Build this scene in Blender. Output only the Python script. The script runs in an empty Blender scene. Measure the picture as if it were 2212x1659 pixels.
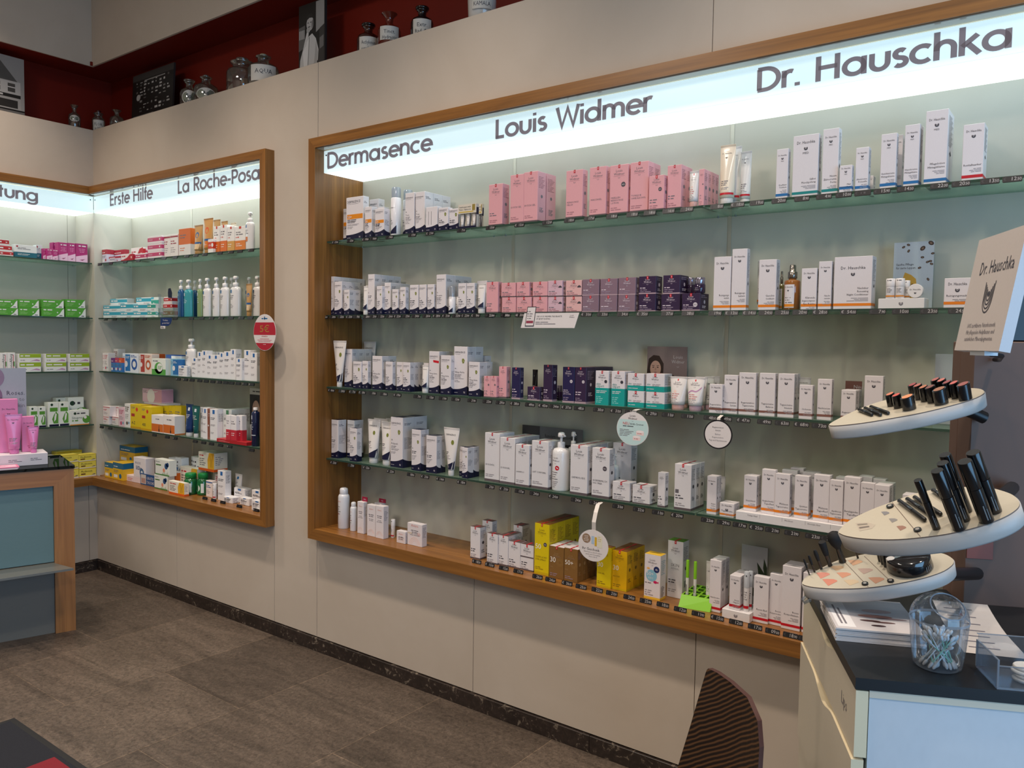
"""Pharmacy corner: warm plastered walls, oak framed back-lit niches with glass shelves, make-up stand, counter."""
import bpy, math, random
from mathutils import Vector, Matrix

SC = bpy.context.scene
COL = SC.collection
random.seed(7)
PI = math.pi

# ------------------------------------------------------------------ camera, world, lights, exposure
cam_data = bpy.data.cameras.new('camera')
cam = bpy.data.objects.new('camera', cam_data)
COL.objects.link(cam)
SC.camera = cam
yaw, pitch, roll = -0.6429, -0.05232, 0.01525
fwd = Vector((math.sin(yaw) * math.cos(pitch), math.cos(yaw) * math.cos(pitch), math.sin(pitch)))
r0 = Vector((math.cos(yaw), -math.sin(yaw), 0))
u0 = r0.cross(fwd)
rt = r0 * math.cos(roll) + u0 * math.sin(roll)
up = -r0 * math.sin(roll) + u0 * math.cos(roll)
M = Matrix((rt, up, -fwd)).transposed().to_4x4()
M.translation = Vector((5.454, -2.617, 1.584))
cam.matrix_world = M
cam_data.sensor_fit = 'HORIZONTAL'
cam_data.sensor_width = 36.0
cam_data.lens = 1727.7 / 2212 * 36.0
cam_data.clip_start = 0.02

world = bpy.data.worlds.new('world')
SC.world = world
world.use_nodes = True
world.node_tree.nodes['Background'].inputs[0].default_value = (0.75, 0.86, 1.0, 1)
world.node_tree.nodes['Background'].inputs[1].default_value = 0.18

SC.view_settings.view_transform = 'Standard'
SC.view_settings.look = 'None'
SC.view_settings.exposure = 0.0
SC.view_settings.gamma = 1.0
SC.cycles.max_bounces = 8
SC.cycles.diffuse_bounces = 3
SC.cycles.glossy_bounces = 3
SC.cycles.transmission_bounces = 5
SC.cycles.transparent_max_bounces = 12
SC.cycles.caustics_reflective = False
SC.cycles.caustics_refractive = False
SC.cycles.sample_clamp_indirect = 4.0


def lamp(name, kind, loc, energy, color, target=None, **kw):
    d = bpy.data.lights.new(name, kind)
    d.energy = energy
    d.color = color
    for k, v in kw.items():
        setattr(d, k, v)
    o = bpy.data.objects.new(name, d)
    COL.objects.link(o)
    o.location = loc
    if target is not None:
        o.rotation_euler = (Vector(target) - Vector(loc)).to_track_quat('-Z', 'Y').to_euler()
    return o


WARM = (1.0, 0.85, 0.71)
for i, x in enumerate((0.55, 1.9, 3.3, 4.7, 6.1)):            # row of ceiling downlights along the long wall
    lamp('ceiling_spot', 'SPOT', (x, -1.0, 4.15), 175, WARM, (x, -0.85, 0), spot_size=1.5, spot_blend=1.0, shadow_soft_size=0.07)
for y in (-2.2,):                                             # one more in front of the wall behind the counter
    lamp('ceiling_spot', 'SPOT', (1.0, y, 4.15), 140, WARM, (0.85, y, 0), spot_size=1.5, spot_blend=1.0, shadow_soft_size=0.07)
for x, y in ((2.6, -3.2), (5.6, -4.2)):                      # unseen disc lamps added overhead as ambient fill
    lamp('ambient_fill_lamp', 'AREA', (x, y, 4.15), 58, (1.0, 0.90, 0.80), (x, y, 0), shape='DISK', size=0.9)
# daylight through the shop window in the wall beyond the make-up stand
lamp('window_daylight', 'AREA', (7.40, -2.3, 1.55), 78, (0.30, 0.62, 1.0), (4.0, -2.3, 1.3), shape='RECTANGLE', size=2.6, size_y=2.2)


# ------------------------------------------------------------------ materials
def lin(c):
    c = c / 255.0
    return c / 12.92 if c <= 0.04045 else ((c + 0.055) / 1.055) ** 2.4


def rgb(c):
    if isinstance(c, str):
        c = c.lstrip('#')
        c = tuple(int(c[i:i + 2], 16) for i in (0, 2, 4))
    return tuple(lin(v) for v in c) + (1,)


_mats = {}


def mat(color, rough=0.45, metal=0.0, spec=0.5, alpha=1.0, name=None, coat=0.0):
    """Plain printed / lacquered surface with a faint procedural tone variation."""
    key = (color, rough, metal, spec, alpha, coat)
    if key in _mats:
        return _mats[key]
    m = bpy.data.materials.new(name or 'finish_%s' % str(color).strip('#').replace(' ', ''))
    m.use_nodes = True
    nt = m.node_tree
    b = nt.nodes['Principled BSDF']
    col = rgb(color)
    n = nt.nodes.new('ShaderNodeTexNoise')
    n.inputs['Scale'].default_value = 40
    n.inputs['Detail'].default_value = 1
    mx = nt.nodes.new('ShaderNodeMix')
    mx.data_type = 'RGBA'
    mx.inputs[6].default_value = tuple(v * 0.97 for v in col[:3]) + (1,)
    mx.inputs[7].default_value = tuple(min(1, v * 1.03) for v in col[:3]) + (1,)
    nt.links.new(n.outputs['Fac'], mx.inputs[0])
    nt.links.new(mx.outputs[2], b.inputs['Base Color'])
    b.inputs['Roughness'].default_value = rough
    b.inputs['Metallic'].default_value = metal
    b.inputs['Specular IOR Level'].default_value = spec
    b.inputs['Coat Weight'].default_value = coat
    if alpha < 1:
        b.inputs['Alpha'].default_value = alpha
    _mats[key] = m
    return m


def node_mat(name):
    m = bpy.data.materials.new(name)
    m.use_nodes = True
    return m, m.node_tree, m.node_tree.nodes['Principled BSDF']


def mapping(nt, scale, rot=(0, 0, 0), loc=(0, 0, 0)):
    tc = nt.nodes.new('ShaderNodeTexCoord')
    mp = nt.nodes.new('ShaderNodeMapping')
    mp.inputs['Scale'].default_value = scale
    mp.inputs['Rotation'].default_value = rot
    mp.inputs['Location'].default_value = loc
    nt.links.new(tc.outputs['Object'], mp.inputs['Vector'])
    return mp


def noise(nt, vec, scale, detail=4, rough=0.55, dist=0.0):
    n = nt.nodes.new('ShaderNodeTexNoise')
    n.inputs['Scale'].default_value = scale
    n.inputs['Detail'].default_value = detail
    n.inputs['Roughness'].default_value = rough
    n.inputs['Distortion'].default_value = dist
    nt.links.new(vec, n.inputs['Vector'])
    return n


def ramp(nt, fac, stops):
    r = nt.nodes.new('ShaderNodeValToRGB')
    e = r.color_ramp.elements
    while len(e) < len(stops):
        e.new(0.5)
    for el, (p, c) in zip(e, stops):
        el.position = p
        el.color = rgb(c) if not isinstance(c, float) else (c, c, c, 1)
    nt.links.new(fac, r.inputs['Fac'])
    return r


def mixc(nt, fac, a, b, mode='MIX'):
    m = nt.nodes.new('ShaderNodeMix')
    m.data_type = 'RGBA'
    m.blend_type = mode
    if isinstance(fac, (int, float)):
        m.inputs[0].default_value = fac
    else:
        nt.links.new(fac, m.inputs[0])
    for i, s in ((6, a), (7, b)):
        if isinstance(s, (tuple, str)):
            m.inputs[i].default_value = rgb(s)
        else:
            nt.links.new(s, m.inputs[i])
    return m.outputs[2]


def bump(nt, b, h, strength=0.1, dist=0.01):
    n = nt.nodes.new('ShaderNodeBump')
    n.inputs['Strength'].default_value = strength
    n.inputs['Distance'].default_value = dist
    nt.links.new(h, n.inputs['Height'])
    nt.links.new(n.outputs['Normal'], b.inputs['Normal'])


def plaster(name, c1, c2, rough=0.75):
    m, nt, b = node_mat(name)
    mp = mapping(nt, (1, 1, 1))
    n1 = noise(nt, mp.outputs[0], 1.6, 5, 0.6, 0.4)
    n2 = noise(nt, mp.outputs[0], 160, 3, 0.6)
    r = ramp(nt, n1.outputs['Fac'], [(0.3, c1), (0.7, c2)])
    nt.links.new(r.outputs[0], b.inputs['Base Color'])
    b.inputs['Roughness'].default_value = rough
    b.inputs['Specular IOR Level'].default_value = 0.25
    bump(nt, b, n2.outputs['Fac'], 0.06, 0.002)
    return m


def wood(name, axis, light, dark, rough=0.38, scale=1.0):
    """Straight grained veneer, grain along the given axis of the object."""
    m, nt, b = node_mat(name)
    s = [34 * scale] * 3
    s[axis] = 1.3 * scale
    mp = mapping(nt, s)
    n1 = noise(nt, mp.outputs[0], 1.0, 6, 0.62, 0.5)
    s2 = [120 * scale] * 3
    s2[axis] = 3.0
    mp2 = mapping(nt, s2)
    n2 = noise(nt, mp2.outputs[0], 1.0, 3, 0.6)
    r = ramp(nt, n1.outputs['Fac'], [(0.25, dark), (0.75, light)])
    r2 = ramp(nt, n2.outputs['Fac'], [(0.35, 0.72), (0.6, 1.0)])
    nt.links.new(mixc(nt, 0.55, r.outputs[0], r2.outputs[0], 'MULTIPLY'), b.inputs['Base Color'])
    b.inputs['Roughness'].default_value = rough
    b.inputs['Coat Weight'].default_value = 0.15
    b.inputs['Coat Roughness'].default_value = 0.25
    return m


def emit_mat(name, color, strength, falloff=None):
    m, nt, b = node_mat(name)
    b.inputs['Base Color'].default_value = rgb(color)
    b.inputs['Roughness'].default_value = 0.25
    b.inputs['Emission Color'].default_value = rgb(color)
    b.inputs['Emission Strength'].default_value = strength
    return m


def clear_mat(name, tint, gloss=0.12, rough=0.03, edge=None, white=0.0):
    """Thin clear glass or plastic: mostly see-through, with a Fresnel sheen."""
    m = bpy.data.materials.new(name)
    m.use_nodes = True
    nt = m.node_tree
    nt.nodes.remove(nt.nodes['Principled BSDF'])
    out = nt.nodes['Material Output']
    tr = nt.nodes.new('ShaderNodeBsdfTransparent')
    tr.inputs[0].default_value = rgb(tint)
    gl = nt.nodes.new('ShaderNodeBsdfGlossy')
    gl.inputs['Roughness'].default_value = rough
    lw = nt.nodes.new('ShaderNodeLayerWeight')
    lw.inputs[0].default_value = 0.35
    mth = nt.nodes.new('ShaderNodeMath')
    mth.operation = 'MULTIPLY_ADD'
    mth.inputs[1].default_value = 0.55
    mth.inputs[2].default_value = gloss * 0.4
    nt.links.new(lw.outputs['Fresnel'], mth.inputs[0])
    mx = nt.nodes.new('ShaderNodeMixShader')
    nt.links.new(mth.outputs[0], mx.inputs[0])
    nt.links.new(tr.outputs[0], mx.inputs[1])
    nt.links.new(gl.outputs[0], mx.inputs[2])
    last = mx
    if white > 0:
        df = nt.nodes.new('ShaderNodeBsdfDiffuse')
        df.inputs[0].default_value = rgb(edge or tint)
        tl = nt.nodes.new('ShaderNodeBsdfTranslucent')
        tl.inputs[0].default_value = rgb(edge or tint)
        m3 = nt.nodes.new('ShaderNodeMixShader')
        nt.links.new(df.outputs[0], m3.inputs[1])
        nt.links.new(tl.outputs[0], m3.inputs[2])
        m2 = nt.nodes.new('ShaderNodeMixShader')
        m2.inputs[0].default_value = white
        nt.links.new(last.outputs[0], m2.inputs[1])
        nt.links.new(m3.outputs[0], m2.inputs[2])
        last = m2
    nt.links.new(last.outputs[0], out.inputs['Surface'])
    return m


# ------------------------------------------------------------------ mesh building
_tcache = {}


def text_mesh(s):
    """Triangulated lettering of one line, cap height 1, baseline 0, starting at x = 0."""
    if s in _tcache:
        return _tcache[s]
    cu = bpy.data.curves.new('lettering', 'FONT')
    cu.body = s
    cu.resolution_u = 1 if len(s) > 3 else 3
    ob = bpy.data.objects.new('lettering', cu)
    me = bpy.data.meshes.new_from_object(ob)
    k = 1 / 0.729
    vs = [(v.co.x * k, v.co.y * k) for v in me.vertices]
    fs = [tuple(p.vertices) for p in me.polygons]
    x0 = min((v[0] for v in vs), default=0)
    x1 = max((v[0] for v in vs), default=1)
    vs = [(x - x0, y) for x, y in vs]
    bpy.data.objects.remove(ob)
    bpy.data.meshes.remove(me)
    bpy.data.curves.remove(cu)
    _tcache[s] = (vs, fs, x1 - x0)
    return _tcache[s]


class Face:
    """A flat side of a mesh under construction that printing can be laid on."""

    def __init__(s, mb, o, u, v, w, h):
        s.mb, s.o, s.u, s.v, s.w, s.h = mb, Vector(o), Vector(u), Vector(v), w, h
        s.n = s.u.cross(s.v)

    def p(s, a, b, l=1):
        return s.o + s.u * a + s.v * b + s.n * (0.00016 * l)

    def poly(s, pts, m, l=1):
        s.mb.poly([s.p(a, b, l) for a, b in pts], m)

    def rect(s, a0, b0, a1, b1, m, l=1):
        s.poly([(a0, b0), (a1, b0), (a1, b1), (a0, b1)], m, l)

    def frect(s, a0, b0, a1, b1, m, l=1):                 # fractions of the side
        s.rect(a0 * s.w, b0 * s.h, a1 * s.w, b1 * s.h, m, l)

    def disc(s, a, b, r, m, l=2, n=16, ry=None):
        ry = ry or r
        s.poly([(a + r * math.cos(2 * PI * i / n), b + ry * math.sin(2 * PI * i / n)) for i in range(n)], m, l)

    def text(s, t, a, b, size, m, al='c', maxw=None, l=3, sx=1.0):
        vs, fs, w = text_mesh(t)
        k = size * sx
        if maxw and w * k > maxw:
            k = maxw / w
        off = {'c': -w * k / 2, 'l': 0, 'r': -w * k}[al]
        base = len(s.mb.v)
        s.mb.v += [s.p(a + off + x * k, b + y * size, l) for x, y in vs]
        mi = s.mb.mi(m)
        for f in fs:
            s.mb.f.append(tuple(base + i for i in f))
            s.mb.m.append(mi)
            s.mb.s.append(False)

    def lines(s, a0, a1, b, n, step, m, t=None, l=3, al='l'):
        """Fine print too small to read: thin broken rules."""
        t = t or step * 0.42
        for i in range(n):
            k = 0.55 + 0.45 * ((i * 37 + int(abs(b) * 9e4)) % 10) / 10
            w = (a1 - a0) * k
            x0, x1 = (a0, a0 + w) if al == 'l' else (a1 - w, a1)
            if al == 'c':
                c = (a0 + a1) / 2
                x0, x1 = c - w / 2, c + w / 2
            q = x0 + (x1 - x0) * 0.38
            s.rect(x0, b - i * step - t, q - t * 0.5, b - i * step, m, l)
            s.rect(q + t * 0.5, b - i * step - t, x1, b - i * step, m, l)


class MB:
    def __init__(s):
        s.v, s.f, s.m, s.s, s.mats, s._mi = [], [], [], [], [], {}

    def mi(s, m):
        if m not in s._mi:
            s._mi[m] = len(s.mats)
            s.mats.append(m)
        return s._mi[m]

    def add(s, vs, fs, m, smooth=False):
        b = len(s.v)
        s.v += [Vector(v) for v in vs]
        k = s.mi(m)
        for f in fs:
            s.f.append(tuple(b + i for i in f))
            s.m.append(k)
            s.s.append(smooth)

    def poly(s, pts, m, smooth=False):
        s.add(pts, [tuple(range(len(pts)))], m, smooth)

    def box(s, x0, y0, z0, x1, y1, z1, m):
        vs = [(x, y, z) for x in (x0, x1) for y in (y0, y1) for z in (z0, z1)]
        s.add(vs, [(0, 1, 3, 2), (4, 6, 7, 5), (0, 4, 5, 1), (2, 3, 7, 6), (0, 2, 6, 4), (1, 5, 7, 3)], m)

    def cbox(s, x0, y0, z0, x1, y1, z1, m, c=0.0008, top=None):
        """Box with chamfered edges; top: another material for the upper side."""
        r = [[], [], [], []]
        zs = [(z0, c), (z0 + c, 0), (z1 - c, 0), (z1, c)]
        vs = []
        for z, i in zs:
            a, b = x0 + i, x1 - i
            e, f = y0 + i, y1 - i
            k = c - i if i == 0 else 0.0
            k = c if i == 0 else c * 0.3
            vs += [(a + k, e, z), (b - k, e, z), (b, e + k, z), (b, f - k, z), (b - k, f, z), (a + k, f, z), (a, f - k, z), (a, e + k, z)]
        fs = [tuple(range(7, -1, -1))]
        for j in range(3):
            for i in range(8):
                fs.append((j * 8 + i, j * 8 + (i + 1) % 8, j * 8 + 8 + (i + 1) % 8, j * 8 + 8 + i))
        s.add(vs, fs, m)
        s.add(vs[24:], [tuple(range(8))], top or m)

    def extrude(s, pts, o, u, v, t, m, mside=None, smooth_side=False):
        """Flat outline pts in the (u, v) frame at o, thickness t along u x v (front) back to -t."""
        o, u, v = Vector(o), Vector(u), Vector(v)
        n = u.cross(v)
        A = [o + u * a + v * b for a, b in pts]
        B = [p - n * t for p in A]
        k = len(A)
        s.poly(A, m)
        s.poly(B[::-1], mside or m)
        s.add(A + B, [(i, k + i, k + (i + 1) % k, (i + 1) % k) for i in range(k)], mside or m, smooth_side)

    def loft(s, rings, m, caps=True, smooth=True, closed=True):
        n = len(rings[0])
        vs = [p for r in rings for p in r]
        fs = []
        for j in range(len(rings) - 1):
            for i in range(n if closed else n - 1):
                fs.append((j * n + i, j * n + (i + 1) % n, (j + 1) * n + (i + 1) % n, (j + 1) * n + i))
        s.add(vs, fs, m, smooth)
        if caps:
            s.poly(rings[0][::-1], m)
            s.poly(rings[-1], m)

    def lathe(s, prof, m, n=20, c=(0, 0), sx=1, sy=1, caps=True, smooth=True):
        rings = [[(c[0] + r * sx * math.cos(2 * PI * i / n), c[1] + r * sy * math.sin(2 * PI * i / n), z) for i in range(n)] for r, z in prof]
        s.loft(rings, m, caps, smooth)

    def tube(s, pts, r, m, n=8, caps=True):
        pts = [Vector(p) for p in pts]
        rings = []
        for i, p in enumerate(pts):
            d = (pts[min(i + 1, len(pts) - 1)] - pts[max(i - 1, 0)]).normalized()
            a = d.orthogonal().normalized() if i == 0 else (a - d * a.dot(d)).normalized()
            b = d.cross(a)
            rr = r[i] if isinstance(r, (list, tuple)) else r
            rings.append([p + (a * math.cos(2 * PI * k / n) + b * math.sin(2 * PI * k / n)) * rr for k in range(n)])
        s.loft(rings, m, caps)

    def band(s, prof_r, z0, z1, a0, a1, m, off=0.0003, n=10, sx=1, sy=1, c=(0, 0)):
        """Label patch on a round body between two angles (degrees)."""
        vs = []
        for i in range(n + 1):
            a = math.radians(a0 + (a1 - a0) * i / n)
            for z in (z0, z1):
                r = (prof_r(z) if callable(prof_r) else prof_r) + off
                vs.append((c[0] + r * sx * math.cos(a), c[1] + r * sy * math.sin(a), z))
        s.add(vs, [(2 * i, 2 * i + 2, 2 * i + 3, 2 * i + 1) for i in range(n)], m, True)

    def build(s, name, parent=None, loc=(0, 0, 0), rot=0.0, fix=False):
        me = bpy.data.meshes.new(name)
        me.from_pydata([tuple(v) for v in s.v], [], s.f)
        for m in s.mats:
            me.materials.append(m)
        me.polygons.foreach_set('material_index', s.m)
        me.polygons.foreach_set('use_smooth', s.s)
        me.update()
        o = bpy.data.objects.new(name, me)
        COL.objects.link(o)
        o.location = loc
        o.rotation_euler = (0, 0, rot)
        if parent is not None:
            o.parent = parent
        return o


def empty(name, loc=(0, 0, 0), rot=0.0):
    o = bpy.data.objects.new(name, None)
    COL.objects.link(o)
    o.location = loc
    o.rotation_euler = (0, 0, rot)
    o.empty_display_size = 0.02
    return o


def tag(o, label, cat, group=None):
    o['label'] = label
    o['category'] = cat
    if group:
        o['group'] = group
    return o


def structure(o):
    o['kind'] = 'structure'
    return o


def copy_thing(o, loc):
    c = o.copy()
    COL.objects.link(c)
    c.location = loc
    for ch in list(o.children):
        k = ch.copy()
        COL.objects.link(k)
        k.parent = c
        for g in list(ch.children):
            q = g.copy()
            COL.objects.link(q)
            q.parent = k
    return c


# ------------------------------------------------------------------ geometric sans lettering of the light boxes (strokes)
def arc(cx, cy, rx, ry, a0, a1, n=18):
    return [(cx + rx * math.cos(math.radians(a0 + (a1 - a0) * i / n)), cy + ry * math.sin(math.radians(a0 + (a1 - a0) * i / n))) for i in range(n + 1)]


XH = 0.70
RO = arc(.365, .35, .295, .295, 0, 360, 28)
GLY = {
    'a': (.80, [RO, [(.665, 0), (.665, XH)]]),
    'c': (.66, [arc(.365, .35, .295, .295, 48, 312)]),
    'd': (.80, [RO, [(.665, 0), (.665, 1.04)]]),
    'e': (.73, [[(.09, .36), (.66, .36)] + arc(.365, .35, .295, .295, 2, 318, 24)]),
    'f': (.36, [[(.17, 0), (.17, .80)] + arc(.32, .82, .15, .15, 180, 90, 6), [(.02, .63), (.36, .63)]]),
    'g': (.80, [RO, [(.665, XH), (.665, -.02)] + arc(.365, -.02, .30, .21, 0, -150, 12)]),
    'h': (.68, [[(.09, 0), (.09, 1.04)], [(.09, .35)] + arc(.325, .40, .235, .245, 180, 0, 14) + [(.56, 0)]]),
    'i': (.26, [[(.12, 0), (.12, XH)], [(.12, .84), (.12, .98)]]),
    'k': (.62, [[(.09, 0), (.09, 1.04)], [(.10, .33), (.50, .70)], [(.24, .42), (.56, 0)]]),
    'l': (.25, [[(.12, 0), (.12, 1.04)]]),
    'm': (1.05, [[(.09, 0), (.09, XH)], [(.09, .40)] + arc(.295, .43, .205, .215, 180, 0, 12) + [(.50, 0)], [(.50, .40)] + arc(.715, .43, .205, .215, 180, 0, 12) + [(.92, 0)]]),
    'n': (.68, [[(.09, 0), (.09, XH)], [(.09, .35)] + arc(.325, .40, .235, .245, 180, 0, 14) + [(.56, 0)]]),
    'o': (.74, [RO]),
    'r': (.42, [[(.09, 0), (.09, XH)], [(.09, .40)] + arc(.29, .43, .20, .215, 180, 62, 8)]),
    's': (.52, [arc(.255, .51, .15, .145, 40, 250, 12) + arc(.255, .205, .165, .15, 80, -140, 14)]),
    't': (.38, [[(.17, 0), (.17, .94)], [(.01, .64), (.34, .64)]]),
    'u': (.68, [[(.10, XH), (.10, .30)] + arc(.335, .30, .235, .245, 180, 360, 14) + [(.57, XH)]]),
    'y': (.62, [[(.03, XH), (.31, .02)], [(.60, XH), (.22, -.28)]]),
    'D': (.86, [[(.10, .065), (.10, .935)], [(.04, .935), (.30, .935)] + arc(.30, .5, .46, .435, 90, -90, 18) + [(.04, .065)]]),
    'E': (.62, [[(.10, 0), (.10, 1)], [(.04, .935), (.53, .935)], [(.04, .52), (.51, .52)], [(.04, .065), (.53, .065)]]),
    'H': (.86, [[(.10, 0), (.10, 1)], [(.70, 0), (.70, 1)], [(.10, .53), (.70, .53)]]),
    'L': (.54, [[(.10, 0), (.10, 1)], [(.04, .065), (.48, .065)]]),
    'P': (.66, [[(.10, 0), (.10, 1)], [(.04, .935), (.33, .935)] + arc(.33, .685, .24, .25, 90, -90, 12) + [(.10, .435)]]),
    'R': (.68, [[(.10, 0), (.10, 1)], [(.04, .935), (.33, .935)] + arc(.33, .70, .23, .235, 90, -90, 12) + [(.10, .465)], [(.30, .46), (.58, 0)]]),
    'W': (1.12, [[(.05, 1), (.29, .02), (.56, .90), (.83, .02), (1.07, 1)]]),
    '-': (.42, [[(.05, .36), (.36, .36)]]),
    '.': (.28, [[(.12, 0), (.12, .14)]]),
    ' ': (.42, []),
}


def ribbon(pts, w):
    """Polyline -> list of quads, mitred."""
    P = []
    for p in pts:
        if not P or (Vector(p) - P[-1]).length > 1e-3:
            P.append(Vector(p))
    out = []
    for i, p in enumerate(P):
        d0 = (p - P[i - 1]).normalized() if i else (P[1] - p).normalized()
        d1 = (P[i + 1] - p).normalized() if i + 1 < len(P) else d0
        if i == 0 and (P[0] - P[-1]).length < 1e-5:
            d0 = (p - P[-2]).normalized()
        if i + 1 == len(P) and (P[0] - P[-1]).length < 1e-5:
            d1 = (P[1] - P[0]).normalized()
        t = d0 + d1
        t = t.normalized() if t.length > 0.2 else d1
        n = Vector((-t.y, t.x))
        k = max(0.45, n.dot(Vector((-d1.y, d1.x))))
        out.append((p + n * (w / 2 / k), p - n * (w / 2 / k)))
    return [(out[i][1], out[i + 1][1], out[i + 1][0], out[i][0]) for i in range(len(out) - 1)]


def sign_letters(name, s, parent, o, u, v, x_len, cap, m, w=0.175):
    """Flat cut-out letters of string s; width stretched so the word is x_len long."""
    total = sum(GLY[ch][0] for ch in s)
    kx = x_len / total
    mb = MB()
    o, u, v = Vector(o), Vector(u), Vector(v)
    n = u.cross(v)
    x = 0
    for ch in s:
        adv, strokes = GLY[ch]
        for st in strokes:
            for q in ribbon(st, w):
                mb.poly([o + u * ((x + p.x) * kx) + v * (p.y * cap) + n * 0.0006 for p in q], m)
        x += adv
    return mb.build(name, parent)

# ------------------------------------------------------------------ shared finishes
WALL = plaster('warm_plaster', (192, 178, 162), (202, 189, 174))
PANEL = plaster('niche_back_laminate', (202, 196, 181), (210, 205, 191), 0.5)
OAK_X = wood('oak_along', 0, (166, 112, 52), (112, 70, 28))
OAK_Y = wood('oak_across', 1, (166, 112, 52), (112, 70, 28))
OAK_Z = wood('oak_upright', 2, (166, 112, 52), (112, 70, 28))
BEECH_X = wood('counter_wood_along', 1, (182, 130, 78), (150, 98, 52))
BEECH_Z = wood('counter_wood_upright', 2, (182, 130, 78), (150, 98, 52))
RED = plaster('oxblood_paint', (106, 24, 12), (116, 28, 14), 0.5)
SEAM = mat((92, 80, 70), 0.8)
LIGHTBOX = emit_mat('opal_acrylic_lit', (208, 231, 236), 0.78)
UNDER = emit_mat('opal_acrylic_underside', (228, 241, 241), 1.45)
UNDER_C = emit_mat('opal_acrylic_underside_corner', (228, 241, 241), 2.5)
TUBE_LIGHT = emit_mat('opal_acrylic_over_tube', (230, 248, 252), 1.15)
LETTER = emit_mat('grey_translucent_film', (112, 106, 112), 0.62)  # emission stands in for the panel light coming through the letters
GLASS = clear_mat('shelf_glass', (228, 241, 234), 0.14, 0.02, edge=(176, 214, 196), white=0.22)
GLASS_EDGE = clear_mat('shelf_glass_edge', (120, 178, 155), 0.2, 0.05, edge=(96, 130, 114), white=0.45)
WHITE = mat((226, 220, 222), 0.42)
BLACK = mat((14, 14, 16), 0.35)

# stone floor: long slabs with veins, lighter specks and thin joints
FLOOR, nt, b = node_mat('grey_brown_stone_slabs')
mp = mapping(nt, (1, 1, 1), loc=(0.13, 0.22, 0))
br = nt.nodes.new('ShaderNodeTexBrick')
br.offset = 0.37
br.inputs['Scale'].default_value = 1.0
br.inputs['Mortar Size'].default_value = 0.0016
br.inputs['Brick Width'].default_value = 1.20
br.inputs['Row Height'].default_value = 0.60
br.inputs['Color1'].default_value = rgb((104, 91, 80))
br.inputs['Color2'].default_value = rgb((85, 74, 65))
br.inputs['Mortar'].default_value = rgb((128, 110, 92))
rotm = mapping(nt, (1, 1, 1), rot=(0, 0, PI / 2), loc=(0.13, 0.47, 0))
nt.links.new(rotm.outputs[0], br.inputs['Vector'])
vein_map = mapping(nt, (1.2, 5.0, 1), rot=(0, 0, 0.35))
v1 = noise(nt, vein_map.outputs[0], 1.3, 8, 0.65, 1.4)
v2 = noise(nt, mp.outputs[0], 55, 8, 0.8, 0.8)
v3 = noise(nt, mp.outputs[0], 130, 3, 0.7)
r1 = ramp(nt, v1.outputs['Fac'], [(0.30, 0.50), (0.50, 0.85), (0.72, 1.18)])
r2 = ramp(nt, v2.outputs['Fac'], [(0.36, 0.50), (0.50, 0.95), (0.66, 1.40)])
r3 = ramp(nt, v3.outputs['Fac'], [(0.62, 0.0), (0.74, 0.55)])
c = mixc(nt, 1.0, br.outputs['Color'], r1.outputs[0], 'MULTIPLY')
c = mixc(nt, 1.0, c, r2.outputs[0], 'MULTIPLY')
c = mixc(nt, r3.outputs[0], c, (158, 142, 122))
nt.links.new(c, b.inputs['Base Color'])
b.inputs['Roughness'].default_value = 0.42
b.inputs['Specular IOR Level'].default_value = 0.4
bump(nt, b, v2.outputs['Fac'], 0.25, 0.003)

# black-brown stone with pale flecks for the skirting
SKIRT, nt, b = node_mat('dark_flecked_stone')
mp = mapping(nt, (1, 1, 1))
s1 = noise(nt, mp.outputs[0], 26, 6, 0.7, 1.2)
s2 = noise(nt, mp.outputs[0], 4, 4, 0.6)
q1 = ramp(nt, s1.outputs['Fac'], [(0.42, (46, 38, 34)), (0.58, (58, 48, 43)), (0.64, (128, 116, 102))])
q2 = ramp(nt, s2.outputs['Fac'], [(0.3, 0.6), (0.7, 1.2)])
nt.links.new(mixc(nt, 1.0, q1.outputs[0], q2.outputs[0], 'MULTIPLY'), b.inputs['Base Color'])
b.inputs['Roughness'].default_value = 0.35

# ------------------------------------------------------------------ room shell
XR, YF, ZC = 7.6, -6.2, 4.2
D = 0.256                       # depth of the niches
mb = MB()
mb.box(-1.2, YF - 0.2, -0.1, XR + 0.2, 1.0, 0.0, FLOOR)
structure(mb.build('floor'))
mb = MB()
mb.box(-1.2, YF - 0.2, ZC, XR + 0.2, 1.0, ZC + 0.1, plaster('ceiling_paint', (214, 204, 190), (220, 211, 198)))
structure(mb.build('ceiling'))


def wall_panels(mb, a0, a1, z0, z1, seams, put):
    """Wall leaf between a0 and a1, split by thin open joints."""
    e = [a0] + [s for s in seams if a0 < s < a1] + [a1]
    for i in range(len(e) - 1):
        put(e[i] + (0.0015 if i else 0), z0, e[i + 1] - (0.0015 if i < len(e) - 2 else 0), z1)


SX = [0.98, 1.93, 2.276, 3.307, 4.322, 5.34, 6.36]
mb = MB()


def put(a0, z0, a1, z1):
    mb.box(a0, 0.0, z0, a1, 0.03, z1, WALL)


wall_panels(mb, 0, XR, 0.073, 0.62, SX, put)             # below the niches
wall_panels(mb, 0, XR, 2.53, 2.94, [2.276, 4.322], put)  # above the niches
put(1.90, 0.62, 2.30, 2.53)                               # pier between the niches
put(6.66, 0.62, XR, 2.53)
mb.box(-0.30, 0.031, 0, XR, 0.05, 0.64, SEAM)            # dark ground behind the joints
mb.box(2.2, 0.031, 2.5, XR, 0.05, 2.94, SEAM)
mb.box(-D, D, 0.6, XR, D + 0.03, 2.56, PANEL)            # back of the niches
mb.box(0, 0.03, 2.91, XR, D + 0.02, 2.94, WALL)          # ledge of the red recess
structure(mb.build('wall_back'))

mb = MB()


def putl(a0, z0, a1, z1):
    mb.box(-0.03, a0, z0, 0.0, a1, z1, WALL)


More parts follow.
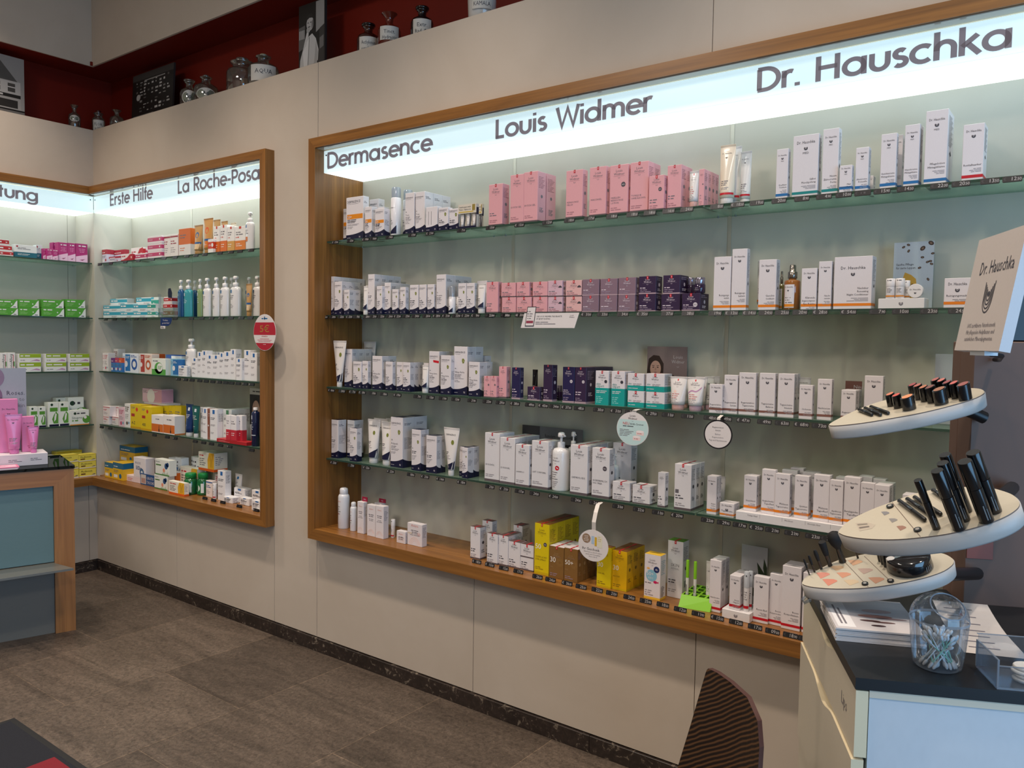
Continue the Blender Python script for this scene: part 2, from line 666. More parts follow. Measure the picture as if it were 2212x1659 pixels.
SY = [-3.2, -2.2, -1.15, -0.055]
wall_panels(mb, YF, 0, 0.073, 0.62, SY, putl)
wall_panels(mb, YF, 0, 2.53, 2.94, [-2.2], putl)
putl(YF, 0.6, -2.4, 2.55)
mb.box(-0.05, YF, 0, -0.031, 0, 0.64, SEAM)
mb.box(-D - 0.03, YF, 0.6, -D, -0.0562, 2.56, PANEL)
mb.box(-D - 0.03, -0.0538, 0.6, -D, D, 2.56, PANEL)
mb.box(-D - 0.05, -0.1, 0.6, -D - 0.03, 0.0, 2.56, SEAM)
mb.box(-D - 0.02, YF, 2.91, -0.03, 0, 2.94, WALL)
structure(mb.build('wall_left'))

mb = MB()
STRIP = mat((206, 200, 184), .35, .4)
for x in (0.74, 3.30, 4.30):
    mb.box(x - .007, D - .0022, .645, x + .007, D - .0002, 2.395, STRIP)
structure(mb.build('trim_3'))

# corner post between the two niches: one cheek for each
mb = MB()
mb.box(-0.010, 0.0, 0.62, 0.0, D, 2.42, PANEL)
mb.box(-D, 0.0, 0.62, -0.010, 0.010, 2.42, PANEL)
structure(mb.build('trim_1'))

# red recess above: back, underside of the soffit, and the plastered fascia with its bright lower edge
mb = MB()
mb.box(-D - 0.03, D + 0.001, 2.90, XR, D + 0.03, 3.40, RED)
mb.box(-D - 0.03, YF, 2.90, -D - 0.001, D, 3.40, RED)
mb.box(0.012, 0.013, 3.356, XR, D, 3.38, RED)
mb.box(-D, YF, 3.356, -0.013, -0.013, 3.38, RED)
mb.box(-D, -0.0129, 3.356, 0.0119, D, 3.38, RED)
structure(mb.build('wall_recess'))
mb = MB()
mb.box(-0.012, 0.0, 3.353, XR, 0.013, ZC, WALL)
mb.box(-0.012, YF, 3.353, 0.0, 0.0, ZC, WALL)
structure(mb.build('trim_2'))
# enclosing walls of the shop beyond the picture, with the shop window
mb = MB()
ENC = plaster('shop_wall_paint', (205, 192, 176), (212, 200, 184))
mb.box(XR, YF, 0, XR + 0.1, -3.7, ZC, ENC)
mb.box(XR, -0.9, 0, XR + 0.1, 0.3, ZC, ENC)
mb.box(XR, -3.7, 0, XR + 0.1, -0.9, 0.35, ENC)
mb.box(XR, -3.7, 2.75, XR + 0.1, -0.9, ZC, ENC)
structure(mb.build('wall_right'))
mb = MB()
mb.box(-1.2, YF - 0.1, 0, XR, YF, ZC, ENC)
structure(mb.build('wall_front'))
mb = MB()
WF = mat((90, 92, 96), 0.4, 0.6)
for a, bb, c_, d_ in ((-3.7, -3.64, 0.35, 2.75), (-0.96, -0.9, 0.35, 2.75), (-2.33, -2.27, 0.35, 2.75), (-3.7, -0.9, 0.35, 0.41), (-3.7, -0.9, 2.69, 2.75)):
    mb.box(XR + 0.02, a, c_, XR + 0.08, bb, d_, WF)
structure(mb.build('window_1'))

# skirting
mb = MB()
for a0, a1 in ((0.012, 0.86), (0.86, 1.96), (1.96, 2.26), (2.26, 3.9), (3.9, 5.2), (5.2, 6.4), (6.4, XR)):
    mb.cbox(a0 + 0.0006, -0.010, 0, a1 - 0.0006, 0.02, 0.068, SKIRT, 0.0015)
structure(mb.build('baseboard_back'))
mb = MB()
for a0, a1 in ((YF, -2.4), (-2.4, -1.2), (-1.2, -0.012)):
    mb.cbox(-0.02, a0 + 0.0006, 0, 0.010, a1 - 0.0006, 0.068, SKIRT, 0.0015)
structure(mb.build('baseboard_left'))

# ------------------------------------------------------------------ oak frames of the niches
P = 0.0562
LINING = mat((196, 188, 172), 0.12, spec=0.8)


def quad_prism(mb, pts, y0, y1, m):
    """Mitred frame member: (x, z) outline between y0 and y1."""
    mb.extrude(pts, (0, y0, 0), (1, 0, 0), (0, 0, 1), y1 - y0, m)


def main_frame():
    x0, x1, z0, z1, t = 2.273, 6.70, 0.589, 2.558, 0.0475
    bt = 0.053
    r = empty('niche_frame', (x0, 0, 0))
    k = lambda pts: [(a - x0, c_) for a, c_ in pts]
    m1 = MB()
    quad_prism(m1, k([(x0, z1), (x0 + t, z1 - t), (x1 - t, z1 - t), (x1, z1)][::-1]), -P, 0.02, OAK_X)
    m1.build('top_rail', r)
    m1 = MB()
    m1.box(t + 0.001, -P + 0.012, z1 - t - 0.0035, x1 - x0 - t - 0.001, D, z1 - t - 0.0005, LINING)
    m1.build('top_lining', r)
    m1 = MB()
    m1.extrude(k([(x0, z0), (x1, z0), (x1 - t, z0 + bt), (x0 + t, z0 + bt)]), (0, -P, 0), (1, 0, 0), (0, 0, 1), P + 0.02, OAK_X)
    m1.box(t, 0.0202, z0 + 0.02, x1 - x0 - t, D, z0 + bt, OAK_X)
    m1.build('sill_board', r)
    for s in (0, 1):
        m1 = MB()
        if s == 0:
            quad_prism(m1, k([(x0, z0), (x0 + t, z0 + bt), (x0 + t, z1 - t), (x0, z1)]), -P, 0.02, OAK_Z)
            m1.box(t - 0.02, 0.0202, z0 + bt, t, D, z1 - t, OAK_Z)
        else:
            quad_prism(m1, k([(x1, z0), (x1, z1), (x1 - t, z1 - t), (x1 - t, z0 + bt)]), -P, 0.02, OAK_Z)
            m1.box(x1 - x0 - t, 0.0202, z0 + bt, x1 - x0 - t + 0.02, D, z1 - t, OAK_Z)
        m1.build('side_post', r)
    return tag(r, 'long oak frame and sill around the wide product niche', 'shelf frame')


def corner_frame():
    """Frame of the corner niche: one run on each wall, mitred in the inner corner."""
    t, bt, z0, z1, x1, y1 = 0.0475, 0.053, 0.589, 2.558, 1.93, -2.40
    r = empty('niche_frame', (0, 0, 0))
    m1 = MB()
    quad_prism(m1, [(P, z1 - t), (x1 - t, z1 - t), (x1, z1), (P, z1)], -P, 0.02, OAK_X)
    m1.build('top_rail', r)
    m1 = MB()
    m1.extrude([(P, z0), (x1, z0), (x1 - t, z0 + bt), (P, z0 + bt)], (0, -P, 0), (1, 0, 0), (0, 0, 1), P + 0.02, OAK_X)
    m1.box(0.0, 0.0202, z0 + 0.02, x1 - t, D, z0 + bt, OAK_X)
    m1.build('sill_board', r)
    m1 = MB()
    quad_prism(m1, [(x1, z0), (x1, z1), (x1 - t, z1 - t), (x1 - t, z0 + bt)], -P, 0.02, OAK_Z)
    m1.box(x1 - t, 0.0202, z0 + bt, x1 - t + 0.02, D, z1 - t, OAK_Z)
    m1.build('side_post', r)
    m1 = MB()
    m1.box(0.012, -P + 0.012, z1 - t - 0.0035, x1 - t - 0.001, D, z1 - t - 0.0005, LINING)
    m1.build('top_lining', r)
    m1 = MB()                                            # the run on the wall behind the counter
    m1.extrude([(-P, z1 - t), (-P, z1), (y1, z1), (y1, z1 - t)][::-1], (P, 0, 0), (0, 1, 0), (0, 0, 1), P + 0.02, OAK_Y)
    m1.box(-0.02, -P, z1 - t, P, 0.0, z1, OAK_Y)
    m1.build('top_rail', r)
    m1 = MB()
    m1.box(-0.02, y1, z0, P, 0.0, z0 + bt, OAK_Y)
    m1.box(-D, y1, z0 + 0.02, -0.0202, 0.0, z0 + bt, OAK_Y)
    m1.build('sill_board', r)
    m1 = MB()
    m1.box(-D, y1, z1 - t - 0.0035, P - 0.012, -0.012, z1 - t - 0.0005, LINING)
    m1.build('top_lining', r)
    return tag(r, 'oak frame of the corner niche running round both walls', 'shelf frame')


main_frame()
corner_frame()

# ------------------------------------------------------------------ light boxes with lettering
ZB, ZT = 2.398, 2.5035


def light_box(label, origin, rot, x0, x1, words, base):
    """Opal acrylic L: lettered front and glowing underside, screw caps at the ends."""
    r = empty('light_box', origin, rot)
    m1 = MB()
    m1.box(x0, 0.0, ZB, x1, 0.004, ZT, LIGHTBOX)
    m1.build('front_panel', r)
    m1 = MB()
    m1.box(x0, 0.004, ZB, x1, D - 0.001, ZB + 0.004, UNDER if 'wide' in label else UNDER_C)
    m1.build('underside_panel', r)
    m1 = MB()                                            # the lamp tube shows through along the front edge of the underside
    m1.lathe([(0.001, 0), (0.013, 0.0), (0.013, 1.0), (0.001, 1.0)], TUBE_LIGHT, 10)
    L = x1 - x0 - 0.40
    for i, v in enumerate(m1.v):
        m1.v[i] = Vector((x0 + 0.20 + v.z * L, 0.085 + v.y, ZB - 0.0005 + abs(v.x) * 0.06 - 0.001))
    m1.build('lamp_tube', r)
    m1 = MB()
    for x in (x0 + 0.018, x1 - 0.018):
        b_ = len(m1.v)
        m1.lathe([(0.0001, 0.003), (0.0035, 0.003), (0.0035, 0.0)], mat((60, 58, 56), 0.4, 0.7), 12)
        for i in range(b_, len(m1.v)):
            v = m1.v[i]
            m1.v[i] = Vector((x + v.x, -v.z, ZT - 0.022 + v.y))
    m1.build('screw_cap', r)
    for s, a0, a1 in words:
        sign_letters('lettering', s, r, (a0 - 0.008, -0.0005, base), (1, 0, 0), (0, 0, 1), a1 - a0 + 0.02, 0.077, LETTER)
    return tag(r, label, 'illuminated sign')


GLY['ä'] = (.80, GLY['a'][1] + [[(.22, .84), (.22, .97)], [(.50, .84), (.50, .97)]])
light_box('long backlit sign with three grey brand names over the wide niche', (0, 0, 0), 0, 2.3215, 6.651,
          [('Dermasence', 2.353, 3.030), ('Louis Widmer', 3.397, 4.092), ('Dr. Hauschka', 4.488, 5.188)], 2.4155)
light_box('backlit sign with two grey headings over the corner niche', (0, 0, 0), 0, 0.003, 1.881,
          [('Erste Hilfe', 0.226, 0.730), ('La Roche-Posay', 1.025, 1.857)], 2.4245)
light_box('backlit sign with grey heading on the wall behind the counter', (0, 0, 0), PI / 2, -2.35, -0.003,
          [('Erkältung', -0.812, -0.352)], 2.4205)

# ------------------------------------------------------------------ glass shelves (each pane is a thing)
ZS = {1: 2.068, 2: 1.704, 3: 1.348, 4: 0.989}
ORD = ['zeroth', 'first', 'second', 'third', 'fourth', 'fifth', 'sixth', 'seventh', 'eighth', 'ninth', 'tenth', 'eleventh', 'twelfth', 'thirteenth', 'fourteenth', 'fifteenth', 'sixteenth', 'seventeenth',
       'eighteenth', 'nineteenth', 'twentieth', 'twenty-first', 'twenty-second', 'twenty-third', 'twenty-fourth', 'twenty-fifth', 'twenty-sixth', 'twenty-seventh', 'twenty-eighth', 'twenty-ninth', 'thirtieth',
       'thirty-first', 'thirty-second', 'thirty-third', 'thirty-fourth', 'thirty-fifth']
SHN = {1: 'top', 2: 'second', 3: 'third', 4: 'fourth'}


def pane(x0, x1, z, label, rot=0.0, y0=0.020):
    r = empty('glass_shelf', (0, 0, 0), rot)
    t = 0.008
    m1 = MB()
    m1.box(x0, y0 + 0.0012, z - t, x1, D - 0.001, z, GLASS)
    m1.build('pane', r)
    m1 = MB()
    m1.box(x0, y0, z - t, x1, y0 + 0.0012, z, GLASS_EDGE)
    m1.build('polished_edge', r)
    m1 = MB()
    for x in (x0 + 0.03, x1 - 0.03):
        m1.lathe([(0.004, z - t - 0.006), (0.004, z - t)], mat((150, 150, 150), 0.3, 0.9), 8, (x, D - 0.03))
    m1.build('shelf_pin', r)
    tag(r, label, 'glass shelf', 'glass shelves of the niches')


for k in (1, 2, 3, 4):
    n = SHN[k]
    pane(2.3225, 3.24, ZS[k], 'glass pane under navy-footed cartons, %s shelf of the wide niche' % n)
    pane(3.246, 4.295, ZS[k], 'glass pane under widest mixed pink and white cartons, %s shelf of the wide niche' % n if k < 3 else 'middle glass pane of the %s shelf in the wide niche' % n)
    pane(4.302, 6.60, ZS[k], 'glass pane under plain white stripe-footed cartons, %s shelf of the wide niche' % n)
    pane(0.006, 1.8805, ZS[k], 'glass shelf, %s one of the corner niche under two headings' % n)
    pane(-2.30, -0.006, ZS[k], 'glass shelf, %s one of the niche behind the counter' % n, PI / 2)

# ------------------------------------------------------------------ goods: kind, print style, wall, shelf, x, depth of the front, z, width, depth, height, how many deep, options
GOODS = [
('box','derma','m',1,2.3379,.11,2.068,.0488,.0244,.1693,1,dict(band='or')),
('box','derma','m',1,2.4281,.05,2.068,.1204,.0368,.2063,1,dict(band='or',b='50+')),
('box','derma','m',1,2.5054,.13,2.068,.0646,.04,.2024,1,{}),
('box','derma','m',1,2.5768,.035,2.068,.0467,.0367,.147,1,dict(band='or',b='50+')),
('box','derma','m',1,2.5947,.1,2.068,.0444,.035,.1532,1,{}),
('box','derma','m',1,2.6515,.03,2.068,.0602,.0395,.13,1,dict(band='or',b='50+')),
('bottle','foam','m',1,2.719,.05,2.068,.0507,.0507,.2281,1,{}),
('bottle','foam','m',1,2.7326,.115,2.068,.0503,.0503,.2254,1,{}),
('box','derma','m',1,2.8287,.05,2.068,.0575,.0288,.1897,1,dict(p='Tonic')),
('box','derma','m',1,2.894,.05,2.068,.0563,.0579,.1876,3,dict(p='Tonic')),
('box','derma','m',1,2.977,.03,2.068,.0691,.03,.1098,1,dict(plain=1)),
('box','derma','m',1,3.0529,.03,2.068,.0567,.0291,.0999,1,dict(leaf=1)),
('box','derma','m',1,3.1102,.035,2.068,.0568,.0298,.0912,1,dict(leaf=1)),
('display','tubecard','m',1,3.1676,.03,2.068,.0995,.0186,.1035,1,{}),
('display','tubecard','m',1,3.2056,.11,2.068,.0294,.012,.116,1,{}),
('box','widmer','m',1,3.3235,.045,2.068,.0725,.0472,.1754,1,dict(c='pink')),
('box','widmer','m',1,3.4359,.045,2.068,.069,.03,.2023,1,dict(c='pink',p='DUSCH GEL')),
('box','widmer','m',1,3.5054,.045,2.068,.0692,.0577,.2061,1,dict(c='pink',p='DUSCH GEL')),
('box','widmer','m',1,3.5253,.115,2.068,.0442,.0675,.2088,1,dict(c='pink')),
('box','widmer','m',1,3.7108,.045,2.068,.0766,.0351,.1884,1,dict(c='pink',p='REINIGUNGS|MILCH')),
('box','widmer','m',1,3.8181,.045,2.068,.0735,.03,.1884,1,dict(c='pink',p='WASCHGEL')),
('box','widmer','m',1,3.9077,.045,2.068,.0781,.03,.1852,1,dict(c='pink',p='MIZELLEN|REINIGUNGS|LOTION',dot=1)),
('box','widmer','m',1,3.9942,.045,2.068,.0744,.0479,.1859,2,dict(c='pink',p='TONIQUE|OHNE ALKOHOL')),
('box','widmer','m',1,4.0798,.03,2.068,.0606,.03,.1249,1,dict(c='pink',dot=1)),
('box','widmer','m',1,4.1452,.045,2.068,.0546,.0447,.1572,2,dict(c='pink')),
('tube','tube','m',1,4.2296,.03,2.068,.0342,.0386,.1278,1,dict(c='white',cap='skin',brand='W')),
('box','widmer','m',1,4.2644,.05,2.068,.0199,.0312,.1324,4,dict(c='pink',dot=1)),
('tube','tube','m',1,4.3331,.045,2.068,.0555,.05,.208,1,dict(c='cream',cap='white',brand='H',band='red')),
('tube','tube','m',1,4.3324,.11,2.068,.052,.05,.2146,1,dict(c='white',cap='white',brand='H',band='red')),
('tube','tube','m',1,4.3892,.09,2.068,.0394,.0476,.1886,1,dict(c='white',cap='white',brand='H',band='red')),
('box','hausch','m',1,4.5388,.045,2.068,.0383,.0243,.164,1,dict(c='blue',p='Kopfhaut|Tonikum',med=1)),
('box','hausch','m',1,4.5921,.045,2.068,.0811,.0375,.1992,1,dict(c='teal',p='Salbei|Mundspülung',med=1)),
('box','hausch','m',1,4.6859,.045,2.068,.0489,.0311,.2077,1,dict(c='teal',p='Neem|Zahncreme|Forte',med=1)),
('box','hausch','m',1,4.7442,.03,2.068,.037,.0218,.084,1,dict(c='blue',p='Med|Lippenpflege',med=1)),
('box','hausch','m',1,4.7873,.045,2.068,.0381,.0287,.1363,1,dict(c='blue',p='Akutcreme|Potentilla',med=1)),
('box','hausch','m',1,4.8085,.13,2.068,.0129,.03,.0632,1,dict(c='blue')),
('box','hausch','m',1,4.8596,.045,2.068,.0443,.0255,.1677,1,dict(c='blue',p='Gesichtscreme|Mittagsblume',med=1)),
('box','hausch','m',1,4.8789,.1,2.068,.0306,.03,.1736,1,dict(c='blue')),
('box','hausch','m',1,4.9256,.045,2.068,.0408,.0507,.1854,1,dict(c='blue',p='Handcreme|Mittagsblume',med=1)),
('box','hausch','m',1,4.9814,.045,2.068,.0592,.1028,.2181,1,dict(c='blue',p='Pflegelotion|Mittagsblume',med=1)),
('box','hausch','m',1,5.0807,.045,2.068,.0535,.0719,.1634,1,dict(c='red',p='Revitalhaarkur')),
('box','derma','m',2,2.324,.045,1.704,.0207,.0508,.1923,4,{}),
('box','derma','m',2,2.3604,.035,1.704,.0547,.04,.1645,3,dict(leaf=1)),
('box','derma','m',2,2.437,.03,1.704,.0385,.0355,.1224,2,dict(leaf=1)),
('tube','tube','m',2,2.5568,.03,1.704,.0324,.0378,.1377,1,dict(c='white',cap='white',brand='D')),
('tube','tube','m',2,2.4997,.1,1.704,.0267,.0267,.1465,1,dict(c='white',cap='white')),
('box','derma','m',2,2.5899,.045,1.704,.0443,.0436,.1927,4,{}),
('box','derma','m',2,2.6654,.03,1.704,.0368,.02,.1335,1,dict(leaf=1)),
('box','derma','m',2,2.7027,.045,1.704,.0405,.0634,.1492,2,dict(leaf=1)),
('box','derma','m',2,2.7684,.03,1.704,.0394,.0197,.1155,1,dict(leaf=1)),
('box','derma','m',2,2.8192,.03,1.704,.0354,.0235,.1242,1,dict(leaf=1)),
('box','derma','m',2,2.8671,.045,1.704,.0539,.0269,.1338,1,dict(leaf=1)),
('box','derma','m',2,2.9261,.045,1.704,.0439,.0219,.1334,1,{}),
('box','derma','m',2,2.977,.045,1.704,.0413,.0206,.1333,1,dict(leaf=1)),
('box','derma','m',2,3.0309,.045,1.704,.0559,.0583,.1743,3,dict(p='Rosamin')),
('bottle','foamlet','m',2,3.1034,.035,1.704,.0326,.0326,.1201,1,{}),
('bottle','foamlet','m',2,3.0927,.1,1.704,.0233,.0233,.1268,1,{}),
('box','derma','m',2,3.1592,.045,1.704,.0447,.0224,.1322,1,dict(leaf=1)),
('box','derma','m',2,3.2069,.045,1.704,.0452,.0226,.1316,1,dict(leaf=1)),
('tube','tube','m',2,3.2691,.03,1.704,.0396,.0396,.1277,1,dict(c='white',cap='white',brand='D')),
('box','derma','m',2,3.203,.12,1.704,.0561,.05,.146,1,{}),
('box','widmer','m',2,3.3171,.045,1.704,.0632,.03,.1321,1,dict(c='pink')),
('box','widmer','m',2,3.401,.045,1.704,.0726,.03,.066,1,dict(c='pink',low=1)),
('box','widmer','m',2,3.3965,.045,1.7705,.0749,.03,.0595,1,dict(c='pink',low=1)),
('box','widmer','m',2,3.4776,.045,1.704,.0745,.03,.0652,1,dict(c='pink',low=1)),
('box','widmer','m',2,3.4758,.045,1.7697,.0652,.03,.0608,1,dict(c='pink',low=1)),
('box','widmer','m',2,3.5602,.045,1.704,.0702,.03,.0644,1,dict(c='pink',low=1)),
('box','widmer','m',2,3.5579,.045,1.7689,.0723,.03,.0603,1,dict(c='pink',low=1)),
('box','widmer','m',2,3.6341,.045,1.704,.0688,.03,.0628,1,dict(c='lilac',low=1,fan=1)),
('box','widmer','m',2,3.6327,.045,1.7673,.0688,.03,.0638,1,dict(c='lilac',low=1,fan=1)),
('box','widmer','m',2,3.7198,.045,1.704,.0726,.03,.0618,1,dict(c='blush',low=1,fan=1)),
('box','widmer','m',2,3.7184,.045,1.7663,.0726,.03,.0628,1,dict(c='blush',low=1,fan=1)),
('box','widmer','m',2,3.7953,.045,1.704,.0744,.03,.0636,1,dict(c='mauve',low=1)),
('box','widmer','m',2,3.7939,.045,1.7681,.0758,.03,.0627,1,dict(c='mauve',low=1)),
('box','widmer','m',2,3.8746,.045,1.704,.0745,.03,.0626,1,dict(c='mauve',low=1)),
('box','widmer','m',2,3.8754,.045,1.7671,.0744,.03,.0633,1,dict(c='mauve',low=1)),
('box','widmer','m',2,3.9542,.045,1.704,.0714,.03,.0621,1,dict(c='mauve',low=1)),
('box','widmer','m',2,3.9544,.045,1.7666,.0726,.03,.0652,1,dict(c='mauve',low=1)),
('box','widmer','m',2,4.04,.045,1.704,.0703,.0537,.0641,1,dict(c='plum',low=1)),
('box','widmer','m',2,4.0405,.045,1.7686,.0702,.0492,.0649,1,dict(c='plum',low=1)),
('box','widmer','m',2,4.1329,.045,1.704,.074,.079,.062,1,dict(c='plum',low=1)),
('box','widmer','m',2,4.1384,.045,1.7665,.0665,.0724,.0674,1,dict(c='plum',low=1)),
('box','widmer','m',2,4.221,.03,1.704,.0687,.0744,.0621,1,dict(c='plum',low=1,dot=1)),
('jar','jar','m',2,4.2586,.03,1.7666,.0398,.0398,.0547,1,dict(c='plum')),
('jar','jar','m',2,4.2055,.09,1.7666,.0285,.0315,.0602,1,dict(c='plum')),
('box','hausch','m',2,4.3317,.045,1.704,.0614,.03,.186,1,dict(c='orange',p='Reinigungs|milch')),
('box','hausch','m',2,4.3965,.045,1.704,.0525,.0262,.2096,1,dict(c='orange',p='Reinigungs|balsam')),
('tube','tube','m',2,4.4579,.11,1.704,.0271,.0271,.1744,1,dict(c='white',cap='white',band='orange')),
('box','hausch','m',2,4.4913,.045,1.704,.0588,.0345,.1685,1,dict(c='orange',p='Gesichts|tonikum')),
('bottle','tonic','m',2,4.5322,.12,1.704,.0173,.0173,.1352,1,dict(c='olive')),
('bottle','tonic','m',2,4.5698,.045,1.704,.0516,.0516,.149,1,dict(c='brown')),
('box','hausch','m',2,4.6329,.045,1.704,.0487,.0244,.1336,1,dict(c='orange',p='Klärende|Augencompress|Eye Revive')),
('box','hausch','m',2,4.6869,.045,1.704,.0406,.0244,.1537,1,dict(c='orange',p='Nacht|serum')),
('box','hausch','m',2,4.7117,.11,1.704,.014,.04,.1573,1,dict(c='orange')),
('box','hausch','m',2,4.7348,.045,1.704,.1131,.0511,.1646,1,dict(c='orange',p='Nachtkur|Renewing|Night Conditioner')),
('riser','riser','m',2,4.8685,.045,1.704,.1288,.0711,.0311,1,dict(c='white')),
('stick','lipstick','m',2,4.8863,.045,1.7356,.027,.027,.0607,1,dict(c='orange')),
('stick','lipstick','m',2,4.9139,.045,1.7356,.0254,.0254,.0606,1,dict(c='orange')),
('stick','lipstick','m',2,4.9307,.075,1.7356,.0187,.0201,.0557,1,dict(c='orange')),
('jar','potlid','m',2,4.95,.045,1.7356,.0422,.0436,.0257,1,dict(c='white')),
('card','honey','m',2,4.8762,.2,1.704,.1161,.0025,.2181,1,{}),
('box','hausch','m',2,5.0486,.045,1.704,.0693,.0602,.0871,1,dict(c='orange',p='Reinigungsmaske')),
('tube','tube','m',3,2.3368,.035,1.348,.0962,.03,.2294,1,dict(c='white',cap='white',brand='D',leaf=1)),
('tube','tube','m',3,2.3673,.2,1.348,.0894,.05,.227,1,dict(c='white',cap='white',brand='D')),
('box','derma','m',3,2.4006,.066,1.348,.0552,.0433,.1894,3,dict(p='Adtop')),
('box','derma','m',3,2.5045,.03,1.348,.059,.0295,.131,1,dict(leaf=1,top=1)),
('box','derma','m',3,2.5649,.035,1.348,.0386,.0229,.1346,1,dict(leaf=1,top=1)),
('box','derma','m',3,2.6282,.04,1.348,.0663,.0469,.1606,2,dict(p='Adtop plus',top=1)),
('box','derma','m',3,2.7177,.04,1.348,.0466,.0243,.1353,1,dict(top=1)),
('box','derma','m',3,2.7808,.05,1.348,.0412,.0206,.1353,1,dict(leaf=1,top=1)),
('box','derma','m',3,2.8324,.04,1.348,.046,.0289,.1355,3,dict(leaf=1,top=1)),
('tube','tube','m',3,2.9477,.03,1.348,.0379,.0379,.1257,1,dict(c='white',cap='white',brand='D')),
('box','derma','m',3,2.9157,.09,1.348,.0308,.045,.1344,1,dict(top=1)),
('box','derma','m',3,2.9866,.05,1.348,.0612,.0458,.1893,2,dict(p='Vitop forte',flash=1,top=1)),
('box','derma','m',3,3.075,.03,1.348,.0598,.03,.1734,1,dict(p='Vitop forte',leaf=1,top=1)),
('box','derma','m',3,3.1353,.05,1.348,.0761,.0543,.2133,2,dict(p='Vitop forte',leaf=1,top=1)),
('box','derma','m',3,3.1039,.18,1.348,.1053,.04,.1727,1,dict(top=1)),
('box','derma','m',3,3.2377,.03,1.348,.0596,.0444,.1486,2,dict(p='Vitop forte',leaf=1,top=1)),
('box','widmer','m',3,3.3216,.03,1.348,.0343,.0171,.0902,1,dict(c='pink',dot=1)),
('box','widmer','m',3,3.3565,.03,1.348,.0336,.0193,.0915,1,dict(c='pink',dot=1)),
('box','widmer','m',3,3.3906,.045,1.348,.0402,.0283,.1325,1,dict(c='pink')),
('box','widmer','m',3,3.4587,.045,1.348,.0435,.0247,.131,1,dict(c='navy')),
('box','widmer','m',3,3.5393,.045,1.348,.0637,.03,.0552,1,dict(c='plum',low=1)),
('tube','tube','m',3,3.4946,.13,1.348,.0269,.0269,.1214,1,dict(c='black',cap='black')),
('box','widmer','m',3,3.6181,.045,1.348,.0448,.0343,.1467,1,dict(c='plum')),
('jar','jar','m',3,3.6283,.12,1.348,.0246,.0246,.0613,1,dict(c='plum')),
('box','widmer','m',3,3.7113,.045,1.348,.0546,.0273,.1411,1,dict(c='navy',p='SERUM|EXTRAIT|LIPOSOMAL',dot=1)),
('box','widmer','m',3,3.769,.045,1.348,.0519,.068,.1416,3,dict(c='plum',dot=1)),
('box','skinx','m',3,3.8627,.045,1.348,.0583,.0292,.1312,1,dict(p='skin|expert',dot=1)),
('box','skinx','m',3,3.9331,.045,1.348,.0572,.0375,.1319,2,dict(p='skin|expert',dot=1)),
('box','skinx','m',3,4.004,.045,1.348,.0676,.03,.0613,1,dict(low=1,p='skin|expert')),
('box','skinx','m',3,4.0023,.045,1.4098,.0676,.03,.0645,1,dict(low=1,p='skin|expert')),
('box','skinx','m',3,4.0808,.045,1.348,.0744,.0626,.0609,1,dict(low=1,p='skin|expert')),
('box','skinx','m',3,4.0791,.045,1.4094,.0744,.0624,.0668,1,dict(low=1,p='skin|expert')),
('tube','tube','m',3,4.17,.035,1.348,.0656,.05,.1204,1,dict(c='white',cap='skin',brand='W')),
('tube','tube','m',3,4.1604,.12,1.348,.0464,.0464,.1138,1,dict(c='white',cap='skin')),
('tube','tube','m',3,4.2357,.035,1.348,.0688,.05,.1205,1,dict(c='white',cap='lilac',brand='W',wave=1)),
('tube','tube','m',3,4.2439,.1,1.348,.0459,.028,.1208,1,dict(c='white',cap='lilac',brand='W',wave=1)),
('tube','tube','m',3,4.265,.13,1.348,.0361,.0361,.1216,1,dict(c='white',cap='lilac')),
('tube','tube','m',3,4.2736,.17,1.348,.0333,.0333,.1218,1,dict(c='white',cap='lilac')),
('card','women','m',3,3.9942,.215,1.348,.1682,.0025,.2277,1,{}),
('box','hausch','m',3,4.3337,.03,1.348,.0472,.0236,.1008,1,dict(c='brown',p='Regeneration|Augencreme')),
('box','hausch','m',3,4.3809,.045,1.348,.048,.024,.134,1,dict(c='brown',p='Regeneration|Serum')),
('box','hausch','m',3,4.4339,.045,1.348,.0587,.0294,.1441,1,dict(c='brown',p='Regeneration|Tagescreme')),
('tube','tube','m',3,4.4563,.15,1.348,.0106,.012,.1248,1,dict(c='white',cap='white')),
('box','hausch','m',3,4.5049,.045,1.348,.0534,.0267,.1451,1,dict(c='brown',p='Tagescreme|Balance')),
('box','hausch','m',3,4.5678,.045,1.348,.0534,.0297,.1453,2,dict(c='brown',p='Tagescreme|Intensiv')),
('box','hausch','m',3,4.643,.03,1.348,.0421,.0211,.1114,1,dict(c='brown',p='Öl-Serum')),
('tube','tube','m',3,4.5907,.17,1.348,.041,.041,.1295,1,dict(c='white',cap='white',brand='H')),
('box','hausch','m',3,4.696,.045,1.348,.0444,.0222,.1325,1,dict(c='brown',p='Nachtserum')),
('box','hausch','m',3,4.7699,.045,1.348,.0439,.0367,.1008,2,dict(c='brown',p='Augenserum')),
('card','neu','m',3,4.7445,.19,1.348,.052,.0025,.124,1,{}),
('box','hausch','m',3,4.8324,.07,1.348,.0545,.0272,.1476,1,dict(c='brown',p='Körperbalsam')),
('card','reinigt','m',3,5.0091,.2,1.348,.0803,.0025,.2196,1,{}),
('tube','tube','m',3,5.1,.12,1.348,.0273,.0273,.2133,1,dict(c='white',cap='white',brand='H',band='orange')),
('box','derma','m',4,2.324,.05,.989,.0513,.053,.192,1,dict(top=1)),
('box','derma','m',4,2.3851,.1,.989,.0532,.0601,.1914,1,dict(top=1)),
('box','derma','m',4,2.4779,.035,.989,.0498,.0338,.1626,1,dict(leaf=1,top=1)),
('tube','tube','m',4,2.568,.045,.989,.0865,.05,.2115,1,dict(c='white',cap='white',brand='D',leaf=1)),
('tube','tube','m',4,2.5314,.13,.989,.0988,.028,.2084,1,dict(c='white',cap='white')),
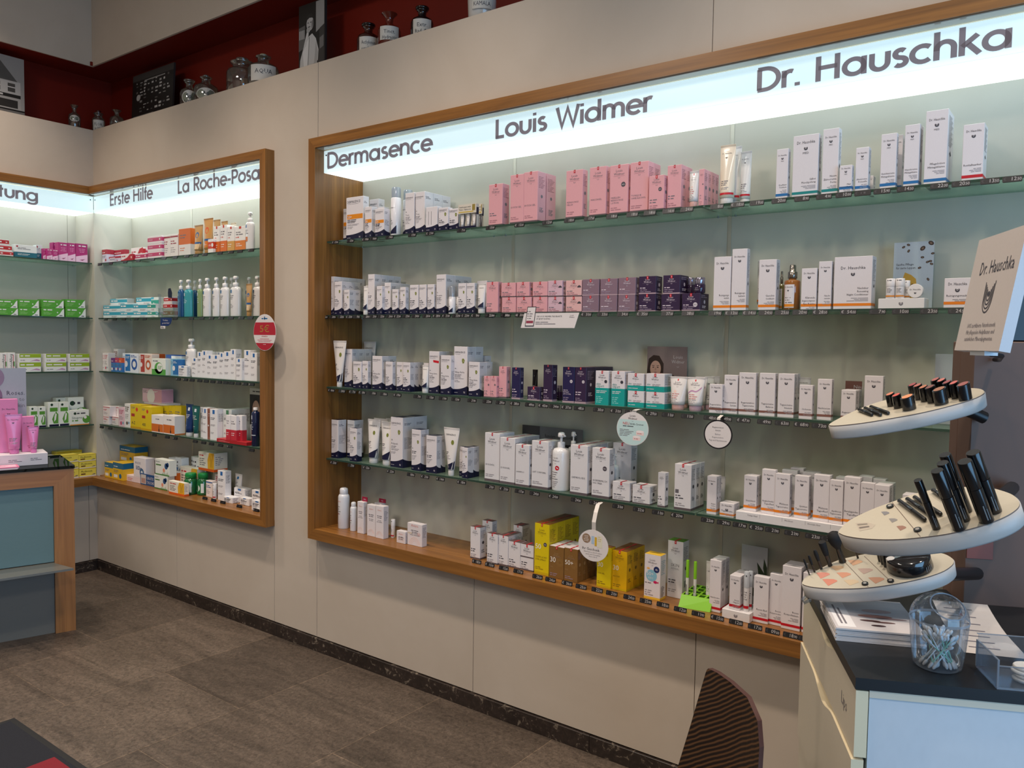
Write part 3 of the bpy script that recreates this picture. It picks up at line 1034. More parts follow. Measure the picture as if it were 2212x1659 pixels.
('tube','tube','m',4,2.6683,.04,.989,.0812,.05,.2071,1,dict(c='white',cap='white',brand='D',leaf=1)),
('tube','tube','m',4,2.5747,.16,.989,.0614,.05,.2072,1,dict(c='white',cap='white')),
('box','derma','m',4,2.7501,.045,.989,.0791,.0817,.2354,2,dict(leaf=1,top=1,p='Polaneth')),
('box','derma','m',4,2.8964,.035,.989,.0573,.0541,.1887,1,dict(leaf=1,top=1)),
('box','derma','m',4,2.9883,.035,.989,.0625,.03,.1686,2,dict(top=1)),
('tube','tube','m',4,3.0848,.03,.989,.092,.03,.2123,1,dict(c='white',cap='white',brand='D',leaf=1)),
('box','derma','m',4,3.1636,.061,.989,.0324,.0162,.1318,1,dict(leaf=1,top=1)),
('box','derma','m',4,3.2063,.03,.989,.0309,.0394,.1343,2,dict(leaf=1,top=1)),
('box','widmer','m',4,3.3199,.045,.989,.0794,.0518,.2073,2,dict(c='white',p='DUSCHÖL')),
('box','widmer','m',4,3.4054,.04,.989,.0788,.0437,.1944,4,dict(c='white',p='DUSCHGEL')),
('box','widmer','m',4,3.4916,.035,.989,.0699,.03,.1732,1,dict(c='white',p='SHAMPOO')),
('box','widmer','m',4,3.5702,.04,.989,.0819,.03,.195,3,dict(c='white',p='LAIT CORPOREL')),
('bottle','pump','m',4,3.6552,.04,.989,.0709,.0709,.2346,1,dict(c='white',brand='W')),
('bottle','pump','m',4,3.6758,.13,.989,.0464,.0464,.2314,1,dict(c='white')),
('box','widmer','m',4,3.7614,.035,.989,.0789,.0499,.1953,4,dict(c='white',p='CREME FLUIDE')),
('box','widmer','m',4,3.8605,.035,.989,.0775,.0394,.1926,1,dict(c='white',p='KÖRPERMILCH|10% UREA',dot=1)),
('bottle','pump','m',4,3.8904,.11,.989,.0351,.0351,.163,1,dict(c='white')),
('box','widmer','m',4,3.8789,.165,.989,.0816,.05,.2032,1,dict(c='white')),
('box','widmer','m',4,3.9536,.035,.989,.0739,.0511,.0728,1,dict(c='white',low=1)),
('box','widmer','m',4,4.0389,.035,.989,.072,.0605,.0697,1,dict(c='white',low=1)),
('box','widmer','m',4,4.1425,.035,.989,.029,.0286,.1275,1,dict(c='white')),
('box','widmer','m',4,4.2058,.04,.989,.0645,.0376,.166,3,dict(c='white',square=1)),
('card','remederm','m',4,3.3903,.22,.989,.3111,.0025,.233,1,{}),
('box','hausch','m',4,4.3307,.04,.989,.035,.0212,.1351,2,dict(c='orange',p='Augen|creme')),
('tube','tube','m',4,4.3108,.17,.989,.0298,.0298,.1137,1,dict(c='white',cap='white')),
('box','hausch','m',4,4.3812,.035,.989,.0512,.0536,.0482,1,dict(c='orange',low=1,p='Tagescreme')),
('riser','riser','m',4,4.4454,.02,.989,.4161,.17,.03,1,dict(c='white')),
('box','hausch','m',4,4.462,.045,1.0195,.0442,.0221,.1215,2,dict(c='orange',p='Gesichtsöl')),
('box','hausch','m',4,4.5252,.04,1.0195,.0455,.0228,.15,1,dict(c='orange',p='Ausgleichendes|Tagesfluid')),
('box','hausch','m',4,4.5723,.035,1.0195,.0485,.0243,.1413,1,dict(c='orange',p='Melissen|Tagescreme')),
('box','hausch','m',4,4.5694,.11,1.0195,.0519,.026,.1455,1,dict(c='orange')),
('box','hausch','m',4,4.5872,.145,1.0195,.0438,.03,.1496,1,dict(c='orange')),
('box','hausch','m',4,4.6354,.04,1.0195,.0457,.0294,.1411,1,dict(c='orange',p='Quitten|Tagescreme')),
('box','hausch','m',4,4.6393,.11,1.0195,.0489,.04,.1447,1,dict(c='orange')),
('box','hausch','m',4,4.6961,.04,1.0195,.0497,.0367,.1509,1,dict(c='orange',p='Melissen|Tagesfluid')),
('box','hausch','m',4,4.7477,.035,1.0195,.0411,.0205,.14,1,dict(c='orange',p='Aprikosen|Tagescreme')),
('box','hausch','m',4,4.7484,.1,1.0195,.038,.04,.1408,1,dict(c='orange')),
('box','hausch','m',4,4.79,.04,1.0195,.048,.0365,.1541,1,dict(c='orange',p='Beruhigendes|Tagesfluid')),
('box','hausch','m',4,4.8407,.035,1.0195,.0411,.0205,.143,1,dict(c='orange',p='Tagescreme')),
('box','hausch','m',4,4.8821,.035,1.0195,.0424,.0435,.1403,2,dict(c='orange',p='Nachtcreme')),
('box','hausch','m',4,4.8143,.12,1.0195,.0409,.04,.1492,1,dict(c='orange')),
('box','hausch','m',4,4.8558,.125,1.0195,.0379,.04,.1443,1,dict(c='orange')),
('box','hausch','m',4,4.9622,.03,.989,.0316,.05,.1514,1,dict(c='orange',low=1)),
('bottle','aerosol','m',5,2.3818,.0294,.6425,.0569,.0569,.2029,1,{}),
('bottle','aerosol','m',5,2.4741,.0331,.6425,.0338,.0338,.1425,1,{}),
('box','avene','m',5,2.5411,.0287,.6425,.0448,.0236,.155,1,{}),
('card','neutag','m',5,2.5534,.0487,.798,.036,.0025,.0215,1,{}),
('box','avene','m',5,2.6165,.0231,.6425,.0563,.0282,.1517,1,{}),
('box','avene','m',5,2.5539,.13,.6425,.0448,.0325,.1356,1,{}),
('card','neutag','m',5,2.5653,.15,.7786,.0459,.0025,.0192,1,{}),
('box','avene','m',5,2.6787,.0193,.6425,.0535,.0341,.1552,1,{}),
('stick','lipstick','m',5,2.7276,.066,.6425,.0214,.0214,.0869,1,dict(c='rose')),
('box','avene','m',5,2.8185,.0208,.6425,.0557,.0279,.0564,1,dict(low=1)),
('box','avene','m',5,2.8812,.0276,.6425,.0925,.033,.1026,1,dict(wide=1)),
('box','widmer','m',5,3.2532,.036,.6425,.0541,.0428,.1391,1,dict(c='white',top='brown')),
('box','widmer','m',5,3.2434,.13,.6425,.0557,.0357,.1487,1,dict(c='white',top='brown')),
('box','widmer','m',5,3.3564,.0229,.6425,.0569,.0291,.1287,1,dict(c='white',top='brown')),
('box','widmer','m',5,3.4139,.0294,.6425,.0497,.0477,.1278,2,dict(c='white',top='brown')),
('box','widmer','m',5,3.4016,.15,.6425,.047,.0559,.1479,1,dict(c='white',top='brown')),
('box','widmer','m',5,3.4643,.0326,.6425,.0606,.0455,.1098,1,dict(c='white',top='brown')),
('box','widmer','m',5,3.5254,.0346,.6425,.0658,.0461,.1082,1,dict(c='white',top='brown',stripe=1)),
('box','widmer','m',5,3.6018,.0261,.6425,.071,.0555,.2089,4,dict(c='yellow',b='50',p='CLEAR & DRY|SUN SPRAY',dot=1)),
('box','widmer','m',5,3.6769,.0237,.6425,.0696,.03,.1278,4,dict(c='bronze',b='30',low=1,p='SUN')),
('box','widmer','m',5,3.7495,.0224,.6425,.0622,.0346,.132,4,dict(c='bronze',b='50+',low=1,p='SUN')),
('box','widmer','m',5,3.89,.0378,.6425,.0623,.0342,.1593,1,dict(c='yellow',b='30',p='SUN GEL')),
('box','widmer','m',5,3.9529,.0466,.6425,.0631,.0473,.1531,3,dict(c='yellow2',b='30',p='ALL DAY')),
('box','kids','m',5,4.0982,.0312,.6425,.0651,.0466,.1664,1,{}),
('box','widmer','m',5,4.1582,.1,.6425,.0611,.0517,.2138,1,dict(c='white',top='green',skin=1)),
('box','hausch','m',5,4.3485,.0444,.6425,.0415,.0372,.1855,2,dict(c='red',p='Handcreme')),
('riser','riser','m',5,4.4108,.0091,.6425,.0981,.11,.0323,1,dict(c='white',emb=1)),
('box','hausch','m',5,4.4323,.0171,.6753,.0382,.0291,.1191,3,dict(c='red',p='Neem|Nagelöl')),
('stick','lipstick','m',5,4.478,.0211,.6753,.0196,.0196,.1375,1,dict(c='red')),
('stick','lipstick','m',5,4.4843,.0491,.6753,.015,.015,.1345,1,dict(c='red')),
('box','hausch','m',5,4.5095,.0379,.6425,.0513,.0279,.159,1,dict(c='red',p='Rosen Bad')),
('box','hausch','m',5,4.5614,.0471,.6425,.0429,.0223,.1752,1,dict(c='red',p='Rosen|Körpercreme')),
('box','hausch','m',5,4.6058,.0371,.6425,.0617,.0388,.213,2,dict(c='red',p='Rosen|Körperbalsam')),
('box','hausch','m',5,4.6727,.0396,.6425,.0329,.05,.2008,1,dict(c='red')),
('tube','tube','m',5,4.3154,.08,.6425,.0201,.0201,.164,1,dict(c='white',cap='white')),
('card','leafcard','m',5,4.3997,.21,.6425,.0955,.0025,.2163,1,{}),
('box','med','m',1,.004,.05,2.068,.0665,.0235,.0919,2,dict(c='d6cfe0',b='b03040',bz='top')),
('box','med','m',1,.1357,.03,2.068,.1517,.03,.0352,1,dict(c='d8d2e2',b='b03040',bz='top',lowb=1)),
('box','med','m',1,.052,.1,2.068,.1538,.03,.0893,1,dict(c='d4cee0',b='b03040',bz='top')),
('box','med','m',1,.2927,.03,2.068,.1519,.03,.0439,1,dict(c='f0e6e4',b='b8202c',bz='sw')),
('box','med','m',1,.2859,.1,2.068,.1491,.018,.0906,1,dict(c='f0e6e4',b='b8202c',bz='sw')),
('box','med','m',1,.4452,.04,2.068,.1465,.06,.0404,1,dict(c='e8dce0',b='c83868',bz='mid',lowb=1)),
('box','med','m',1,.3545,.12,2.068,.0946,.05,.0887,1,dict(c='e8dce0',b='c83868',bz='mid')),
('box','med','m',1,.6103,.035,2.068,.1626,.05,.0436,1,dict(c='ece2e4',b='c84070',bz='mid',lowb=1,p='MediGel')),
('box','med','m',1,.6111,.035,2.1121,.1625,.05,.0453,1,dict(c='ece2e4',b='c84070',bz='mid',lowb=1,p='MediGel')),
('box','med','m',1,.6118,.035,2.1579,.1624,.05,.0452,1,dict(c='ece2e4',b='c84070',bz='mid',lowb=1,p='MediGel')),
('box','med','m',1,.7759,.05,2.068,.0672,.05,.1354,1,dict(c='eee8e4',b='a03040',bz='stripe')),
('box','med','m',1,.8446,.05,2.068,.086,.06,.1363,1,dict(c='eee8e4',b='a03040',bz='stripe')),
('box','med','m',1,.9395,.05,2.068,.1253,.06,.1616,1,dict(c='d86a20',b='e8e4e0',bz='bot')),
('tube','tube','m',1,1.0842,.04,2.068,.089,.05,.1742,1,dict(c='tan',cap='tan')),
('tube','tube','m',1,1.1802,.04,2.068,.0959,.05,.2052,1,dict(c='sun',cap='tan')),
('tube','tube','m',1,1.1373,.13,2.068,.0718,.05,.2135,1,dict(c='tan',cap='tan')),
('tube','tube','m',1,1.2195,.13,2.068,.0639,.05,.1988,1,dict(c='tan',cap='tan')),
('tube','tube','m',1,1.284,.15,2.068,.0527,.05,.1882,1,dict(c='cream',cap='tan')),
('box','med','m',1,1.2766,.03,2.068,.0504,.018,.0775,1,dict(c='f0ece8',b='d04020',bz='mid')),
('box','med','m',1,1.3028,.05,2.068,.0589,.05,.1503,1,dict(c='f2eeea',b='e07028',bz='bot',seal=1)),
('box','med','m',1,1.3681,.05,2.068,.0629,.05,.1528,1,dict(c='f2eeea',b='e07028',bz='bot',seal=1)),
('box','med','m',1,1.4358,.05,2.068,.0691,.05,.1391,1,dict(c='f2eeea',b='d8a050',bz='bot',seal=1)),
('box','med','m',1,1.5086,.05,2.068,.0955,.03,.1338,1,dict(c='f2eeea',b='e08030',bz='bot',seal=1)),
('bottle','pump','m',1,1.6047,.04,2.068,.0639,.0403,.2067,1,dict(c='white',foot='sun')),
('box','med','m',2,.0223,.045,1.704,.2236,.05,.0446,1,dict(c='e6eef0',b='3aa6c0',bz='tealw',lowb=1)),
('box','med','m',2,.0232,.045,1.7491,.2234,.05,.0386,1,dict(c='e6eef0',b='3aa6c0',bz='tealw',lowb=1)),
('box','med','m',2,.0054,.1,1.704,.2234,.05,.0864,1,dict(c='e6eef0',b='3aa6c0',bz='tealw',lowb=1)),
('box','med','m',2,.0064,.1,1.7909,.2233,.05,.0433,1,dict(c='e6eef0',b='3aa6c0',bz='tealw',lowb=1)),
('box','med','m',2,.2476,.045,1.704,.1602,.05,.0405,1,dict(c='e6eef0',b='3aa6c0',bz='tealw',lowb=1)),
('box','med','m',2,.2486,.045,1.745,.16,.05,.052,1,dict(c='e6eef0',b='3aa6c0',bz='tealw',lowb=1)),
('box','med','m',2,.4083,.045,1.704,.173,.05,.0405,1,dict(c='e6eef0',b='3aa6c0',bz='tealw',lowb=1)),
('box','med','m',2,.4092,.045,1.745,.1729,.05,.0452,1,dict(c='e6eef0',b='3aa6c0',bz='tealw',lowb=1)),
('box','med','m',2,.3611,.1,1.704,.1675,.05,.0853,1,dict(c='e6eef0',b='3aa6c0',bz='tealw',lowb=1)),
('box','med','m',2,.3456,.1,1.7898,.1837,.05,.0461,1,dict(c='e6eef0',b='3aa6c0',bz='tealw',lowb=1)),
('box','med','m',2,.5829,.045,1.704,.0981,.05,.0402,1,dict(c='e8f0ee',b='38a090',bz='tealw',lowb=1)),
('box','med','m',2,.5837,.045,1.7447,.098,.05,.0451,1,dict(c='e8f0ee',b='38a090',bz='tealw',lowb=1)),
('box','med','m',2,.5293,.1,1.704,.0928,.05,.1305,1,dict(c='e8f0ee',b='38a090',bz='tealw',lowb=1)),
('box','med','m',2,.681,.045,1.704,.0601,.05,.0359,1,dict(c='e8f0ee',b='38a0b0',bz='tealw',lowb=1)),
('box','med','m',2,.7827,.035,1.704,.108,.05,.0456,1,dict(c='efe4e2',b='c02a30',bz='mid',lowb=1)),
('box','med','m',2,.7862,.035,1.7501,.1049,.05,.0391,1,dict(c='efe4e2',b='c02a30',bz='mid',lowb=1)),
('box','med','m',2,.7926,.035,1.7897,.099,.05,.0374,1,dict(c='efe4e2',b='c02a30',bz='mid',lowb=1)),
('bottle','pump','m',2,.9148,.045,1.704,.0547,.0328,.2234,1,dict(c='blueclear')),
('bottle','pump','m',2,.9766,.045,1.704,.0752,.0451,.2232,1,dict(c='tealclear')),
('bottle','pump','m',2,.9155,.14,1.704,.0463,.0278,.2259,1,dict(c='blueclear')),
('bottle','pump','m',2,1.1259,.045,1.704,.0454,.0272,.2221,1,dict(c='greenclear')),
('bottle','pump','m',2,1.1787,.045,1.704,.0685,.0411,.226,1,dict(c='white',foot='roche')),
('bottle','pump','m',2,1.2786,.045,1.704,.0599,.036,.226,1,dict(c='white',foot='roche')),
('bottle','pump','m',2,1.3532,.045,1.704,.0727,.0436,.2273,1,dict(c='white',foot='roche')),
('bottle','pump','m',2,1.4498,.045,1.704,.0793,.0476,.2275,1,dict(c='white',foot='roche')),
('bottle','pump','m',2,1.6155,.076,1.704,.0693,.0416,.2241,1,dict(c='white',foot='roche')),
('bottle','pump','m',2,1.2718,.15,1.704,.0591,.0355,.2324,1,dict(c='white')),
('bottle','pump','m',2,1.4465,.15,1.704,.053,.0318,.229,1,dict(c='white')),
('tube','tube','m',2,1.598,.045,1.704,.0547,.03,.1792,1,dict(c='tan',cap='tan')),
('box','med','m',3,.004,.045,1.348,.0192,.05,.1204,1,dict(c='f0eae8',b='d86878',bz='text')),
('box','med','m',3,.0238,.045,1.348,.0554,.05,.1217,1,dict(c='f0eae8',b='d86878',bz='text')),
('box','med','m',3,.004,.12,1.348,.0605,.05,.1491,1,dict(c='eee8e6',b='a07070',bz='text')),
('box','med','m',3,.1485,.03,1.348,.0496,.03,.0916,1,dict(c='3878b8',b='703080',bz='top')),
('box','med','m',3,.2016,.03,1.348,.0491,.03,.0946,1,dict(c='3878b8',b='c04060',bz='top')),
('box','med','m',3,.2539,.03,1.348,.0352,.018,.0941,1,dict(c='3878b8',b='e06030',bz='top')),
('box','med','m',3,.2621,.049,1.348,.101,.05,.1248,1,dict(c='e6ecf2',b='2a78b8',bz='half')),
('box','med','m',3,.3664,.045,1.348,.1018,.05,.1244,1,dict(c='e8ecf4',b='2a5aa8',bz='disc')),
('box','med','m',3,.473,.045,1.348,.0696,.05,.1266,1,dict(c='eae2de',b='b8423a',bz='half')),
('box','med','m',3,.5442,.045,1.348,.087,.05,.1257,1,dict(c='f0dcd0',b='c85828',bz='disc')),
('box','med','m',3,.4659,.11,1.348,.1193,.05,.1255,1,dict(c='d86028',b='b04018',bz='bot')),
('box','med','m',3,.6579,.03,1.348,.159,.06,.1006,1,dict(c='eef2ea',b='5aa84a',bz='bulge')),
('box','med','m',3,.7166,.09,1.348,.1779,.05,.1251,1,dict(c='2a5aa8',b='e8eef4',bz='half')),
('box','med','m',3,.8738,.03,1.348,.0763,.05,.1042,1,dict(c='8ac0dc',b='2a70b0',bz='half')),
('box','med','m',3,.9507,.035,1.348,.0917,.024,.0638,1,dict(c='f0eef0',b='2a6ab0',bz='roche')),
('bottle','pump','m',3,.9625,.06,1.348,.0918,.0551,.2277,1,dict(c='white',foot='roche')),
('box','med','m',3,1.0789,.045,1.348,.0574,.04,.1138,1,dict(c='f0eef0',b='2a6ab0',bz='roche')),
('box','med','m',3,1.138,.045,1.348,.0472,.04,.1504,1,dict(c='f0eef0',b='2a6ab0',bz='roche')),
('box','med','m',3,1.1853,.045,1.348,.0493,.04,.1589,1,dict(c='f0eef0',b='2a6ab0',bz='roche')),
('box','med','m',3,1.2357,.045,1.348,.0578,.04,.1349,1,dict(c='f0eef0',b='2a6ab0',bz='roche')),
('box','med','m',3,1.2947,.045,1.348,.0646,.04,.1362,1,dict(c='f0eef0',b='2a6ab0',bz='roche')),
('box','med','m',3,1.3607,.045,1.348,.0458,.04,.1503,1,dict(c='f0eef0',b='2a6ab0',bz='roche')),
('box','med','m',3,1.4079,.045,1.348,.0615,.04,.1586,1,dict(c='f0eef0',b='2a6ab0',bz='roche')),
('box','med','m',3,1.4706,.045,1.348,.0482,.04,.1715,1,dict(c='f0eef0',b='2a6ab0',bz='roche')),
('box','med','m',3,1.5981,.045,1.348,.0582,.04,.1693,1,dict(c='f0eef0',b='2a6ab0',bz='roche')),
('box','med','m',3,1.6574,.045,1.348,.0575,.024,.1563,1,dict(c='f0eef0',b='2a6ab0',bz='roche')),
('box','med','m',3,1.5444,.03,1.348,.053,.04,.1222,1,dict(c='f0eef0',b='2a6ab0',bz='roche')),
('box','med','m',3,1.1093,.13,1.348,.0728,.04,.1514,1,dict(c='f0eef0',b='2a6ab0',bz='roche')),
('box','med','m',3,1.1828,.14,1.348,.0715,.04,.1511,1,dict(c='f0eef0',b='2a6ab0',bz='roche')),
('tube','tube','m',3,1.6914,.07,1.348,.0373,.0373,.1377,1,dict(c='greenc',cap='white')),
('box','med','m',4,.004,.045,.989,.0748,.05,.0539,1,dict(c='f2e8e8',b='c84a58',bz='stripe',lowb=1)),
('box','med','m',4,.004,.045,1.0434,.0902,.043,.0678,1,dict(c='f2e8e8',b='c84a58',bz='stripe',lowb=1)),
('box','med','m',4,.0948,.06,.989,.0802,.05,.0573,1,dict(c='f2e8e8',b='c84a58',bz='stripe',lowb=1)),
('box','med','m',4,.0211,.09,1.0468,.098,.05,.0627,1,dict(c='f2e8e8',b='c84a58',bz='stripe',lowb=1)),
('box','med','m',4,.2109,.045,.989,.0792,.06,.1241,1,dict(c='eccad4',b='c85878',bz='text')),
('box','med','m',4,.2907,.045,.989,.0712,.06,.1545,1,dict(c='f2eeea',b='604838',bz='text')),
('box','med','m',4,.3618,.045,.989,.1326,.073,.1554,1,dict(c='e8c818',b='b8302a',bz='az',p='A-Z')),
('box','med','m',4,.5237,.03,.989,.1233,.08,.1524,1,dict(c='e8c818',b='b8302a',bz='az',p='400')),
('box','med','m',4,.4837,.12,.989,.0663,.018,.1493,1,dict(c='e6c61c',b='d0a818',bz='bot')),
('box','med','m',4,.5499,.12,.989,.0652,.018,.1532,1,dict(c='e6c61c',b='d0a818',bz='bot')),
('box','med','m',4,.6288,.12,.989,.0597,.04,.1573,1,dict(c='e6c61c',b='d0a818',bz='bot')),
('box','med','m',4,.6916,.12,.989,.0676,.04,.1617,1,dict(c='e6c61c',b='d0a818',bz='bot')),
('box','med','m',4,.7606,.12,.989,.0738,.04,.1658,1,dict(c='e6c61c',b='d0a818',bz='bot')),
('box','med','m',4,.3571,.14,.989,.2711,.1,.1655,1,dict(c='f0ecea',b='c84a58',bz='stripe')),
('box','med','m',4,.339,.14,1.155,.2362,.08,.0896,1,dict(c='e8c4d0',b='d8a0b4',bz='half')),
('box','med','m',4,.6674,.02,.989,.1327,.07,.1088,1,dict(c='f4eeea',b='d8702a',bz='hair')),
('box','med','m',4,.803,.02,.989,.127,.07,.1154,1,dict(c='f4eeea',b='d8702a',bz='hair')),
('tube','tube','m',4,.9907,.035,.989,.0801,.05,.1928,1,dict(c='navy',cap='white',sq=1)),
('tube','tube','m',4,1.0714,.035,.989,.0839,.03,.1898,1,dict(c='pine',cap='white',sq=1)),
('box','med','m',4,1.1336,.066,.989,.0541,.06,.1807,1,dict(c='f0eef0',b='2a6ab0',bz='roche')),
('box','med','m',4,1.1904,.045,.989,.0481,.06,.1819,1,dict(c='f0eef0',b='2a6ab0',bz='roche')),
('box','med','m',4,1.2384,.045,.989,.0251,.05,.181,1,dict(c='a06858',b='8a5444',bz='half')),
('box','med','m',4,1.2648,.045,.989,.0731,.06,.1811,1,dict(c='f0eef0',b='2a6ab0',bz='roche')),
('box','med','m',4,1.3418,.081,.989,.0831,.0417,.1822,4,dict(c='ecf0ee',b='5a9a6a',bz='roche')),
('riser','riser','m',4,1.3702,.02,.989,.2846,.06,.02,1,dict(c='b8242c')),
('box','med','m',4,1.4625,.02,1.0095,.0423,.03,.1391,1,dict(c='f0ecee',b='c83040',bz='bot')),
('box','med','m',4,1.5085,.02,1.0095,.0528,.018,.1392,1,dict(c='f0ecee',b='c83040',bz='bot')),
('box','med','m',4,1.5343,.04,1.0095,.0512,.03,.1411,1,dict(c='f0ecee',b='c83040',bz='bot')),
('bottle','tonic','m',4,1.6713,.03,.989,.0449,.0449,.2146,1,dict(c='navyb')),
('card','face','m',4,1.4294,.2,.989,.1286,.0025,.3042,1,{}),
('box','med','m',5,.0993,.0044,.6425,.1127,.06,.1025,1,dict(c='e8b828',b='1a6890',bz='top')),
('box','med','m',5,.2121,.0035,.6425,.1298,.12,.1124,1,dict(c='e8b828',b='1a6890',bz='top')),
('box','med','m',5,.0159,.15,.6425,.1651,.09,.0805,1,dict(c='e8b828',b='1a6890',bz='top')),
('box','med','m',5,.0147,.15,.7235,.2023,.09,.1118,1,dict(c='e8b828',b='1a6890',bz='top')),
('riser','riser','m',5,.3425,.0273,.6425,.1756,.0707,.0403,1,dict(c='pinkw')),
('box','med','m',5,.4317,.0273,.6833,.1468,.06,.1252,1,dict(c='f0e8ea',b='1a4a7a',bz='focus',p='FOCUS')),
('box','med','m',5,.4651,.1,.6425,.0983,.06,.1489,1,dict(c='f0d8de',b='b83a4a',bz='disc')),
('card','gratis','m',5,.522,.0227,.6425,.1715,.0025,.0712,1,{}),
('box','med','m',5,.713,.0101,.6425,.1494,.0479,.0882,1,dict(c='eef0e8',b='4a7a3a',bz='grass',p='Bulectra')),
('box','med','m',5,.7236,.0101,.7312,.162,.0479,.0974,1,dict(c='eef0e8',b='4a7a3a',bz='grass',p='Bulectra')),
('box','med','m',5,.7046,.11,.6425,.0781,.05,.18,1,dict(c='eef0f2',b='3a80c0',bz='grass')),
('box','med','m',5,.7826,.11,.6425,.0695,.05,.1878,1,dict(c='eef0f2',b='3a80c0',bz='grass')),
('box','med','m',5,.8534,.175,.6425,.0725,.05,.1948,1,dict(c='eef0f2',b='3a80c0',bz='grass')),
('box','med','m',5,.9259,.1414,.6425,.0655,.05,.202,1,dict(c='eef0f2',b='3a80c0',bz='grass')),
('box','med','m',5,.9351,-.0218,.6425,.1668,.0309,.0775,1,dict(c='f4ecdc',b='f0b428',bz='wom')),
('box','med','m',5,.7426,.06,.6425,.1266,.048,.1074,1,dict(c='f2ece8',b='e07020',bz='half')),
('box','med','m',5,.8698,.09,.6425,.1874,.0504,.1441,1,dict(c='f4ecdc',b='f0b428',bz='wom')),
('box','med','m',5,1.0719,.09,.7871,.1629,.09,.111,1,dict(c='f4ecdc',b='f0b428',bz='wom')),
('jar','vial','m',5,1.0132,.0111,.6425,.0791,.0769,.1266,1,dict(c='green')),
('jar','vial','m',5,1.0935,.05,.6425,.0704,.0704,.1308,1,dict(c='green')),
('box','med','m',5,1.1881,.066,.6425,.0642,.03,.0971,1,dict(c='f2e4e0',b='3060a0',bz='stripe')),
('stick','lipstick','m',5,1.2758,.0478,.6425,.025,.025,.0904,1,dict(c='roche')),
('box','med','m',5,1.3312,.0511,.6425,.0737,.04,.1742,1,dict(c='f0eef0',b='2a6ab0',bz='roche')),
('box','med','m',5,1.1938,.12,.6425,.0864,.05,.1299,1,dict(c='f0eaea',b='c84a58',bz='text')),
('tube','tube','m',5,1.3661,.12,.6425,.0677,.05,.1476,1,dict(c='white',cap='white',sq=1)),
('box','med','m',5,1.4344,.09,.6425,.0994,.05,.0801,1,dict(c='f0eef0',b='2a6ab0',bz='roche')),
('box','med','m',5,1.4054,.0397,.6425,.085,.05,.0324,1,dict(c='f0eef0',b='2a6ab0',bz='roche')),
('box','med','m',5,1.5345,.0607,.6425,.0828,.04,.0409,1,dict(c='f0eef0',b='2a6ab0',bz='roche')),
('box','med','m',5,1.6179,.08,.6425,.0934,.05,.0914,1,dict(c='f0eef0',b='2a6ab0',bz='roche')),
('box','med','m',5,1.7123,.0122,.6425,.093,.04,.0561,1,dict(c='f0eef0',b='2a6ab0',bz='roche')),
('box','med','l',1,-.5681,.045,2.068,.0943,.05,.0281,1,dict(c='f0e8e6',b='c02a30',bz='leafm',lowb=1)),
('box','med','l',1,-.5753,.045,2.0966,.094,.05,.0358,1,dict(c='f0e8e6',b='c02a30',bz='leafm',lowb=1)),
('box','med','l',1,-.5903,.045,2.1329,.0935,.05,.0349,1,dict(c='f0e8e6',b='c02a30',bz='leafm',lowb=1)),
('box','med','l',1,-.4643,.045,2.068,.1273,.05,.0785,1,dict(c='eef0ee',b='17687c',bz='bot')),
('box','med','l',1,-.3293,.07,2.068,.0349,.05,.0905,1,dict(c='eef0ee',b='17687c',bz='bot')),
('box','med','l',1,-.301,.045,2.068,.0164,.024,.0687,1,dict(c='b82a78',b='f0c4dc',bz='diag')),
('box','med','l',1,-.2848,.03,2.068,.0345,.04,.0695,1,dict(c='b82a78',b='f0c4dc',bz='diag')),
('box','med','l',1,-.2495,.03,2.068,.0333,.04,.069,1,dict(c='b82a78',b='f0c4dc',bz='diag')),
('box','med','l',1,-.212,.11,2.068,.0501,.05,.1211,1,dict(c='b82a78',b='f0c4dc',bz='diag')),
('box','med','l',1,-.2074,.045,2.068,.0589,.05,.1192,1,dict(c='b82a78',b='f0c4dc',bz='diag')),
('box','med','l',1,-.1477,.045,2.068,.0476,.05,.1214,1,dict(c='b82a78',b='f0c4dc',bz='diag')),
('box','med','l',1,-.0977,.045,2.068,.0753,.06,.1234,1,dict(c='b02070',b='f0c4dc',bz='diag')),
('box','med','l',2,-.5652,.045,1.704,.1118,.06,.045,1,dict(c='5aa83a',b='f0f2ec',bz='corner',lowb=1)),
('box','med','l',2,-.5658,.045,1.7495,.1102,.06,.0504,1,dict(c='5aa83a',b='f0f2ec',bz='corner',lowb=1)),
('box','med','l',2,-.4497,.045,1.704,.1215,.06,.05,1,dict(c='5aa83a',b='f0f2ec',bz='corner',lowb=1)),
('box','med','l',2,-.4504,.045,1.7545,.1198,.06,.0513,1,dict(c='5aa83a',b='f0f2ec',bz='corner',lowb=1)),
('box','med','l',2,-.3135,.045,1.704,.1366,.06,.056,1,dict(c='5aa83a',b='f0f2ec',bz='corner',lowb=1)),
('box','med','l',2,-.3143,.045,1.7605,.1348,.06,.0524,1,dict(c='5aa83a',b='f0f2ec',bz='corner',lowb=1)),
('box','med','l',2,-.1655,.045,1.704,.126,.06,.0624,1,dict(c='5aa83a',b='f0f2ec',bz='corner',lowb=1)),
('box','med','l',2,-.1665,.045,1.7669,.1242,.06,.0537,1,dict(c='5aa83a',b='f0f2ec',bz='corner',lowb=1)),
('box','med','l',3,-.559,.045,1.348,.0392,.05,.1213,1,dict(c='f2efec',b='30302e',bz='vtext',p='MonoAllerg')),
('box','med','l',3,-.5183,.045,1.348,.0449,.05,.1228,1,dict(c='f2efec',b='30302e',bz='vtext',p='MonoAllerg')),
('box','med','l',3,-.4573,.045,1.348,.134,.06,.0592,1,dict(c='f0eeea',b='9ab82a',bz='toph',lowb=1)),
('box','med','l',3,-.4565,.045,1.4077,.134,.06,.0549,1,dict(c='f0eeea',b='9ab82a',bz='toph',lowb=1)),
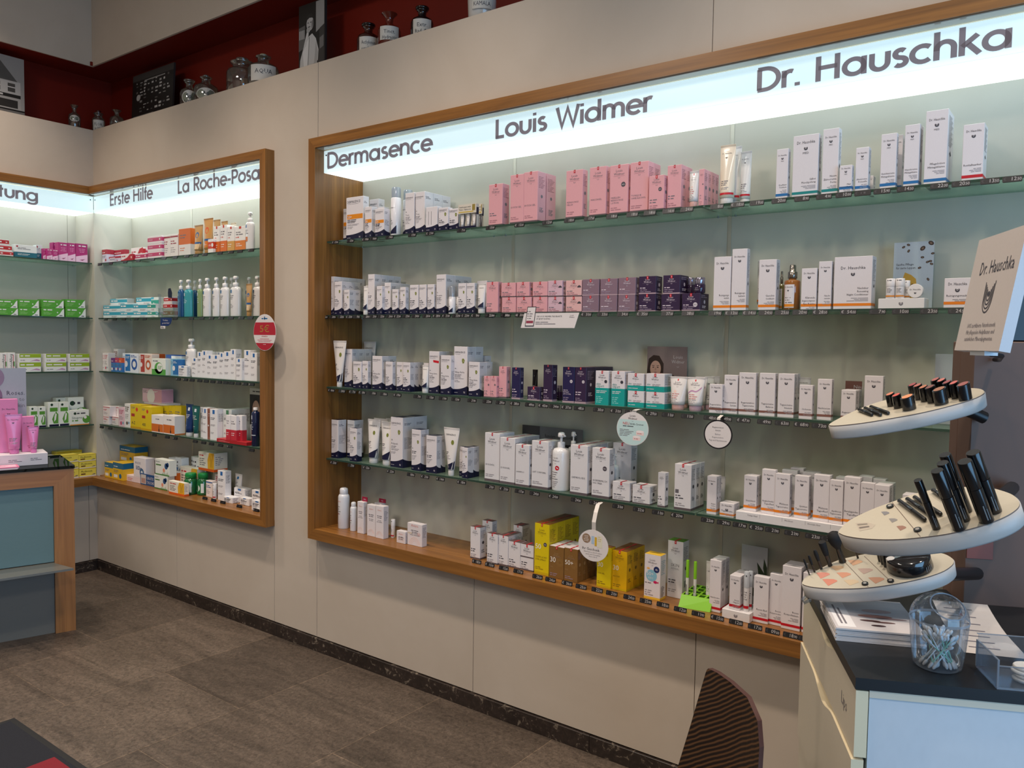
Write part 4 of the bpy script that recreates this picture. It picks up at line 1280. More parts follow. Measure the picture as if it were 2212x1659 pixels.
('box','med','l',3,-.3007,.045,1.348,.1327,.06,.0574,1,dict(c='f0eeea',b='9ab82a',bz='toph',lowb=1)),
('box','med','l',3,-.2998,.045,1.4059,.1327,.06,.0563,1,dict(c='f0eeea',b='9ab82a',bz='toph',lowb=1)),
('box','med','l',3,-.1524,.045,1.348,.133,.06,.0556,1,dict(c='f0eeea',b='9ab82a',bz='toph',lowb=1)),
('box','med','l',3,-.1516,.045,1.4041,.1329,.06,.0576,1,dict(c='f0eeea',b='9ab82a',bz='toph',lowb=1)),
('box','med','l',4,-.3953,.045,.989,.05,.05,.1365,1,dict(c='eef2ea',b='5a9a3a',bz='bio')),
('box','med','l',4,-.3437,.045,.989,.0445,.05,.1337,1,dict(c='eef2ea',b='5a9a3a',bz='bio')),
('box','med','l',4,-.2831,.045,.989,.0638,.06,.1581,1,dict(c='eef2ea',b='5a9a3a',bz='bio')),
('box','med','l',4,-.2177,.045,.989,.0619,.06,.1564,1,dict(c='eef2ea',b='5a9a3a',bz='bio')),
('box','med','l',4,-.1552,.03,.989,.1222,.06,.0993,1,dict(c='eef2ea',b='5a9a3a',bz='biow',p='Sinupret')),
('box','med','l',4,-.1296,.11,.989,.101,.05,.1799,1,dict(c='eef2ea',b='5a9a3a',bz='biow',p='Sinupret')),
('box','med','l',4,-.1895,.15,.989,.0593,.05,.1775,1,dict(c='e0e4dc',b='5a9a3a',bz='bio')),
('box','med','l',5,-.1141,0,.6425,.1101,.08,.056,1,dict(c='ecdc5a',b='5a2a1a',bz='medi',lowb=1,p='Meditonsin')),
('box','med','l',5,-.1135,0,.699,.1095,.08,.0471,1,dict(c='ecdc5a',b='5a2a1a',bz='medi',lowb=1,p='Meditonsin')),
('box','med','l',5,-.1172,0,.7467,.1132,.08,.045,1,dict(c='ecdc5a',b='5a2a1a',bz='medi',lowb=1,p='Meditonsin')),
('box','med','l',5,-.2305,0,.6425,.1129,.08,.0613,1,dict(c='ecdc5a',b='5a2a1a',bz='medi',lowb=1,p='Meditonsin')),
('box','med','l',5,-.2299,0,.7043,.1121,.08,.0463,1,dict(c='ecdc5a',b='5a2a1a',bz='medi',lowb=1,p='Meditonsin')),
('box','med','l',5,-.2515,0,.7511,.1334,.08,.0488,1,dict(c='ecdc5a',b='5a2a1a',bz='medi',lowb=1,p='Meditonsin')),
('box','med','l',5,-.1922,.14,.6425,.0828,.08,.1634,1,dict(c='ecdc5a',b='5a2a1a',bz='medi',lowb=1,p='Meditonsin')),
('box','med','l',5,-.1088,.15,.6425,.0823,.08,.1618,1,dict(c='ecdc5a',b='5a2a1a',bz='medi',lowb=1,p='Meditonsin')),
('box','med','l',5,-.3316,.02,.6425,.0795,.07,.1595,1,dict(c='e8e4e2',b='b0a8a8',bz='stripe')),
]
# price cassettes: shelf, x, y, z, reading
TAGS = [
(1,2.3923,.012,2.062,'15.90'),
(1,2.5016,.012,2.062,'12.90'),
(1,2.6072,.012,2.062,'19.90'),
(1,2.6605,.012,2.062,'16.90'),
(1,2.7678,.012,2.062,'14.50'),
(1,2.9108,.012,2.062,'13.90'),
(1,3.0192,.012,2.062,'21.90'),
(1,3.2012,.012,2.062,'7.95'),
(1,3.3606,.012,2.062,'15.90'),
(1,3.5101,.012,2.062,'15.50'),
(1,3.6469,.012,2.062,'12.50'),
(1,3.7503,.012,2.062,'18.50'),
(1,3.841,.012,2.062,'17.50'),
(1,3.9386,.012,2.062,'18.50'),
(1,4.024,.012,2.062,'18.50'),
(1,4.0952,.012,2.062,'18.50'),
(1,4.1693,.012,2.062,'16.50'),
(1,4.2387,.012,2.062,'24.50'),
(1,4.3495,.012,2.062,'8.00'),
(1,4.4221,.012,2.062,'18.50'),
(1,4.4885,.012,2.062,'19.00'),
(1,4.5617,.012,2.062,'20.00'),
(1,4.6354,.012,2.062,'8.90'),
(1,4.7039,.012,2.062,'4.90'),
(1,4.7636,.012,2.062,'10.00'),
(1,4.819,.012,2.062,''),
(1,4.8743,.012,2.062,'15.90'),
(1,4.9394,.012,2.062,'14.50'),
(1,5.0295,.012,2.062,'22.00'),
(1,5.0849,.012,2.062,'20.50'),
(1,5.157,.012,2.062,'13.50'),
(1,5.2106,.012,2.062,'12.50'),
(2,2.3164,.012,1.698,'23.90'),
(2,2.3766,.012,1.698,'24.90'),
(2,2.4364,.012,1.698,'22.90'),
(2,2.4966,.012,1.698,'21.90'),
(2,2.5484,.012,1.698,'9.95'),
(2,2.6174,.012,1.698,'28.90'),
(2,2.6637,.012,1.698,'21.90'),
(2,2.7164,.012,1.698,'22.90'),
(2,2.7716,.012,1.698,'24.90'),
(2,2.8224,.012,1.698,'22.90'),
(2,2.879,.012,1.698,'23.90'),
(2,2.9379,.012,1.698,'24.90'),
(2,3.0051,.012,1.698,'26.90'),
(2,3.0646,.012,1.698,'28.90'),
(2,3.12,.012,1.698,'21.90'),
(2,3.1802,.012,1.698,'22.90'),
(2,3.2305,.012,1.698,'23.90'),
(2,3.2856,.012,1.698,'9.95'),
(2,3.3677,.012,1.698,'21.50'),
(2,3.4475,.012,1.698,'31.50'),
(2,3.5198,.012,1.698,'31.50'),
(2,3.3616,.012,1.698,'21.50'),
(2,3.4447,.012,1.698,'31.50'),
(2,3.5254,.012,1.698,'31.50'),
(2,3.8356,.012,1.698,'31.50'),
(2,3.9076,.012,1.698,'33.50'),
(2,3.9938,.012,1.698,'34.50'),
(2,4.0748,.012,1.698,'35.50'),
(2,4.1746,.012,1.698,'37.50'),
(2,4.254,.012,1.698,'38.50'),
(2,4.3539,.012,1.698,'19.90'),
(2,4.4125,.012,1.698,'13.50'),
(2,4.4747,.012,1.698,'14.50'),
(2,4.5302,.012,1.698,'24.50'),
(2,4.5843,.012,1.698,'25.50'),
(2,4.6419,.012,1.698,'20.90'),
(2,4.7049,.012,1.698,'28.50'),
(2,4.7906,.012,1.698,'54.00'),
(2,4.8749,.012,1.698,'7.90'),
(2,4.9396,.012,1.698,'10.00'),
(2,5.0161,.012,1.698,'23.50'),
(2,5.0897,.012,1.698,'24.50'),
(3,2.3676,.012,1.342,'16.90'),
(3,2.4453,.012,1.342,'24.90'),
(3,2.5212,.012,1.342,'7.95'),
(3,2.5892,.012,1.342,'8.95'),
(3,2.6618,.012,1.342,'19.90'),
(3,2.7357,.012,1.342,'18.90'),
(3,2.825,.012,1.342,'19.90'),
(3,2.9528,.012,1.342,'7.95'),
(3,3.0307,.012,1.342,'15.90'),
(3,3.1067,.012,1.342,'11.90'),
(3,3.1807,.012,1.342,'15.90'),
(3,3.2724,.012,1.342,'21.90'),
(3,3.3558,.012,1.342,'33.90'),
(3,3.4266,.012,1.342,'29.50'),
(3,3.5014,.012,1.342,'38.50'),
(3,3.577,.012,1.342,'49.90'),
(3,3.6425,.012,1.342,'45.90'),
(3,3.6958,.012,1.342,'34.90'),
(3,3.7533,.012,1.342,'37.50'),
(3,3.812,.012,1.342,'48.50'),
(3,3.899,.012,1.342,'30.50'),
(3,3.9735,.012,1.342,'31.50'),
(3,4.0367,.012,1.342,'28.50'),
(3,4.1208,.012,1.342,'29.50'),
(3,4.1869,.012,1.342,'11.50'),
(3,4.2618,.012,1.342,'11.50'),
(3,4.3467,.012,1.342,'48.50'),
(3,4.4006,.012,1.342,'49.90'),
(3,4.4652,.012,1.342,'47.90'),
(3,4.5366,.012,1.342,'49.90'),
(3,4.596,.012,1.342,'63.00'),
(3,4.6586,.012,1.342,'68.90'),
(3,4.7149,.012,1.342,'73.00'),
(3,4.7696,.012,1.342,'45.00'),
(3,4.8274,.012,1.342,'39.00'),
(4,2.3859,.012,.983,'23.90'),
(4,2.5143,.012,.983,'21.90'),
(4,2.6226,.012,.983,'12.90'),
(4,2.7858,.012,.983,'22.90'),
(4,2.916,.012,.983,'18.90'),
(4,3.0034,.012,.983,'21.90'),
(4,3.0962,.012,.983,'14.90'),
(4,3.2189,.012,.983,'18.90'),
(4,3.376,.012,.983,'21.50'),
(4,3.4521,.012,.983,'21.50'),
(4,3.5323,.012,.983,'17.50'),
(4,3.6072,.012,.983,'24.50'),
(4,3.7002,.012,.983,'24.50'),
(4,3.8066,.012,.983,'24.50'),
(4,3.8903,.012,.983,'24.50'),
(4,3.9918,.012,.983,'31.50'),
(4,4.0795,.012,.983,'32.50'),
(4,4.1571,.012,.983,'11.50'),
(4,4.2323,.012,.983,'20.90'),
(4,4.3474,.012,.983,'23.00'),
(4,4.4061,.012,.983,'29.95'),
(4,4.4633,.012,.983,'17.90'),
(4,4.5207,.012,.983,'25.50'),
(4,4.5751,.012,.983,'21.90'),
(4,4.6392,.012,.983,'21.90'),
(4,4.7068,.012,.983,'23.50'),
(4,4.7545,.012,.983,'24.50'),
(5,3.332,-.0171,.6505,'18.50'),
(5,3.4032,-.0175,.6505,'15.50'),
(5,3.4802,-.021,.6505,'15.50'),
(5,3.5541,-.0197,.6505,'17.50'),
(5,3.6567,-.0304,.6505,'26.50'),
(5,3.7198,-.0306,.6505,'24.50'),
(5,3.7955,-.0275,.6505,'26.50'),
(5,3.8617,-.0306,.6505,'25.50'),
(5,3.9301,-.0256,.6505,'22.50'),
(5,3.9932,-.0253,.6505,'21.50'),
(5,4.0673,-.0253,.6505,'24.50'),
(5,4.1353,-.0266,.6505,'25.90'),
(5,4.2018,-.0232,.6505,'18.50'),
(5,4.2732,-.0308,.6505,'12.50'),
(5,4.3416,-.0334,.6505,'11.90'),
(5,4.4095,-.0295,.6505,'15.50'),
(5,4.4761,-.0303,.6505,'12.00'),
(5,4.5431,-.0339,.6505,'17.50'),
(5,4.6027,-.0372,.6505,'09.00'),
(5,4.6604,-.0359,.6505,'18.90'),
(5,4.7087,-.0369,.6505,'16.90'),
(1,.0499,.012,2.062,''),
(1,.1965,.012,2.062,''),
(1,.3792,.012,2.062,''),
(1,.5388,.012,2.062,''),
(1,.7076,.012,2.062,''),
(1,.8407,.012,2.062,''),
(1,.9626,.012,2.062,''),
(1,1.0876,.012,2.062,''),
(1,1.1822,.012,2.062,''),
(1,1.2745,.012,2.062,''),
(1,1.4215,.012,2.062,''),
(1,1.5266,.012,2.062,''),
(1,1.6109,.012,2.062,''),
(1,1.7108,.012,2.062,''),
(2,.1198,.012,1.698,''),
(2,.2393,.012,1.698,''),
(2,.3557,.012,1.698,''),
(2,.5087,.012,1.698,''),
(2,.6103,.012,1.698,''),
(2,.958,.012,1.698,''),
(2,1.1315,.012,1.698,''),
(2,1.2386,.012,1.698,''),
(2,1.3363,.012,1.698,''),
(2,1.4317,.012,1.698,''),
(2,1.5246,.012,1.698,''),
(2,1.6213,.012,1.698,''),
(2,1.7038,.012,1.698,''),
(3,.9891,.012,1.342,''),
(3,1.066,.012,1.342,''),
(3,1.1346,.012,1.342,''),
(3,1.2154,.012,1.342,''),
(3,1.2815,.012,1.342,''),
(3,1.3465,.012,1.342,''),
(3,1.4104,.012,1.342,''),
(3,1.4732,.012,1.342,''),
(3,1.5289,.012,1.342,''),
(3,1.5898,.012,1.342,''),
(3,1.6556,.012,1.342,''),
(3,1.7144,.012,1.342,''),
(4,.0507,.012,.983,''),
(4,.1642,.012,.983,''),
(4,.3497,.012,.983,''),
(4,.5355,.012,.983,''),
(4,.7136,.012,.983,''),
(4,.8624,.012,.983,''),
(4,.9492,.012,.983,''),
(4,1.165,.012,.983,''),
(4,1.2521,.012,.983,''),
(4,1.3308,.012,.983,''),
(4,1.4207,.012,.983,''),
(4,1.5084,.012,.983,''),
(4,1.7134,.012,.983,''),
(5,1.2697,.0058,.6505,''),
(5,1.3601,.0041,.6505,''),
(5,1.4506,.0043,.6505,''),
(5,1.6113,.0018,.6505,''),
(5,1.7663,.0004,.6505,''),
]

# ------------------------------------------------------------------ printing colours
INK = mat((58, 56, 66), 0.5)
INK2 = mat((120, 114, 120), 0.5)
FINE = mat((158, 152, 156), 0.5)
NAVY = mat((16, 18, 52), 0.35)
CARTON = mat((226, 219, 221), 0.42)
SEALRED = mat((204, 24, 42), 0.4)
OLIVE = mat((122, 128, 52), 0.5)
ORANGE = mat((226, 138, 30), 0.4)
STRIPE = {'blue': mat((28, 108, 168), 0.4), 'teal': mat((18, 132, 132), 0.4), 'red': mat((196, 22, 40), 0.4), 'orange': mat((232, 128, 28), 0.4), 'brown': mat((132, 88, 78), 0.45)}
WCOL = {'pink': (226, 164, 170), 'lilac': (214, 178, 190), 'blush': (226, 178, 176), 'mauve': (134, 108, 122), 'plum': (52, 34, 66), 'navy': (36, 30, 74), 'white': (224, 220, 222),
        'yellow': (222, 198, 14), 'yellow2': (226, 178, 12), 'bronze': (132, 96, 50)}


class CurvFace(Face):
    """Printing on a curved front: fn(a, b) gives the point and the way out."""

    def __init__(s, mb, fn, w, h):
        s.mb, s.fn, s.w, s.h = mb, fn, w, h

    def p(s, a, b, l=1):
        q, n = s.fn(a, b)
        return Vector(q) + Vector(n) * (0.00022 * l)

    def rect(s, a0, b0, a1, b1, m, l=1):
        k = max(1, int(abs(a1 - a0) / max(1e-4, s.w) * 10))
        for i in range(k):
            u, v = a0 + (a1 - a0) * i / k, a0 + (a1 - a0) * (i + 1) / k
            s.poly([(u, b0), (v, b0), (v, b1), (u, b1)], m, l)


def emblem(F, a, b, r, m):
    """Small cupped emblem with a dot."""
    pts = [(a - r, b + r), (a - r * .62, b + r * .55)] + [(a + r * .5 * math.cos(math.radians(q)), b + r * .1 + r * .5 * math.sin(math.radians(q))) for q in (170, 210, 250, 290, 330, 370)] + [(a + r * .62, b + r * .55), (a + r, b + r)]
    pts += [(a + r * 1.05 * math.cos(math.radians(q)), b + r * 1.05 * math.sin(math.radians(q))) for q in (10, -20, -50, -80, -100, -130, -160, -190)]
    # drawn as a strip so that the hollow stays open
    inner = [(a + r * .45 * math.cos(math.radians(180 + q)), b + r * .1 + r * .45 * math.sin(math.radians(180 + q))) for q in range(-40, 221, 26)]
    outer = [(a + r * math.cos(math.radians(180 + q)), b + r * math.sin(math.radians(180 + q))) for q in range(-40, 221, 26)]
    for i in range(len(inner) - 1):
        F.poly([outer[i], outer[i + 1], inner[i + 1], inner[i]], m, 3)
    F.disc(a, b + r * .15, r * .26, m, 3, 8)


def cup_mark(F, a, b, r, m):
    for s in (-1, 1):
        F.poly([(a + s * r * .2, b - r * .7), (a + s * r * .85, b - r * .1), (a + s * r * .8, b + r * .7), (a + s * r * .45, b + r * .1)][::s], m, 3)


def derma(mb, F, R, Tp, w, d, h, o, label=None):
    k = 0.060 + 0.02 * min(1, w / .08)
    lo, hi = min(.30, .016 / h + .045) * h, min(.42, .022 / h + .09) * h
    n = 10
    for i in range(n):
        a, b = i / n, (i + 1) / n
        fa, fb = lo + (hi - lo) * a ** 2.4, lo + (hi - lo) * b ** 2.4
        F.poly([(a * w, 0), (b * w, 0), (b * w, fb), (a * w, fa)], NAVY, 1)
        if R:
            ga, gb = lo + (hi - lo) * (1 - a) ** 2.4, lo + (hi - lo) * (1 - b) ** 2.4
            R.poly([(a * d, 0), (b * d, 0), (b * d, gb), (a * d, ga)], NAVY, 1)
    F.text('N', w * .80, lo * .35, lo * .35, CARTON, 'c', w * .1)
    F.lines(w * .06, w * .35, lo * .45, 1, .003, CARTON)
    if o.get('plain'):
        for a in (.22, .45):
            F.rect(a * w, h * .28, a * w + .0022, h * .82, INK2, 2)
        return
    F.text('DERMASENCE', w * .07, h * .865, w * .105, INK, 'l', w * .76)
    F.lines(w * .07, w * .75, h * .845, 1, .003, FINE)
    if o.get('band'):
        z0, z1 = (h * .49, h * .60)
        F.rect(w * .05, z0, w * (.97 if o.get('b') else .6), z1, ORANGE, 2)
        if o.get('b'):
            F.text(o['b'], w * .09, z0 + (z1 - z0) * .18, (z1 - z0) * .62, CARTON, 'l', w * .32)
        F.lines(w * .07, w * .6, h * .44, 2, .006, INK2)
    if o.get('leaf'):
        c = (w * .70, h * .70)
        F.poly([(c[0] - w * .09, c[1] + w * .13), (c[0] + w * .02, c[1] + w * .16), (c[0] + w * .11, c[1] + w * .05), (c[0] + w * .06, c[1] - w * .10), (c[0] - w * .04, c[1] - w * .14), (c[0] - w * .10, c[1])][::-1], OLIVE, 2)
        F.poly([(c[0] - w * .02, c[1] + w * .06), (c[0] + w * .05, c[1] + w * .02), (c[0] + w * .01, c[1] - w * .06)][::-1], mat((198, 196, 150), .5), 3)
    if o.get('flash'):
        F.poly([(w * .42, h * .74), (w * .95, h * .72), (w * .97, h * .775), (w * .40, h * .795)], SEALRED, 2)
    F.rect(w * .07, h * .535, w * .17, h * .545, INK, 2)
    F.rect(w * .07, h * .555, w * .15, h * .560, INK, 2)
    if o.get('p'):
        F.text(o['p'], w * .07, h * .455, min(.009, w * .12), INK, 'l', w * .75)
        F.lines(w * .07, w * .62, h * .425, 2, .006, INK2)
    else:
        F.lines(w * .07, w * .62, h * .475, 2, .0075, INK)
    F.lines(w * .07, w * .78, h * .37, 2, .005, FINE)
    if h > .12:
        F.lines(w * .07, w * .5, h * .31, 2, .006, FINE)
    if R:
        R.lines(d * .12, d * .70, h * .885, 2, .006, INK2)
        R.lines(d * .12, d * .85, h * .60, max(2, int(h * .24 / .0055)), .0055, FINE)


def widmer(mb, F, R, Tp, w, d, h, o):
    c = o.get('c', 'white')
    dark = c in ('plum', 'navy', 'mauve', 'bronze')
    ink = mat((222, 206, 216), 0.5) if dark else (INK2 if c in ('pink', 'lilac', 'blush') else INK)
    if c == 'bronze':
        ink = mat((168, 136, 96), 0.5)
    fine = mat((150, 132, 150), 0.5) if dark else (mat((176, 120, 128), 0.5) if c in ('pink', 'lilac', 'blush') else FINE)
    if c in ('yellow', 'yellow2'):
        ink, fine = mat((122, 96, 26), .5), mat((150, 122, 24), .5)
    low = o.get('low')
    u = w * (.20 if not low else .15)
    z = h * .86 if not low else h * .76
    if h / w < 1.7 and not low:
        z = h * .82
    F.text('Louis', w * .5, z, u * .62, ink, 'c', w * .40)
    F.text('Widmer', w * .5, z - u * .78, u * .62, ink, 'c', w * .62)
    F.rect(w * .2, z - u * 1.02, w * .8, z - u * .97, fine, 2)
    cup_mark(F, w * .5, z - u * 1.42, u * .30, ink)
    if c != 'bronze':
        base = (96, 84, 88) if not dark else (176, 150, 160)
        if c in ('yellow', 'yellow2'):
            base = (206, 176, 20)
        if not o.get('skin'):
            F.frect(0, 0, 1, .05 if not low else .07, mat(base, .4), 1)
            if R:
                R.frect(0, 0, 1, .05 if not low else .07, mat(base, .4), 1)
    if o.get('b'):
        wt = mat((244, 240, 232), .5)
        F.text(o['b'], w * .07, h * .50, w * .30, wt, 'l', w * .62)
        cx, cz = w * .72, h * .52
        if c in ('bronze', 'yellow2', 'yellow'):
            for i in range(18):
                a = 2 * PI * i / 18
                r1, r2 = w * .10, w * .26
                q = .0011
                F.poly([(cx + r1 * math.cos(a - q * 20), cz + r1 * math.sin(a - q * 20)), (cx + r2 * math.cos(a - q * 9), cz + r2 * math.sin(a - q * 9)), (cx + r2 * math.cos(a + q * 9), cz + r2 * math.sin(a + q * 9)), (cx + r1 * math.cos(a + q * 20), cz + r1 * math.sin(a + q * 20))], mat((196, 160, 96), .5) if c == 'bronze' else mat((236, 206, 40), .5), 1)
    if o.get('p'):
        for i, t in enumerate(o['p'].split('|')):
            F.text(t, w * .08, h * .33 - i * h * .052, min(.0075, h * .036), ink, 'l', w * .8)
    elif not low:
        F.lines(w * .08, w * .62, h * .32, 2, .009, ink, .0035)
    if low and not o.get('b'):
        F.lines(w * .08, w * .55, h * .36, 1, .006, ink, .003)
        F.lines(w * .08, w * .8, h * .25, 2, .0065, fine)
    else:
        F.lines(w * .08, w * .7, h * .15, 2 if h > .1 else 1, .007, fine)
    if o.get('dot'):
        F.disc(w * .74, h * (.60 if not low else .35), w * .12, mat((78, 70, 78), .5) if not dark else mat((206, 196, 202), .5), 2)
        F.text('NEU', w * .74, h * (.60 if not low else .35) - w * .03, w * .06, CARTON if not dark else INK, 'c', w * .16, 3)
    if o.get('fan'):
        F.poly([(w * .97, h * .55)] + [(w * .85 + w * .12 * math.cos(math.radians(a)), h * .55 + w * .12 * math.sin(math.radians(a))) for a in range(20, 181, 20)], mat((74, 66, 74), .5), 2)
    if o.get('stripe'):
        F.frect(0, .50, 1, .545, mat((92, 80, 84), .5), 2)
    if o.get('square'):
        F.rect(w * .06, h * .36, w * .27, h * .36 + w * .21, mat((104, 100, 106), .5), 2)
    if o.get('skin'):
        F.text('SKIN', w * .5, h * .55, w * .19, INK2, 'c', w * .7)
        F.text('APPEAL', w * .5, h * .50, w * .12, FINE, 'c', w * .66)
    if R:
        R.lines(d * .12, d * .88, h * .9, max(2, int(h * .26 / .006)), .006, fine)
        R.disc(d * .5, h * .52, min(d * .22, .007), ink, 2, 10)
        R.lines(d * .25, d * .75, h * .3, max(2, int(h * .12 / .005)), .005, ink, .0028)
    if Tp and o.get('top'):
        Tp.frect(0, 0, 1, 1, mat((96, 72, 70) if o['top'] == 'brown' else (96, 152, 44), .4), 1)
    if Tp and c in ('yellow', 'yellow2'):
        Tp.frect(0, 0, 1, 1, mat((128, 84, 36), .4), 1)
    if Tp and c == 'bronze':
        Tp.frect(0, 0, 1, 1, CARTON, 1)


def skinx(mb, F, R, Tp, w, d, h, o):
    tq = mat((22, 158, 150), 0.4)
    low = o.get('low')
    f = .50 if not low else .30
    F.frect(0, 0, 1, f, tq, 1)
    if R:
        R.frect(0, 0, 1, f, tq, 1)
    u = w * (.20 if not low else .14)
    z = h * .85 if not low else h * .76
    F.text('Louis', w * .5, z, u * .62, INK, 'c', w * .4)
    F.text('Widmer', w * .5, z - u * .78, u * .62, INK, 'c', w * .62)
    cup_mark(F, w * .5, z - u * 1.35, u * .28, INK)
    g = mat((20, 134, 128), .5)
    if low:
        F.text('skin', w * .06, h * .36, h * .10, g, 'l')
        F.lines(w * .35, w * .92, h * .42, 2, .005, FINE)
        F.lines(w * .06, w * .7, h * .16, 1, .005, CARTON)
    else:
        F.text('skin', w * .08, h * .585, w * .16, g, 'l')
        F.text('expert', w * .08, h * .525, w * .16, g, 'l', w * .6)
        F.lines(w * .08, w * .9, h * .42, 2, .006, CARTON)
        F.lines(w * .08, w * .6, h * .25, 4, .007, mat((140, 206, 200), .5))
    if o.get('dot'):
        F.disc(w * .78, h * .69, w * .11, INK, 2)
    if R:
        R.lines(d * .1, d * .9, h * .9, 6, .006, FINE)


def hausch(mb, F, R, Tp, w, d, h, o):
    c = STRIPE[o.get('c', 'orange')]
    low = o.get('low') or h / w < 1.5
    s = min(w * .125, .0098)
    z = h * (.86 if not low else .76)
    F.text('Dr. Hauschka', w * .5, z, s, INK, 'c', w * .70)
    e = min(w * .10, .0062)
    emblem(F, w * .5, z - s * .9 - e, e, INK)
    if o.get('med'):
        F.text('MED', w * .5, z - s * 1.6 - e * 2.8, s * .7, INK, 'c', w * .3)
    b0, b1 = (.010, .0185) if h > .07 else (.006, .012)
    if o.get('c') == 'brown':
        b0, b1 = .011, .0185
    F.rect(0, b0, w, b1, c, 2)
    if R:
        R.rect(0, b0, d, b1, c, 2)
    ps = (o.get('p') or '').split('|')
    zz = h * .27 if not low else h * .38
    sz = min(.0062, w * .13)
    k = 0
    for t in ps:
        if t:
            F.text(t, w * .92, zz - k * sz * 1.6, sz, INK, 'r', w * .84)
            k += 1
    F.lines(w * .30, w * .92, zz - k * sz * 1.6 + sz * .4, 2 if h < .1 else 3, .0042, FINE, al='r')
    if R:
        R.lines(d * .15, d * .85, h * .93, max(3, int(h * .42 / .0048)), .0048, FINE)
        R.poly([(d * .5, h * .40), (d * .66, h * .43), (d * .5, h * .48), (d * .34, h * .43)], INK, 2)


def avene(mb, F, R, Tp, w, d, h, o):
    ros = mat((224, 150, 138), .5)
    pale = mat((238, 206, 196), .5)
    low = o.get('low')
    F.text('Avène', w * .5, h * (.85 if not low else .7), w * .14, ros, 'c', w * .5)
    F.lines(w * .15, w * .85, h * (.70 if not low else .5), 2, .008, INK2, .0032, al='c')
    F.lines(w * .15, w * .85, h * .56, 2 if not low else 1, .007, FINE, al='c')
    for r in (.18, .27, .36):
        cx, cz, q = w * .5, h * .10 if not o.get('wide') else h * .06, w * r
        pts = [(cx + q * math.cos(math.radians(a)), cz + q * math.sin(math.radians(a))) for a in range(0, 181, 15)]
        pin = [(cx + q * .9 * math.cos(math.radians(a)), cz + q * .9 * math.sin(math.radians(a))) for a in range(0, 181, 15)]
        for i in range(12):
            F.poly([pts[i], pts[i + 1], pin[i + 1], pin[i]][::1], pale, 2)
    if o.get('wide'):
        F.text('50', w * .88, h * .48, h * .13, ros, 'r')
        F.rect(w * .04, h * .52, w * .35, h * .57, mat((214, 196, 168), .5), 2)
    if R:
        R.lines(d * .15, d * .85, h * .85, 8, .006, FINE)


def kids(mb, F, R, Tp, w, d, h, o):
    yl = mat((236, 190, 60), .45)
    F.text('Louis', w * .5, h * .86, w * .12, INK2, 'c', w * .4)
    F.text('Widmer', w * .5, h * .80, w * .12, INK2, 'c', w * .62)
    cup_mark(F, w * .5, h * .755, w * .05, INK2)
    F.disc(w * .45, h * .53, w * .34, mat((134, 186, 206), .5), 2, 24)
    F.text('50+', w * .16, h * .53, w * .21, CARTON, 'l', w * .5, 3)
    F.text('KIDS', w * .26, h * .455, w * .11, CARTON, 'l', w * .4, 3)
    F.disc(w * .76, h * .68, w * .18, mat((26, 40, 92), .5), 3, 20)
    F.text('4h', w * .76, h * .655, w * .12, CARTON, 'c', None, 4)
    F.disc(w * .70, h * .395, w * .12, mat((206, 26, 92), .5), 3, 12, w * .08)
    F.poly([(w * .79, h * .395), (w * .90, h * .42), (w * .90, h * .37)], mat((206, 26, 92), .5), 3)
    F.disc(w * .25, h * .685, w * .10, mat((238, 176, 92), .5), 3, 10, w * .055)
    F.lines(w * .06, w * .7, h * .37, 1, .006, INK2, .003)
    F.lines(w * .06, w * .6, h * .2, 3, .008, FINE)
    F.frect(0, 0, 1, .05, yl, 1)
    Tp.frect(0, 0, 1, 1, yl, 1)
    if R:
        R.frect(0, 0, 1, .05, yl, 1)
        R.lines(d * .15, d * .85, h * .88, 8, .007, mat((160, 190, 204), .5))
        R.lines(d * .2, d * .75, h * .3, 8, .005, INK2, .003)


